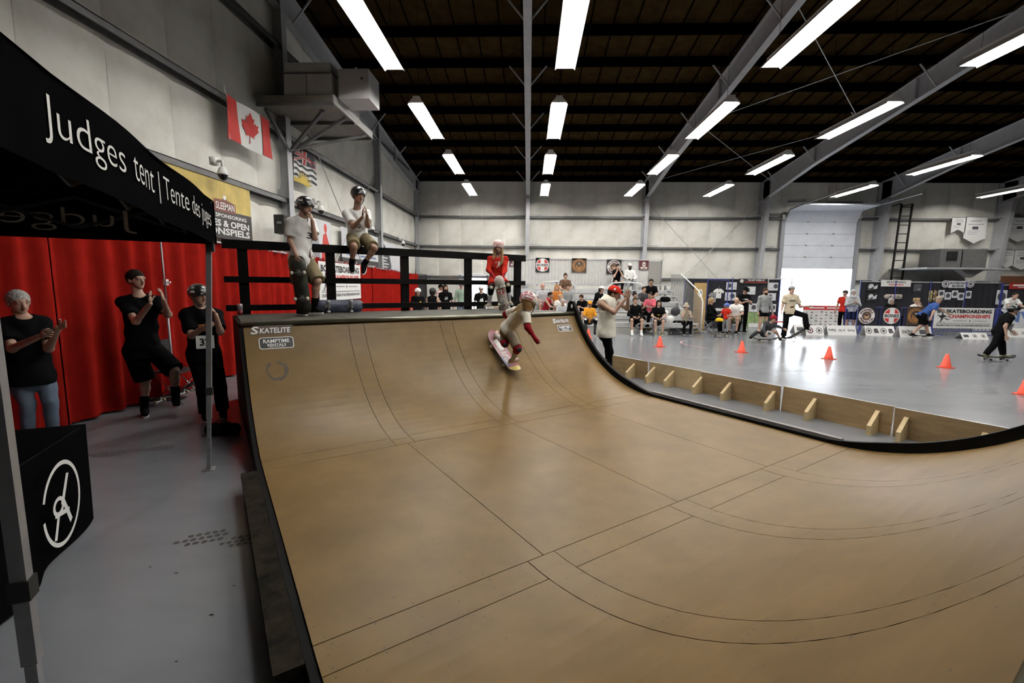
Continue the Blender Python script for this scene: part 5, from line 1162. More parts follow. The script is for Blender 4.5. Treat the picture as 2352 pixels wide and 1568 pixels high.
person('girl skater in pale t-shirt and pink flame helmet riding down the ramp', Jb, 'light', .72, True, None, (('tee', 'palecream' if 'palecream' in C_ else 'cream', dict(loose=.045, hem=.05, sleeve=.75)), ('shorts', 'taupe', dict(loose=.02, len=.9)), ('kneepad', 'dred', dict(cap='charcoal')), ('armpad', 'dred', dict(glove=1)), ('socks', 'lgrey', dict(len=.75)), ('shoes', 'palepink', dict(sole='stone'))),
       ('helmet', M_hpnk, dict(low=.035, fwd=-.012, decals=[dec_patch(3.45, -.12, 4.9, 1.0, M_flame)]+[flame(3.6, e_, l_, .12) for e_, l_ in ((-.02, -1.5), (.3, -1.75), (.62, -1.5), (.92, -1.3))]+[flame(4.8, e_, .9, .13) for e_ in (.1, .5)])), V3(.5, .78, -.3), extra=skater_hair, head_s=1.22, hands={'R': dict(dir=V3(.55, .1, -.8), curl=.5), 'L': dict(curl=.4)}, base=fR-nn*.1)
# ---- clapping man beyond the ramp
p = px(8.5); g_ = G(1392, 884)
Jb = dict(pel=p(1392, 757), chs=p(1396, 694, -.02), hd=p(1411, 675, .02), shR=p(1381, 698, -.14), shL=p(1412, 692, .16), elR=p(1410, 717, -.32), wrR=p(1437, 686, -.3), elL=p(1441, 708, .05), wrL=p(1443, 684, -.16), knR=p(1400, 808, -.05), anR=p(1393, 862, .05), knL=p(1398, 805, .12), anL=p(1400, 858, .25), across=V3(-.3, -1, 0), front=V3(1, -.3, 0))
M_cred = cl('red')
def caplogo(root, J, A, hs):
    hr, hf, hu = A; hd = J['hd']; d = nrm(hr*.92+hf*.1+hu*.35); mb = MB(); c = hd+hu*.05*hs-hf*.012*hs+d*.098*hs; x = nrm(np.cross(d, hu)); y = np.cross(x, d); mb.add([c+x*.018*math.cos(t)+y*.024*math.sin(t) for t in np.arange(10)*math.pi/5], [tuple(range(10))]); mb.build('cap_patch', M_white, root)
person('man in red cap and cream sleeveless top clapping beside the ramp', Jb, 'tan', 1.03, True, ('short', 'dark'), (('tank', 'cream', dict(loose=.05, hem=.12)), ('pants', 'black', dict(loose=.012)), ('shoes', 'black'), ('print', 'charcoal', dict(text='74', down=.22, side=-.08, w=.08, h=.1, out=.16))), ('cap', 'red'), V3(.88, -.35, -.32), hands={'R': dict(dir=V3(.25, 0, 1), palm=V3(.2, 1, 0), curl=.12, thumb=V3(-1, 0, .3)), 'L': dict(dir=V3(.0, -.15, 1), palm=V3(-.2, -1, 0), curl=.2, thumb=V3(-1, 0, .3))}, extra=caplogo, bodyw=1.2, head_s=1.08)
# ---- people by the tent
p = px(5.75)
Jb = dict(pel=p(328, 797), chs=p(322, 696), hd=p(313, 643), shR=p(283, 694, -.08), shL=p(358, 692, .08), elR=p(312, 738, -.25), wrR=p(345, 697, -.32), elL=p(386, 722, .05), wrL=p(375, 688, -.12), knL=p(400, 850, .0), anL=p(404, 915, .05), knR=p(334, 872, .0), anR=p(332, 938, .0), across=V3(-.75, -.65, 0), front=V3(.65, -.75, 0))
person('man in black t-shirt clapping by the red curtain', Jb, 'light', 1.0, True, ('short', 'dark'), (('tee', 'black', dict(loose=.035, hem=.14)), ('shorts', 'black', dict(loose=.04, len=1.0)), ('socks', 'black', dict(len=.35)), ('shoes', 'black')), None, V3(.97, -.2, .02), hands={'R': dict(dir=V3(.05, 0, 1), palm=V3(.9, .4, 0), curl=.06, thumb=V3(-1, 0, .3)), 'L': dict(dir=V3(-.1, -.1, 1), palm=V3(-.9, -.4, 0), curl=.25, thumb=V3(-1, 0, .3))}, bodyw=1.08)
g_ = G(385, 935); skateboard('black skateboard tipped up under the foot of the clapping man', G(392, 930)+V3(0, 0, .17), nrm(V3(.93, .1, .33)), V3(-.1, 1, 0), 'deck_black', None, .8, .2)
p = px(5.62)
Jb = dict(pel=p(468, 806), chs=p(463, 722), hd=p(457, 678, -.02), shR=p(429, 722, -.1), shL=p(496, 724, .1), elR=p(440, 770, -.22), wrR=p(470, 750, -.36), elL=p(506, 762, -.02), wrL=p(495, 722, -.18), knR=p(466, 882, -.05), anR=p(472, 948, .0), knL=p(503, 878, .08), anL=p(512, 942, .12), across=V3(-.8, -.6, 0), front=V3(.6, -.8, 0))
def hgrip(root, J, A, hs): pass
person('boy in black helmet wearing a number bib between tent leg and ramp', Jb, 'light', .96, True, ('short', 'dark'), (('tee', 'black', dict(loose=.05, hem=.14, sleeve=.8)), ('pants', 'black', dict(loose=.035, cuff=.055)), ('shoes', 'black'), ('bib', 'white', dict(text='32', w=.2, h=.17, out=.165, down=.08, side=-.02)), ('print', 'rust', dict(down=.16, w=.2, h=.1, out=.16))), ('helmet', M_hblk, dict(decals=[dec_blob([(1.6, .3), (2.0, .15), (2.3, .35), (2.2, .6), (1.8, .62)], M_white), dec_blob([(.9, .1), (1.4, .05), (1.4, .25), (1.1, .32), (.9, .25)], M_white), dec_blob([(1.0, .55), (1.4, .5), (1.4, .75), (1.1, .8)], mat('sticker_grey', (.35, .4, .35), .5))])), V3(.93, -.35, -.12), hands={'L': dict(dir=V3(-.3, -.3, .9), curl=.6), 'R': dict(curl=.5)})
g_ = G(508, 1000); bg_ = thing('kit_bag', 'black soft bag on the floor by the feet of the bib boy', 'bag', g_); S = Solid(.014, .03); S.cone(g_+V3(-.1, 0, .07), g_+V3(.12, .06, .06), .08, .075); S.cut(g_, V3(0, 0, -1)); v, f = S.mesh(); mkobj('bag_body', v, f, cl('black'), bg_, True); mb = MB(); mb.tube([g_+V3(-.1, 0, .13), g_+V3(0, 0, .2), g_+V3(.1, .05, .13)], .01, 6); mb.build('handle', M_black, bg_)
p = px(4.5)
Jb = dict(pel=p(70, 858), chs=p(58, 748), hd=p(43, 695), shR=p(14, 746, -.1), shL=p(98, 742, .1), elR=p(28, 800, -.2), wrR=p(92, 772, -.34), elL=p(112, 800, .02), wrL=p(134, 752, -.15), knR=p(62, 925, -.04), anR=p(66, 1000, 0), knL=p(116, 920, .06), anL=p(122, 990, .1), across=V3(-.6, -.8, 0), front=V3(.8, -.6, 0))
person('grey haired man in black shirt and jeans behind the judges table', Jb, 'light', .94, True, ('short', 'grey'), (('tee', 'black', dict(loose=.04, hem=.12)), ('pants', 'denim', dict(loose=.015)), ('shoes', 'black')), None, V3(.93, -.35, -.1), mouth=.6, hands={'L': dict(dir=V3(.8, -.1, .3), curl=.25), 'R': dict(curl=.4)}, bodyw=1.1)
# ---------------------------------------------------------------- low plywood barrier beside the ramp
M_ply = mat('barrier_ply', (.36, .24, .115), .6, var=.35, scale=3, bump=.05, bscale=40, stretch=(1, 1, 4)); M_ply2 = mat('barrier_ply_pale', (.5, .37, .2), .6, var=.2, scale=4); M_pine = mat('pine_block', (.6, .46, .25), .6, var=.15, scale=8)
WB = 6.9; segs = [6.75, 5.72, 4.59, 3.27, 1.95, .6]
names = ['farthest plywood barrier panel beside the clapping man', 'pale plywood barrier panel second from the clapping man', 'dark stained plywood barrier panel in the middle of the run', 'plywood barrier panel before the white floor gap', 'nearest plywood barrier panel running behind the ramp edge']
blk = [1420, 1467, 1512, 1580, 1648, 1752, 1848, 1996, 2065, 2250]
for i in range(5):
    u0, u1 = segs[i+1]+.012, segs[i]-.012; o = thing('plywood_barrier', names[i], 'barrier', RP(WB, (u0+u1)/2, 0), 0, 'plywood barrier panels')
    mb = MB(); tl = (.02 if i % 2 else -.02); mb.prism([RP(WB, u0, 0), RP(WB, u1, 0), RP(WB+tl, u1, .36), RP(WB+tl, u0, .36)], RWv*.018); mb.build('panel', M_ply2 if i == 1 else M_ply, o)
    mb = MB(); mb.prism([RP(WB+tl, u0, .36), RP(WB+tl, u1, .36), RP(WB+tl, u1, .364), RP(WB+tl, u0, .364)], RWv*.018); mb.build('edge_band', M_white, o)
    for x in blk:
        yb = 858+(x-1420)*(1022-858)/(2150-1420); g_ = G(x, yb+14); ub = float(np.dot(g_, RU))
        if not (u0 < ub < u1): continue
        mb = MB(); mb.prism([RP(WB-.24, ub, 0), RP(WB-.002, ub, 0), RP(WB-.002, ub, .28), RP(WB-.24, ub, .12)], RU*.045); mb.build('brace_block', M_pine, o)
# ---------------------------------------------------------------- traffic cones
M_cone = mat('cone_orange', (.72, .07, .03), .5)
def cone(label, x, y, h=.32):
    g_ = G(x, y); t = thing('traffic_cone', label, 'cone', g_, 0, 'small orange cones'); mb = MB(); mb.lathe(g_+V3(0, 0, .015), [(.105, 0), (.1, .01), (.028, h-.02), (.02, h-.015)], 18); mb.build('cone_body', M_cone, t, True); mb = MB(); mb.box(g_+V3(0, 0, .008), (.24, .24, .016), .4); mb.build('base', M_cone, t)
for lb, x, y in (('orange cone by the feet of the padded orange jersey kid', 1351, 777), ('orange cone in front of the bleachers', 1515, 796), ('orange cone in front of the crouching skater kid', 1703, 809), ('orange cone on the bright floor in front of the roller door', 1903, 824), ('orange cone nearest the barrier at the right', 2172, 844), ('orange cone cut by the right edge of the view', 2354, 906)): cone(lb, x, y)
# ---------------------------------------------------------------- bleachers
M_alub = mat('bleacher_aluminium', (.62, .63, .64), .38, .35, var=.12, scale=3); M_alud = mat('bleacher_frame', (.3, .31, .32), .45, .5)
BX0, BX1 = -1.3, 6.25
def row(k): return .43+.235*k, 17.0+.62*k
bl = thing('bleachers', 'aluminium bleachers with seven rows facing the ramp', 'bleachers', ((BX0+BX1)/2, 17, 0))
for k in range(7):
    z, y = row(k)
    if k in (3, 4, 5): segs_ = ((BX0, .9), (1.45, 4.2) if k < 5 else (1.3, 3.4), (3.3 if k == 5 else 4.2, BX1))
    else: segs_ = ((BX0, BX1),)
    for a, b in segs_:
        mb = MB(); mb.box2((a, y-.13, z-.045), (b-.03, y+.13, z)); mb.build('seat_board', M_alub, bl)
    if k:
        mb = MB(); mb.box2((BX0, y-.5, z-.44), (BX1, y-.18, z-.405)); mb.build('foot_board', M_alub, bl)
        mb = MB(); mb.box2((BX0, y-.17, z-.4), (BX1, y-.16, z-.26)); mb.build('riser_board', M_alub, bl)
for i in range(6):
    x = BX0+.2+i*(BX1-BX0-.4)/5; mb = MB(); z0, y0 = row(0); z1, y1 = row(6); mb.bar((x, y0, z0-.08), (x, y1, z1-.08), .05, .06); mb.bar((x, y1, 0), (x, y1, z1), .05, .05); mb.bar((x, y0, 0), (x, y0, z0), .05, .05); mb.bar((x, y0-.1, .03), (x, y1+.1, .03), .05, .06); mb.bar((x, (y0+y1)/2, 0), (x, (y0+y1)/2, (z0+z1)/2-.1), .05, .05); mb.build('frame', M_alud, bl)
for x in (1.15, 4.05):      # aisle hand rails
    z, y = row(4); mb = MB(); mb.tube([(x-.75, y, z+.0), (x-.72, y, z+.35), (x-.55, y, z+.52), (x, y, z+.56), (x+.6, y, z+.52), (x+.8, y, z+.35), (x+.84, y, z)], .025, 8); mb.build('hand_rail', mat('rail_white', (.75, .75, .74), .35), bl, True)
    mb = MB(); mb.tube([(x, y+.1, z-.4), (x, y+.1, z+.56)], .03, 8); mb.build('rail_post', M_alud, bl)
# picket guard at the right end
for nm, pts in (('outer', [(17.0, .35, 1.15), (18.4, .9, 2.0), (20.6, 1.5, 2.6)]),):
    for i in range(34):
        t = i/33; y = 16.9+3.9*t; zt = 1.25+1.05*min(1, t*1.5); zb = .15+1.4*t; mb = MB(); mb.tube([(BX1+.08, y, zb), (BX1+.08, y, zt)], .011, 5); mb.build('picket', M_alud, bl)
    mb = MB(); mb.tube([(BX1+.08, 16.9, .1), (BX1+.08, 16.9, 1.25), (BX1+.08, 17.3, 1.6), (BX1+.08, 19.5, 2.3), (BX1+.08, 20.8, 2.3)], .024, 8); mb.build('hand_rail', MATS['rail_white'], bl, True)
    mb = MB(); mb.tube([(BX1+.08, 16.9, .12), (BX1+.08, 20.8, 1.55)], .02, 8); mb.build('bottom_rail', M_alud, bl, True)
# corrugated white panel behind the top row
M_corr = mat('corrugated_white', (.68, .68, .66), .5, var=.08, scale=4)
YP = 21.3; zb_, zt_ = 1.75, AY(1400, 596, YP)[2]
bp = thing('back_panel', 'pale corrugated panel standing behind the top bleacher row', 'panel', ((BX0+BX1)/2, YP, 0))
xa, xb = AY(1150, 600, YP)[0], AY(1490, 600, YP)[0]
nP_ = 11
for i in range(nP_):
    a = xa+(xb-xa)*i/nP_; b = xa+(xb-xa)*(i+1)/nP_; mb = MB(); mb.grid(lambda u, v: V3(a+(b-a)*u, YP+.015*(1 if int(u*16) % 4 < 2 else -1), zb_+(zt_-zb_)*v), 16, 1); mb.build('corrugated_sheet', M_corr, bp)
mb = MB(); mb.bar((xa, YP-.03, zt_), (xb+.7, YP-.03, zt_), .05, .05); mb.build('top_rail', M_alub, bp)
mb = MB(); mb.box2((xb+.02, YP-.02, zb_), (xb+.55, YP+.01, zt_-.06)); mb.build('grey_sheet', mat('panel_grey', (.3, .29, .27), .6), bp)
for x in (xa, (xa+xb)/2, xb+.6): mb = MB(); mb.box2((x-.03, YP+.03, 0), (x+.03, YP+.09, zt_)); mb.build('post', M_alud, bp)
# ---------------------------------------------------------------- flat signs
def sign(name, label, cat, x0, y0, x1, y1, Y, m, group=None, thick=.012, part='panel', floor_=False):
    a = AY(x0, y1, Y); b = AY(x1, y0, Y); c = AY((x0+x1)/2, (y0+y1)/2, Y); w = AY(x1, (y0+y1)/2, Y)[0]-AY(x0, (y0+y1)/2, Y)[0]; h = AY((x0+x1)/2, y0, Y)[2]-AY((x0+x1)/2, y1, Y)[2]
    if floor_: h = h+c[2]-h/2; c[2] = h/2+.002
    t = thing(name, label, cat, c-V3(0, 0, h/2), 0, group); mb = MB(); mb.box(c, (w, thick, h)); mb.build(part, m, t)
    return t, Sheet(plane_fn(c-V3(w/2, thick/2, h/2), V3(1, 0, 0), V3(0, 0, 1)), .004), w, h
M_pred = mat('poster_red', (.55, .03, .03), .6); M_pcop = mat('poster_copper', (.42, .2, .07), .5); M_mar = mat('poster_maroon', (.09, .012, .02), .6); M_bone = mat('skull_white', (.68, .66, .6), .6)
def art_bones(S, w, h):
    r = min(w, h)*.47; S.disc(w/2, h/2, r, M_white, 'emblem', 1); S.disc(w/2, h/2, r*.9, M_pred, 'emblem', 2); S.rect(w/2-r*.3, h/2-r*.9, w/2+r*.3, h/2+r*.9, M_white, 'cross', 3); S.rect(w/2-r*.96, h/2-r*.3, w/2+r*.96, h/2+r*.3, M_white, 'cross', 3.4); S.text('BONES', w/2-r*.85, h/2-r*.2, w/2+r*.85, h/2+r*.2, M_black, 'lettering', 4.4, bold=.03)
def art_chev(S, w, h):
    r = min(w, h)*.46; S.disc(w/2, h/2, r, M_pcop, 'emblem', 1, 28, None, .93); S.disc(w/2, h/2, r*.88, M_pcop, 'emblem', 1); S.disc(w/2, h/2, r*.68, M_brown, 'emblem', 2)
    for k in (0, 1): S.poly([(w/2-r*.5, h/2+r*(.15-.3*k)), (w/2, h/2-r*(.3+.3*k)*.9), (w/2+r*.5, h/2+r*(.15-.3*k)), (w/2+r*.5, h/2+r*(-.03-.3*k)), (w/2, h/2-r*(.5+.28*k)), (w/2-r*.5, h/2+r*(-.03-.3*k))], M_pcop, 'chevron', 3)
    S.poly([(w/2+r*.16*math.cos(math.pi/2+k*math.pi/5)*(1 if k % 2 == 0 else .4), h/2+r*.28+r*.16*math.sin(math.pi/2+k*math.pi/5)*(1 if k % 2 == 0 else .4)) for k in range(10)], M_bone, 'star', 3)
    S.disc(w/2, h/2, r*.83, M_brown, 'lettering', 1.6, 20, None, .93, math.pi*.15, math.pi*.85); S.disc(w/2, h/2, r*.83, M_brown, 'lettering', 1.6, 20, None, .93, math.pi*1.2, math.pi*1.8)
def art_powell(S, w, h):
    r = min(w, h)*.47; S.disc(w/2, h/2, r, M_white, 'emblem', 1); S.disc(w/2, h/2, r*.56, mat('emblem_brown', (.1, .06, .045), .6), 'emblem', 2); S.disc(w/2, h/2-r*.1, r*.3, mat('emblem_tan', (.45, .28, .17), .6), 'emblem', 3, 14); S.disc(w/2, h/2+r*.15, r*.16, MATS['emblem_tan'], 'emblem', 3, 12)
    S.arc('POWELL', w/2, h/2, r*.64, r*.28, math.pi*.9, math.pi*.1, M_mar, 'lettering', 3, .04); S.arc('PERALTA', w/2, h/2, r*.92, r*.28, math.pi*1.1, math.pi*1.9, M_mar, 'lettering', 3, .04)
def art_skull(S, w, h):
    S.disc(w/2, h*.6, w*.2, M_bone, 'skull', 1, 18, h*.26); S.rect(w*.4, h*.25, w*.6, h*.42, M_bone, 'jaw', 1); S.disc(w*.42, h*.58, w*.05, M_mar, 'eye_socket', 2, 10, h*.06); S.disc(w*.58, h*.58, w*.05, M_mar, 'eye_socket', 2, 10, h*.06); S.disc(w*.28, h*.25, w*.16, M_bone, 'hand_bones', 1, 12, h*.08); S.disc(w*.72, h*.25, w*.16, M_bone, 'hand_bones', 1, 12, h*.08); S.rect(w*.15, h*.08, w*.85, h*.14, M_bone, 'lettering', 1)
for nm, lab, x0, y0, x1, y1, m, art in (('poster', 'black square poster with red and white cross disc behind the bleachers', 1230, 592, 1262, 625, M_black, art_bones), ('poster', 'brown square poster with copper chevron disc behind the bleachers', 1313, 593, 1347, 626, M_brown, art_chev), ('poster', 'black poster with round white lettered badge behind the bleachers', 1393, 596, 1427, 629, M_black, art_powell), ('poster', 'small maroon skull poster at the right end of the back panel', 1468, 598, 1490, 620, M_mar, art_skull), ('poster', 'small maroon skull poster seen between the rail and the girl in red', 1170, 591, 1191, 612, M_mar, art_skull)):
    t, S, w, h = sign(nm, lab, 'poster', x0, y0, x1, y1, YP-.05, m, None, .01); art(S, w, h); S.build(t)
# ---------------------------------------------------------------- exhibition booths along the back wall
M_navy = mat('booth_drape', (.008, .008, .014), .85, bump=.1, bscale=20); M_bpipe = mat('blue_pipe', (.03, .04, .22), .4); M_pap = mat('paper_white', (.7, .71, .74), .6); M_ink = mat('ink_grey', (.06, .06, .07), .6)
def booth(label, x0, x1, ytop, Y, name='booth_drape'):
    a, b = AY(x0, ytop, Y), AY(x1, ytop, Y); zt = (a[2]+b[2])/2; t = thing(name, label, 'booth', ((a[0]+b[0])/2, Y, 0)); n = max(2, int((b[0]-a[0])/1.5)); rnd = random.Random(int(x0))
    for i in range(n):
        xa = a[0]+(b[0]-a[0])*i/n; xb = a[0]+(b[0]-a[0])*(i+1)/n; ph = rnd.uniform(0, 6); mb = MB(); mb.grid(lambda u, v: V3(xa+(xb-xa)*u, Y+.02*math.sin(u*38+ph), .03+(zt-.05)*v), 30, 2); mb.build('drape_panel', M_navy, t, True)
    mb = MB(); mb.tube([(a[0], Y, zt), (b[0], Y, zt)], .02, 6); mb.build('cross_pole', M_alub, t)
    for i in range(n+1):
        x = a[0]+(b[0]-a[0])*i/n; mb = MB(); mb.tube([(x, Y-.05, 0), (x, Y-.05, zt+.05)], .022, 6); mb.build('upright', M_bpipe, t)
    return t, zt
YD = 22.0
booth('navy exhibition booth drape left of the roller door', 1573, 1792, 640, YD); booth('navy exhibition booth drape right of the roller door', 1976, 2300, 648, YD); booth('dark booth drape at the right edge of the view', 2302, 2420, 655, YD)
def paper(lab, x0, y0, x1, y1, blob=None, m=None, Y=YD-.03, art=None, cat='print', name='art_print'):
    t, S, w, h = sign(name, lab, cat, x0, y0, x1, y1, Y, m or M_pap, 'prints pinned on the booth drapes', .008, 'sheet')
    if art: art(S, w, h)
    elif blob is not None: S.disc(w*blob, h*.55, h*.28, M_ink, 'motif', 1, 14, h*.3); S.rect(w*.55 if blob < .5 else w*.1, h*.25, w*.9 if blob < .5 else w*.45, h*.35, mat('ink_pale', (.45, .46, .5), .6), 'caption', 1)
    S.build(t)
paper('white print with dark motif, upper left on the left booth', 1668, 648, 1692, 665, .33); paper('white print with grey oval, lower left on the left booth', 1665, 671, 1690, 690, .68); paper('white print with dark motif in the middle of the left booth', 1710, 658, 1735, 676, .3)
paper('white print with tan shield at the top right of the left booth', 1765, 649, 1787, 667, .75); paper('white print beside the bearded man, lower right of the left booth', 1763, 673, 1782, 690, .3); paper('blank white print behind the grey sweatshirt man', 1720, 697, 1742, 716, .5); paper('white print above the grey sweatshirt man at right', 1769, 698, 1782, 716, .5)
t, S, w, h = sign('booth_banner', 'black booth header banner with white and red lettering', 'banner', 1697, 640, 1764, 652, YD-.04, M_black); S.text('THE ART WORK OF', w*.3, h*.55, w*.88, h*.88, M_white, 'lettering', 1, bold=.02); S.text('POWELL PERALTA', w*.22, h*.2, w*.95, h*.48, M_pred, 'lettering', 1, bold=.02); S.disc(w*.1, h*.55, h*.35, M_bone, 'skull', 1, 12); S.build(t)
# hanging t-shirts
def hung_shirt(label, cx, cy, m, sz, dx):
    c = AY(cx, cy, YD-.35); t = thing('hanging_t_shirt', label, 't-shirt', c); k = sz; P_ = [(-.2, -.35), (.2, -.35), (.2, .12), (.33, .02), (.4, .15), (.22, .33), (.08, .36), (0, .32), (-.08, .36), (-.22, .33), (-.4, .15), (-.33, .02), (-.2, .12)]
    mb = MB(); mb.prism([c+V3(x*k, dx*x, z*k) for x, z in P_], V3(0, .06, 0)); mb.build('shirt', m, t); mb = MB(); mb.tube([c+V3(-.2*k, .03, .34*k), c+V3(0, .03, .42*k), c+V3(.2*k, .03, .34*k)], .008, 5); mb.tube([c+V3(0, .03, .42*k), c+V3(0, .03, .6*k)], .006, 5); mb.build('hanger', M_alud, t); mb = MB(); mb.prism([c+V3(-.05*k, -.004, .1*k), c+V3(.07*k, -.004, .12*k), c+V3(.05*k, -.004, .0)], V3(0, .003, 0)); mb.build('shirt_print', M_ink, t)
hung_shirt('grey t-shirt hanging at the left booth', 1639, 683, cl('grey'), .62, .1); hung_shirt('white t-shirt hanging right of the grey one', 1651, 674, cl('white'), .62, .05)
st_ = AY(1648, 700, YD-.35); rk = thing('clothes_rack', 'blue tube clothes rack holding the hanging t-shirts', 'rack', (st_[0], st_[1], 0))
for dx in (-.5, .45): mb = MB(); mb.tube([(st_[0]+dx, YD-.3, 0), (st_[0]+dx, YD-.3, 2.1)], .02, 6); mb.build('post', M_bpipe, rk)
mb = MB(); mb.tube([(st_[0]-.5, YD-.3, 2.1), (st_[0]+.45, YD-.3, 2.1)], .018, 6); mb.build('rail', M_bpipe, rk)
# wooden roll-up banner
M_wd = mat('banner_wood', (.5, .33, .12), .5, var=.35, scale=3, stretch=(.6, 1, 8)); YW = G(1605, 764)[1]
t, S, w, h = sign('roll_up_banner', 'tall golden wood-effect roll up banner beside the bleachers', 'banner', 1592, 650, 1620, 763, YW, M_wd, None, .02, 'sheet', True); S.disc(w*.5, h*.8, w*.2, M_white, 'badge', 1, 18, h*.08); S.disc(w*.5, h*.8, w*.1, M_ink, 'badge', 2, 12, h*.04)
for k in range(9): S.rect(w*.12, h*(.08+.045*k), w*(.7+.18*((k*7) % 3)/2), h*(.095+.045*k), mat('wood_text', (.28, .15, .05), .6), 'lettering', 1)
S.build(t); mb = MB(); c_ = AY(1605, 763, YW); mb.box(V3(c_[0], YW, .03), (w+.1, .2, .06)); mb.build('base', M_alub, t)
# table with goods beside it
def cloth_table(label, cx, y, wd, dp=.7, z=.74, m=None):
    g_ = G(cx, y); g_[2] = 0; t = thing('booth_table', label, 'table', g_); mb = MB()
    def fn(u, v):
        P_ = [(-wd/2, -dp/2), (wd/2, -dp/2), (wd/2, dp/2), (-wd/2, dp/2)]; e = u*4; i = int(min(3, e)); f = e-i; a, b = P_[i], P_[(i+1) % 4]; r = 1+.03*v*math.sin(u*70); return g_+V3((a[0]+(b[0]-a[0])*f)*r, (a[1]+(b[1]-a[1])*f)*r, z-(z-.01)*v)
    mb.grid(fn, 64, 3); mb.grid(lambda u, v: g_+V3((u-.5)*wd, (v-.5)*dp, z), 2, 2); mb.build('table_cloth', m or M_navy, t, True); return t, g_+V3(0, 0, z)
t, q_ = cloth_table('black cloth covered table under the hanging t-shirts', 1650, 752, .9); rnd = random.Random(8)
for k in range(4):
    c_ = q_+V3(-.3+.2*k, -.1, 0); o = thing('small_box', ['white carton', 'pale folded pack', 'white gift box', 'small white tray'][k]+' on the table under the hanging t-shirts, '+['leftmost', 'second from left', 'third from left', 'rightmost'][k], 'box', c_); mb = MB(); mb.box(c_+V3(0, 0, .05), (.14, .12, .1), .2*k); mb.build('body', M_white, o); mb = MB(); mb.box(c_+V3(0, 0, .103), (.15, .13, .012), .2*k); mb.build('lid', M_pap, o)
# green picture crate behind the bearded man
t, S, w, h = sign('photo_crate', 'low crate faced with green leafy pictures by the left booth', 'crate', 1714, 718, 1758, 750, 20.6, mat('crate_green', (.1, .2, .06), .6, var=.6, scale=6, col2=(.35, .4, .2)), None, .3, 'crate', True); S.rect(w*.05, h*.02, w*.95, h*.3, M_pap, 'label', 1); S.rect(w*.32, h*.3, w*.34, h, M_ink, 'divider', 1); S.rect(w*.66, h*.3, w*.68, h, M_ink, 'divider', 1); S.build(t)
# sponsor wall with red top in front of the roller door
YS = G(1900, 752)[1]
t, S, w, h = sign('sponsor_wall', 'low white sponsor banner with red top strip before the roller door', 'banner', 1843, 702, 1950, 750, YS, M_white, None, .03, 'panel', True); S.rect(0, h*.8, w, h, M_pred, 'red_strip', 1); S.rect(w*.12, h*.87, w*.45, h*.93, M_white, 'lettering', 2); S.rect(w*.5, h*.87, w*.9, h*.93, M_white, 'lettering', 2); rnd = random.Random(2)
for r_ in range(5):
    for c_ in range(9):
        x, y = w*(.06+.105*c_), h*(.1+.14*r_); k = (r_*9+c_) % 4; mm = [M_ink, M_mar, MATS['ink_pale'], M_ink][k]
        if k == 0: S.disc(x+w*.02, y+h*.03, h*.035, mm, 'logo', 1, 10, None, .5)
        else: S.rect(x, y+h*.01*k, x+w*(.03+.02*(k % 2)), y+h*(.03+.015*k), mm, 'logo', 1)
S.build(t)
# glass-framed stand by the door
fr = AY(1790, 700, 20.4); t = thing('display_frame', 'slim white display frame standing at the left of the roller door', 'frame', (fr[0], 20.4, 0))
for dx in (-.55, .45): mb = MB(); mb.tube([(fr[0]+dx, 20.4, 0), (fr[0]+dx, 20.4, 2.15)], .018, 6); mb.build('post', M_alub, t)
mb = MB(); mb.tube([(fr[0]-.55, 20.4, 2.15), (fr[0]+.45, 20.4, 2.15)], .018, 6); mb.tube([(fr[0]-.55, 20.4, .3), (fr[0]+.45, 20.4, .3)], .018, 6); mb.build('cross_bar', M_alub, t); mb = MB(); mb.box(V3(fr[0], 20.4, .28), (.95, .06, .06)); mb.build('foot_bar', M_pred, t)
# white A-boards on the floor
def a_board(label, x0, x1, y0, y1, art):
    Y = G((x0+x1)/2, y1)[1]; a = AY(x0, y1, Y)[0]; b = AY(x1, y1, Y)[0]; zt = AY((x0+x1)/2, y0, Y)[2]; w = b-a; t = thing('floor_board', label, 'sign', ((a+b)/2, Y, 0), 0, 'white sponsor boards on the floor'); mb = MB(); mb.prism([(a, Y, 0), (b, Y, 0), (b, Y+.14, zt), (a, Y+.14, zt)], (0, .012, 0)); mb.build('front_panel', M_white, t); mb = MB(); mb.prism([(a, Y+.4, 0), (b, Y+.4, 0), (b, Y+.16, zt), (a, Y+.16, zt)], (0, -.012, 0)); mb.build('back_panel', M_white, t)
    L = math.hypot(.14, zt); S = Sheet(plane_fn(V3(a, Y-.001, 0), V3(1, 0, 0), V3(0, .14, zt)), .003); art(S, w, L); S.build(t)
def logos(*ks):
    def art(S, w, h):
        n = len(ks)
        for i, k in enumerate(ks):
            x = w*(i+.5)/n
            if isinstance(k, str): S.text(k, x-w*.36/n, h*.35, x+w*.36/n, h*.65, M_ink, 'lettering', 1, bold=.02)
            elif k == 0: S.disc(x, h*.5, h*.3, M_ink, 'logo', 1, 18, None, .8); S.disc(x, h*.5, h*.14, M_ink, 'logo', 1, 10)
            elif k == 1: S.disc(x, h*.5, h*.3, M_mar, 'logo', 1, 18); S.disc(x, h*.5, h*.2, M_white, 'logo', 2, 18); S.disc(x, h*.5, h*.12, M_mar, 'logo', 3, 12)
            elif k == 2: S.rect(x-h*.35, h*.3, x+h*.35, h*.7, M_ink, 'logo', 1)
            else: S.poly([(x-h*.2, h*.25), (x+h*.25, h*.3), (x+h*.1, h*.75), (x-h*.25, h*.7)], M_ink, 'logo', 1)
    return art
a_board('striped white floor board behind the raised skateboard', 1826, 1852, 746, 765, logos(2)); a_board('white floor board with two round badges by the beige shirt man', 1852, 1893, 748, 770, logos(1, 0)); a_board('long white floor board with blue letters under the sponsor wall', 1902, 1968, 748, 770, logos('NRJ', 'city of', 'Surrey'))
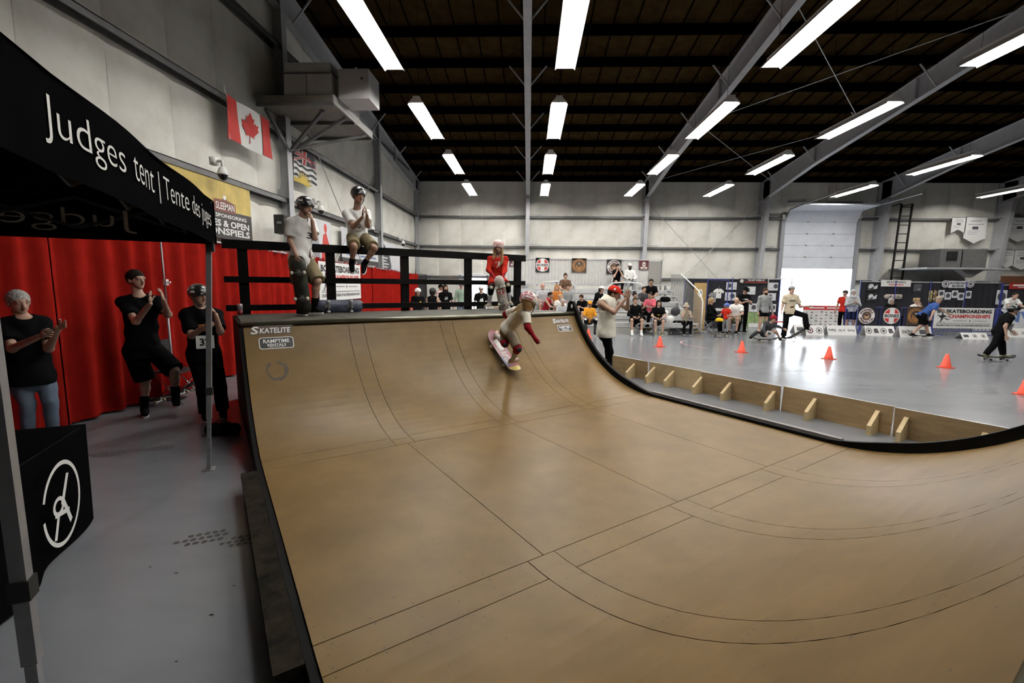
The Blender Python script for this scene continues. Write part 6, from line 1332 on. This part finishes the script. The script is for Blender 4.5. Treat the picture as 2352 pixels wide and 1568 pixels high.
a_board('white floor board with four logos before the badge banner', 1989, 2057, 749, 771, logos(0, 3, 0, 3)); a_board('white floor board behind the feet of the blue shirt skater', 2068, 2142, 750, 775, logos('SENATERAS', 2)); a_board('white floor board tipped flat near the right skater', 2212, 2272, 765, 779, logos(2, 0, 0)); a_board('white floor board at the far right edge', 2312, 2380, 754, 775, logos(0, 'LONDON'))
t, S, w, h = sign('floor_sheet', 'blank white board standing behind the tipped floor board', 'sign', 2234, 752, 2278, 766, G(2250, 768)[1]+.6, M_white, None, .02, 'panel', True); S.build(t)
# blue crowd barriers with banners
def barrier(label, x0, x1, Y, zt=1.05):
    a, b = AY(x0, 740, Y)[0], AY(x1, 740, Y)[0]; t = thing('crowd_barrier', label, 'barrier', ((a+b)/2, Y, 0), 0, 'blue crowd barriers'); mb = MB(); mb.tube([(a, Y, 0), (a, Y, zt), (b, Y, zt), (b, Y, 0)], .022, 6); mb.tube([(a, Y, .15), (b, Y, .15)], .018, 6); mb.build('frame', M_bpipe, t); n = int((b-a)/.14)
    for i in range(1, n): x = a+(b-a)*i/n; mb = MB(); mb.tube([(x, Y, .15), (x, Y, zt)], .008, 5); mb.build('bar', M_bpipe, t)
    for x in (a+.2, b-.2): mb = MB(); mb.box(V3(x, Y, .012), (.05, .5, .024)); mb.build('foot', M_bpipe, t)
YQ = 18.6
for i, (x0, x1, l) in enumerate(((1940, 1975, 'short blue crowd barrier right of the sponsor wall'), (1977, 2065, 'blue crowd barrier carrying the two round badge banners'), (2067, 2142, 'blue crowd barrier behind the blue shirt skater'), (2144, 2284, 'blue crowd barrier behind the championship banner'), (2286, 2400, 'blue crowd barrier at the right edge of the view'))): barrier(l, x0, x1, YQ)
for lab, x0, x1, m, art in (('navy barrier banner with round white badge of a figure', 1970, 2010, M_navy, art_powell), ('black barrier banner with red and white cross disc', 2027, 2068, M_black, art_bones), ('brown barrier banner with copper chevron disc', 2083, 2122, M_brown, art_chev)):
    t, S, w, h = sign('barrier_banner', lab, 'banner', x0, 704, x1, 746, YQ-.05, m); art(S, w, h); S.build(t)
t, S, w, h = sign('event_banner', 'white championship banner with skater silhouette on the crowd barrier', 'banner', 2145, 707, 2281, 754, YQ-.05, M_white); champ(S, w, h); S.build(t)
t, S, w, h = sign('barrier_banner', 'pale blue lettered barrier banner at the right edge', 'banner', 2304, 709, 2390, 753, YQ-.05, M_pap); S.text('NV', w*.06, h*.3, w*.8, h*.85, mat('letter_blue', (.12, .2, .45), .6), 'lettering', 1, bold=.03); S.build(t)
# signs on the right booth
t, S, w, h = sign('booth_sign', 'white SKATEPARKS sign at the top of the right booth', 'sign', 2024, 643, 2092, 658, YD-.04, M_white); S.text('SKATEPARKS', w*.18, h*.5, w*.82, h*.85, M_ink, 'lettering', 1, bold=.02); S.rect(w*.25, h*.22, w*.75, h*.34, M_pred, 'lettering', 1); S.build(t)
t, S, w, h = sign('booth_sign', 'pale SKATEBOARD MUSEUM sign between two round badges', 'sign', 2179, 645, 2221, 661, YD-.04, M_pap); S.text('SKATEBOARD', w*.06, h*.52, w*.94, h*.85, M_ink, 'lettering', 1, bold=.03); S.text('MUSEUM', w*.2, h*.12, w*.8, h*.44, M_ink, 'lettering', 1, bold=.03); S.build(t)
for x, l in ((2172, 'round badge left of the museum sign'), (2229, 'round badge right of the museum sign')):
    c = AY(x, 652, YD-.04); t = thing('round_badge', l, 'badge', c, 0, 'round booth badges'); mb = MB(); mb.lathe(c, [(.17, -.006), (.17, .006)], 20, [V3(1, 0, 0), V3(0, 0, 1), V3(0, -1, 0)]); mb.build('disc', M_pap, t); S = Sheet(plane_fn(c-V3(0, .007, 0), V3(1, 0, 0), V3(0, 0, 1)), .003); S.disc(0, 0, .14, M_ink, 'emblem', 1, 18, None, .8); S.disc(0, 0, .07, M_ink, 'emblem', 1, 6); S.build(t)
for k, (x, y) in enumerate(((2155, 666), (2170, 671), (2186, 667), (2200, 672), (2217, 668))): paper(['leftmost', 'second', 'middle', 'fourth', 'rightmost'][k]+' framed photo under the museum sign', x, y, x+14, y+17, .5)
def white_art(S, w, h): S.disc(w*.4, h*.55, w*.25, M_pap, 'motif', 1, 9); S.poly([(w*.1, h*.2), (w*.9, h*.3), (w*.95, h*.8), (w*.6, h*.5)], M_pap, 'motif', 1)
for lab, b in (('black panel with white bird drawing on the right booth, upper', (1990, 650, 2017, 668)), ('black panel with white drawing on the right booth, lower', (1990, 672, 2015, 692))): paper(lab, *b, m=M_black, art=white_art)
paper('small black panel with pale lettering right of the SKATEPARKS sign', 2098, 652, 2116, 669, .3, M_ink); paper('white map sheet at the right end of the museum booth', 2288, 666, 2312, 699, .5)
t, S, w, h = sign('booth_banner', 'red lettered banner at the right edge of the view', 'banner', 2318, 650, 2400, 664, YD-.04, mat('banner_red', (.3, .02, .015), .6)); S.rect(w*.1, h*.5, w*.6, h*.75, M_white, 'lettering', 1); S.rect(w*.25, h*.25, w*.7, h*.38, M_white, 'lettering', 1); S.build(t)
t, S, w, h = sign('rust_panel', 'rust brown panel above the red banner at the right edge', 'panel', 2298, 634, 2400, 650, YD+1.2, mat('rust_brown', (.11, .04, .015), .7)); S.build(t)
# skateboards on display
for lab, x, y, m in (('yellow skateboard deck hanging on the museum booth', 2137, 680, 'deck_yellow'), ('orange brown deck hanging beside the yellow one', 2148, 680, 'deck_wood')):
    c = AY(x, y, YD-.04); t = skateboard(lab, c, V3(0, 0, 1), V3(1, 0, 0), m, None, .55, .15)
c = AY(2054, 681, YD-.04); skateboard('pale long deck displayed flat under the SKATEPARKS sign', c, V3(1, 0, 0), V3(0, 0, -1), 'deck_pale', None, .85, .22)
cloth_table('black cloth table of the museum booth', 2190, 748, 3.2, .7, .8)
# ---------------------------------------------------------------- ladder, right shelf with heater, pennants
YL = 24.3; t = thing('wall_ladder', 'dark steel ladder fixed to the back wall right of the door', 'ladder', AY(2052, 640, YL)); a1, a2 = AY(2071, 468, YL), AY(2046, 645, YL); b1, b2 = AY(2096, 468, YL), AY(2071, 645, YL)
for p1, p2 in ((a1, a2), (b1, b2)): mb = MB(); mb.bar(p1, p2, .07, .07, (0, 1, 0)); mb.build('stile', M_dark, t)
for i in range(9): f = .04+i*.115; mb = MB(); mb.bar(a1+(a2-a1)*f, b1+(b2-b1)*f, .04, .04); mb.build('rung', M_dark, t)
for p_ in (a1, b1, a2, b2): mb = MB(); mb.bar(p_, p_+V3(0, YB-YL, 0), .04, .04); mb.build('standoff', M_dark, t)
YH = 23.2; a = AY(2105, 616, YH); b = AY(2292, 612, YH); t = thing('equipment_shelf', 'grey shelf high on the back wall carrying a dark unit', 'shelf', ((a[0]+b[0])/2, YH, a[2])); mb = MB(); mb.box2((a[0], YH-.6, a[2]-.05), (b[0], YB, a[2]+.03)); mb.build('shelf_board', M_steel, t); c = AY(2233, 628, YH)
mb = MB(); mb.prism([(c[0]-.55, YH, a[2]-.05), (c[0]+.55, YH, a[2]-.05), (c[0], YH, a[2]-.42)], (0, .4, 0)); mb.build('gusset', M_hvac, t)
a = AY(2156, 616, YH); b = AY(2270, 572, YH); t = thing('heater_box', 'dark grey heater box on the back wall shelf', 'heater', ((a[0]+b[0])/2, YH, a[2]+.03)); mb = MB(); z0 = AY(2105, 616, YH)[2]+.03; mb.box2((a[0], YH, z0), (b[0], YH+1.2, b[2])); mb.build('cabinet', mat('heater_dark', (.1, .1, .1), .5, var=.2, scale=6), t); mb = MB(); mb.box2((a[0]+.3, YH-.02, z0+.35), (a[0]+.8, YH, b[2]-.12)); mb.build('vent', M_dark, t); mb = MB(); mb.box2((a[0]+1.0, YH-.015, z0+.05), (a[0]+1.04, YH, b[2]-.05)); mb.build('seam', M_dark, t)
def pennant(lab, x0, y0, x1, y1, kind):
    Y = YB-.35; a = AY(x0, y0, Y); b = AY(x1, y1, Y); w = b[0]-a[0]; h = a[2]-b[2]; c = V3(a[0], Y, b[2]); t = thing('pennant', lab, 'pennant', c+V3(w/2, 0, 0), 0, 'white championship pennants')
    P_ = [(0, 1), (1, 1), (1, .2), (.5, 0), (0, .2)] if kind == 'point' else [(0, 1), (1, 1), (1, 0), (.5, .25), (0, 0)]
    mb = MB(); mb.prism([c+V3(x*w, 0, z*h) for x, z in P_], V3(0, .015, 0)); mb.build('cloth', M_white, t); S = Sheet(plane_fn(c-V3(0, .002, 0), V3(1, 0, 0), V3(0, 0, 1)), .004)
    S.rect(w*.25, h*.82, w*.75, h*.87, MATS['ink_pale'], 'lettering', 1); S.rect(w*.15, h*.7, w*.85, h*.74, MATS['ink_pale'], 'lettering', 1)
    if w > .7: S.rect(w*.35, h*.53, w*.62, h*.64, M_ink, 'crest', 1)
    for k in range(3): S.rect(w*.15, h*(.34+.06*k), w*(.5+.1*k), h*(.36+.06*k), MATS['ink_pale'], 'lettering', 1)
    S.build(t); mb = MB(); mb.tube([c+V3(0, 0, h), c+V3(w, 0, h)], .015, 5); mb.build('hanging_rod', M_alud, t)
for l, b, k in (('small swallow tailed white pennant on the back wall', (2188, 499, 2216, 536), 'tail'), ('largest pointed white pennant on the back wall', (2219, 498, 2261, 559), 'point'), ('pointed white pennant cut by the right edge, upper', (2322, 499, 2362, 556), 'point'), ('narrow pointed white pennant by the right column', (2302, 574, 2326, 616), 'point'), ('pointed white pennant at the right edge, lower', (2331, 574, 2366, 620), 'point')): pennant(l, *b, k)
# clutter: boards and bags by the bleachers, spectators' chairs
for k, (x, y, dx, dy, l, m) in enumerate(((1532, 765, 1, .25, 'skateboard lying bottom up before the bleachers, leftmost of the pile', 'deck_black'), (1552, 768, 1, -.3, 'grey bottomed skateboard before the bleachers near the padded kid bags', 'deck_navy'), (1578, 767, 1, .1, 'skateboard leaning on the bags by the bucket hat kid', 'worn_dark'), (1600, 765, 1, -.2, 'wooden skateboard at the foot of the golden banner', 'deck_wood'), (1655, 774, 1, .15, 'skateboard on the floor left of the red shirt child', 'deck_wood'), (1664, 768, 1, -.1, 'dark skateboard on the floor at the feet of the red shirt child', 'deck_black'))):
    g_ = G(x, y); skateboard(l, g_+V3(0, 0, .1 if k > 3 else .13), nrm(V3(dx, dy, .0 if k > 3 else .1)), V3(-dy, dx, 0), m)
def bag(label, g_, sx, sy, sz, m, dz=0.):
    t = thing('bag', label, 'bag', g_+V3(0, 0, dz), 0, 'bags at the bleachers'); S = Solid(.03, .06); hx = max(.02, (sx-sz)/2); S.cone(g_+V3(-hx, 0, sz*.5+dz), g_+V3(hx, 0, sz*.5+dz), sz*.52, sz*.5, (V3(0, 1, 0), sy/sz)); S.cut(g_+V3(0, 0, dz), V3(0, 0, -1)); v, f = S.mesh(); mkobj('bag_body', folds(v, .012), f, m, t, True); mb = MB(); mb.tube([g_+V3(-sx*.2, 0, sz+dz-.03), g_+V3(0, 0, sz+dz+.07), g_+V3(sx*.2, 0, sz+dz-.03)], .012, 5); mb.build('strap', M_black, t)
bag('black duffel bag on the floor under the bucket hat kid', G(1560, 757), .9, .4, .4, cl('black')); bag('olive bag on the floor beside the black sweatshirt boy', G(1483, 760), .5, .35, .26, cl('olive'))
def seatpt(x, k): z, y = row(k); return V3(AY(x, 690, y)[0], y, z+.001)
bag('white tote bag on the bleachers left of the bucket hat kid', seatpt(1541, 0), .3, .22, .28, cl('white')); bag('black backpack on the upper bleachers by the picket guard', seatpt(1528, 3), .42, .22, .22, cl('black')); bag('black and white backpack above the bucket hat kid', seatpt(1553, 1), .32, .22, .32, cl('charcoal')); bag('white bundle on the bleachers above the long haired girl', seatpt(1524, 1), .4, .22, .22, cl('white'))
# ---------------------------------------------------------------- spectators on the bleachers
def on_row(px_, k): 
    z, y = row(k); return AY(px_, 700, y)[0], y, z
GB = 'spectators on the bleachers'
def sitter(label, x, k, fdeg, h, arms, tone, hair, outfit, hat=None, **kw):
    X, Y, Z = on_row(x, k); far_person(label, (X, Y, 0), fdeg, h, 'sit', arms, tone, hair, outfit, hat, None, seat=Z, foot_drop=.42, **kw)
SH = ('shoes', 'white'); SB = ('shoes', 'black')
sitter('older man in grey t-shirt seated on the bleachers behind the skater girl', 1245, 2, 10, 1.78, 'lap', 'pink', ('bald', 'grey'), (('tee', 'lgrey'), ('shorts', 'grey'), SB), beard=('grey', 0.), bodyw=1.2)
sitter('woman with ginger hair in orange top on the bleachers', 1278, 2, -10, 1.66, 'lap', 'light', ('long', 'ginger'), (('tee', 'rust'), ('pants', 'charcoal'), SB))
sitter('woman in brown top sitting alone on an upper bleacher row', 1297, 4, 5, 1.68, 'lap', 'light', ('bun', 'brown'), (('tee', 'brown'), ('shorts', 'khaki'), SB))
sitter('woman in grey long sleeves with folded hands on the bleachers', 1303, 2, 5, 1.72, 'lap', 'light', ('bun', 'brown'), (('long', 'grey'), ('pants', 'lgrey'), SB))
sitter('boy in dark red sleeveless shirt turned away on the lower bleachers', 1251, 1, 60, 1.66, 'fwd', 'tan', ('short', 'dark'), (('tank', 'dred'), ('shorts', 'dred'), SB), lean=.35)
sitter('child in white t-shirt on the bleachers beside the dark red shirt', 1285, 1, 5, 1.45, 'lap', 'light', ('short', 'blonde'), (('tee', 'white'), ('shorts', 'charcoal'), SH), lean=.2)
sitter('grey haired person in pale top at the foot of the bleachers behind the coping', 1292, 0, 0, 1.6, 'lap', 'light', ('short', 'grey'), (('long', 'lgrey'), ('pants', 'charcoal'), SB), lean=.15)
sitter('boy in black t-shirt with white mark hunched on the bleachers', 1340, 1, -30, 1.5, 'phone', 'light', ('short', 'brown'), (('tee', 'black'), ('shorts', 'charcoal'), SB, ('print', 'white', dict(w=.12, h=.04, down=.2))), lean=.3, tilt=.3)
sitter('woman in white cap and black t-shirt leaning forward on the bleachers', 1366, 2, 50, 1.7, 'fwd', 'light', ('pony', 'dark'), (('tee', 'black'), ('pants', 'black'), SB), ('cap', 'white'), lean=.4)
X, Y, Z = on_row(1352, 0)
far_person('kid in orange jersey and cap with white knee pads at the bleachers', (X, Y-.35, 0), 0, 1.45, 'sit', 'lap', 'mid', ('short', 'black'), (('tee', 'orange', dict(sleeve=1.0)), ('pants', 'charcoal'), ('kneepad', 'black', dict(cap='white')), ('shoes', 'black')), ('cap', 'orange'), None, seat=.43, foot_drop=.4, spread=.16)
sitter('person in black with hands at face on the top bleacher row', 1414, 6, 5, 1.7, 'face', 'light', ('short', 'black'), (('tee', 'black'), ('pants', 'black'), SB), lean=.2)
sitter('man in white hooded top seated on the top bleacher row', 1443, 6, 0, 1.72, 'lap', 'dark', ('bald', 'black'), (('hoodie', 'white'), ('pants', 'grey'), SB), ('cap', 'white'), beard=('black', .2))
sitter('person in grey t-shirt seated behind the clapping man hands', 1457, 1, 5, 1.62, 'lap', 'tan', ('bun', 'black'), (('tee', 'grey'), ('shorts', 'stone'), SB))
sitter('man in black t-shirt on the upper right bleachers', 1493, 3, -15, 1.76, 'lap', 'tan', ('short', 'black'), (('tee', 'black'), ('pants', 'black'), SB), lean=.15)
sitter('woman in pink t-shirt with black strap leaning sideways on the bleachers', 1495, 1, -40, 1.66, 'phone', 'tan', ('bun', 'dark'), (('tee', 'pink'), ('pants', 'black'), SB), lean=.1)
sitter('person in patterned black shirt behind the pink t-shirt woman', 1477, 2, 10, 1.6, 'lap', 'light', ('short', 'brown'), (('tee', 'charcoal'), ('pants', 'black'), SB))
X, Y, Z = on_row(1457, 0)
far_person('boy in black sweatshirt and shorts seated at the front of the bleachers', (X, Y-.1, 0), 0, 1.7, 'sit', 'lap', 'light', ('short', 'brown'), (('long', 'black'), ('shorts', 'black', dict(len=.8)), ('socks', 'white', dict(len=.15)), SH), None, None, seat=.45, foot_drop=.43, spread=.14)
X, Y, Z = on_row(1512, 0)
far_person('long haired girl in black t-shirt seated at the right front of the bleachers', (X, Y-.05, 0), -8, 1.6, 'sit', 'lap', 'light', ('long', 'black'), (('tee', 'black'), ('shorts', 'charcoal'), ('shoes', 'olive'), ('print', 'yellow', dict(w=.12, h=.03, down=.22))), None, None, seat=.42, foot_drop=.38)
X, Y, Z = on_row(1571, 0)
far_person('kid in tan bucket hat with hands at mouth on the black bag', (X, Y-.25, 0), -5, 1.35, 'sit', 'face', 'light', ('short', 'brown'), (('tee', 'stone'), ('pants', 'black'), SB), ('bucket', 'stone'), None, seat=.42, foot_drop=.35)
# ---------------------------------------------------------------- people behind the ramp deck, on the hall floor
def stander(label, x, Y, fdeg, h, arms, tone, hair, outfit, hat=None, **kw):
    b = AY(x, 700, Y); far_person(label, (b[0], Y, 0), fdeg, h, kw.pop('kind', 'stand'), arms, tone, hair, outfit, hat, None, **kw)
stander('girl in white helmet and black shirt by the red curtain end', 960, 15.5, 30, 1.58, 'down', 'light', ('long', 'brown'), (('tee', 'black'), ('pants', 'black'), SB, ('print', 'yellow', dict(w=.06, h=.07, side=-.06))), ('helmet', 'white'))
stander('woman in helmet and thin strap top with her back turned', 994, 14.5, 170, 1.6, 'down', 'light', ('pony', 'dark'), (('tank', 'black'), ('pants', 'black'), SB), ('helmet', 'charcoal'))
stander('person in pale pink top and dark cap near the open exit door', 1012, 20.0, 60, 1.7, 'down', 'tan', ('short', 'dark'), (('tee', 'palepink'), ('pants', 'charcoal'), SB), ('cap', 'black'))
stander('long haired bearded man in black shirt before the exit door', 1023, 16.5, 25, 1.72, 'down', 'light', ('long', 'dark'), (('tee', 'black'), ('pants', 'black'), SB, ('print', 'lgrey', dict(w=.14, h=.12))), None, beard=('dark', .6))
stander('man in green shirt and cap in the bright exit doorway', 1060, 19.5, 0, 1.8, 'down', 'light', ('short', 'brown'), (('long', 'green', dict(sleeve=.45)), ('pants', 'denim'), SB), ('cap', 'grey'))
stander('person in black t-shirt with white print right of the exit doorway', 1105, 17.0, 10, 1.68, 'down', 'light', ('short', 'brown'), (('tee', 'black'), ('pants', 'black'), SB, ('print', 'white', dict(w=.18, h=.26, down=.22))), ('cap', 'white'))
stander('person in black top bending behind the girl in red', 1186, 15.0, -70, 1.7, 'fwd', 'light', ('short', 'black'), (('tee', 'black'), ('pants', 'lgrey'), SB), None, lean=.5)
# ---------------------------------------------------------------- people on the open floor
def folding(label, x, y, rz):
    g_ = G(x, y); t = thing('folding_chair', label, 'chair', g_, rz); L = lambda a, b, c: (a, b, c); ch_ = MATS['chrome']
    for s in (-1, 1):
        mb = MB(); mb.tube([(s*.21, -.2, 0), (s*.21, .12, .45), (s*.21, .24, .85)], .012, 6); mb.build('leg', ch_, t, local=True); mb = MB(); mb.tube([(s*.19, .25, 0), (s*.19, -.18, .45)], .012, 6); mb.build('leg', ch_, t, local=True)
    mb = MB(); mb.box((0, 0, .45), (.42, .42, .03)); mb.build('seat', M_black, t, local=True); mb = MB(); mb.box((0, .22, .74), (.42, .03, .24)); mb.build('backrest', M_black, t, local=True)
g1 = G(1628, 762); folding('folding chair under the woman in black beside the golden banner', 1628, 762, .9)
far_person('woman in black with fair hair seated beside the golden banner', g1, 45, 1.68, 'sit', 'lap', 'light', ('bob', 'blonde'), (('long', 'black'), ('pants', 'black'), SB), None, seat=.46, look=70)
g1 = G(1665, 766); far_person('child in blue helmet and red t-shirt holding a yellow helmet', g1, -50, 1.12, 'stand', 'side', 'light', ('short', 'blonde'), (('tee', 'red'), ('pants', 'grey'), SB), ('helmet', mat('helmet_blue', (.05, .1, .38), .3)), look=-100)
c = AY(1652, 736, g1[1]-.15); t = thing('loose_helmet', 'yellow helmet in the hand of the red shirt child', 'helmet', c); S = Solid(.014, .01); S.ell(c, (.15, .12, .11)); S.ell(c-V3(0, 0, .04), (.13, .1, .09), neg=True); S.cut(c-V3(0, 0, .03), V3(0, 0, -1)); v, f = S.mesh(); mkobj('shell', v, f, cl('yellow'), t, True); mb = MB(); mb.tube([c+V3(-.1, 0, -.03), c+V3(0, 0, -.12), c+V3(.1, 0, -.03)], .006, 5); mb.build('strap', M_black, t)
g1 = G(1688, 764); folding('folding chair under the bald man in white', 1690, 762, -.5); far_person('bald man in white polo seated facing the child', g1, -35, 1.76, 'sit', 'lap', 'light', ('bald', 'grey'), (('tee', 'white'), ('shorts', 'khaki', dict(len=1.0)), SB), None, seat=.46, lean=.15)
far_person('man in black t-shirt and cap standing at the left booth', G(1703, 763), 5, 1.76, 'stand', 'phone', 'tan', ('short', 'dark'), (('tee', 'black'), ('pants', 'black'), SB, ('print', 'white', dict(bar=1, w=.2, h=.05, down=.12))), ('cap', 'black'), None, tilt=.45)
far_person('bearded man in grey sweatshirt and shorts standing on the floor', G(1750, 768), 5, 1.72, 'stand', 'down', 'light', ('short', 'brown'), (('long', 'grey'), ('shorts', 'black', dict(len=.5)), SB), None, None, beard=('dark', .1), bodyw=1.08)
g1 = G(1808, 778)
far_person('man in beige t-shirt holding a skateboard up with his foot', g1, 0, 1.8, 'stand', 'down', 'light', ('short', 'brown'), (('tee', 'beige', dict(loose=.05)), ('pants', 'black', dict(loose=.03, cuff=.065)), SB, ('print', 'charcoal', dict(bar=1, w=.2, h=.035, down=.12)), ('print', 'brown', dict(w=.16, h=.08, down=.33))), ('cap', 'grey', dict(back=True)), None, ov=dict(wrR=(.33, .12, .98), wrL=(-.52, .15, 1.12), elL=(-.33, .02, 1.1), knL=(-.35, .3, .82), anL=(-.42, .32, .42)))
p1 = g1+V3(.05, -.1, .06); p2 = AY(1855, 752, g1[1]-.3); skateboard('dark skateboard tipped up by the man in beige', (p1+p2)/2, nrm(p2-p1), V3(0, 1, 0), 'deck_black', None, .85, .2)
g1 = G(1757, 786)
Jc = dict(pel=(.03, -.05, .4), chs=(-.1, .1, .76), hd=(-.2, .18, .97), elR=(.15, .3, .55), wrR=(.08, .42, .38), elL=(-.4, .2, .68), wrL=(-.56, .3, .6), knR=(.32, .25, .48), anR=(.55, .05, .2), knL=(-.28, .3, .5), anL=(-.5, .15, .2))
far_person('kid skater crouching low on a board in dark clothes', g1, -15, 1.4, 'stand', 'down', 'light', ('short', 'dark'), (('long', 'charcoal'), ('pants', 'charcoal', dict(loose=.03)), SB, ('bib', 'white', dict(text='9', w=.24, h=.24, out=.18))), ('helmet', 'dred'), None, ov=Jc)
skateboard('skateboard under the crouching kid skater', g1+V3(0, 0, .1), V3(1, .1, 0), V3(-.1, 1, 0), 'deck_black', None, .8, .2)
# right hand side
stander('person in grey top behind the sponsor wall', 1939, 19.6, -60, 1.66, 'down', 'light', ('short', 'dark'), (('tee', 'red'), ('pants', 'black'), SB), ('beanie', 'charcoal'))
stander('person in white head scarf and pale top by the roller door', 1957, 19.2, -20, 1.7, 'clap', 'light', None, (('long', 'lgrey'), ('shorts', 'navy'), SB), ('hijab', 'lgrey'))
stander('person in black hooded top seated behind the cross banner', 2046, 20.2, 0, 1.68, 'lap', 'light', ('long', 'grey'), (('hoodie', 'black'), ('pants', 'black'), SB), None, kind='sit', seat=.5)
stander('blond person in white t-shirt with hands at face behind the chevron banner', 2104, 20.0, 5, 1.68, 'face', 'light', ('curly', 'blonde'), (('tee', 'white'), ('pants', 'charcoal'), SB), None, kind='sit', seat=.5)
g1 = G(2112, 777); Jc = dict(pel=(.02, 0, .88), chs=(.02, .3, 1.22), hd=(.04, .42, 1.44), elR=(.25, .2, 1.0), wrR=(.35, .1, .82), elL=(-.2, .6, 1.1), wrL=(-.25, .85, .95), knR=(.12, -.05, .5), anR=(.1, -.28, .16), knL=(-.12, .2, .5), anL=(-.08, .3, .16))
far_person('man in blue t-shirt and black shorts riding a skateboard', g1, 75, 1.72, 'stand', 'down', 'light', ('short', 'grey'), (('tee', 'blue'), ('shorts', 'black', dict(loose=.035)), SB), ('cap', 'stone', dict(back=True)), None, ov=Jc, look=-60)
skateboard('skateboard under the man in the blue t-shirt', g1+V3(0, 0, .1), V3(1, .05, 0), V3(-.05, 1, 0), 'deck_black', None, .82, .2)
g1 = G(2285, 829); Jc = dict(pel=(0, 0, .88), chs=(0, .12, 1.26), hd=(0, .24, 1.46), elR=(.24, .0, 1.02), wrR=(.24, .05, .76), elL=(-.24, .2, 1.02), wrL=(-.22, .38, .85), knR=(.12, -.1, .52), anR=(.12, -.28, .18), knL=(-.1, .14, .5), anL=(-.1, .2, .18))
far_person('skater in black with dark helmet rolling at the far right', g1, 70, 1.55, 'stand', 'down', 'light', ('short', 'black'), (('tee', 'black', dict(loose=.05)), ('pants', 'black', dict(loose=.04)), ('socks', 'yellow', dict(len=.3)), ('shoes', 'olive'), ('bib', 'white', dict(w=.2, h=.18, out=.19))), ('helmet', M_hblk), None, ov=Jc)
skateboard('skateboard under the skater in black at the far right', g1+V3(.02, 0, .1), V3(1, -.05, 0), V3(.05, 1, 0), 'deck_black', None, .85, .2, M_black)
stander('man in white shirt leaning on the barrier behind the right skater', 2313, 19.4, -10, 1.74, 'fwd', 'light', ('short', 'dark'), (('tee', 'white'), ('pants', 'navy'), SB), None, lean=.45)
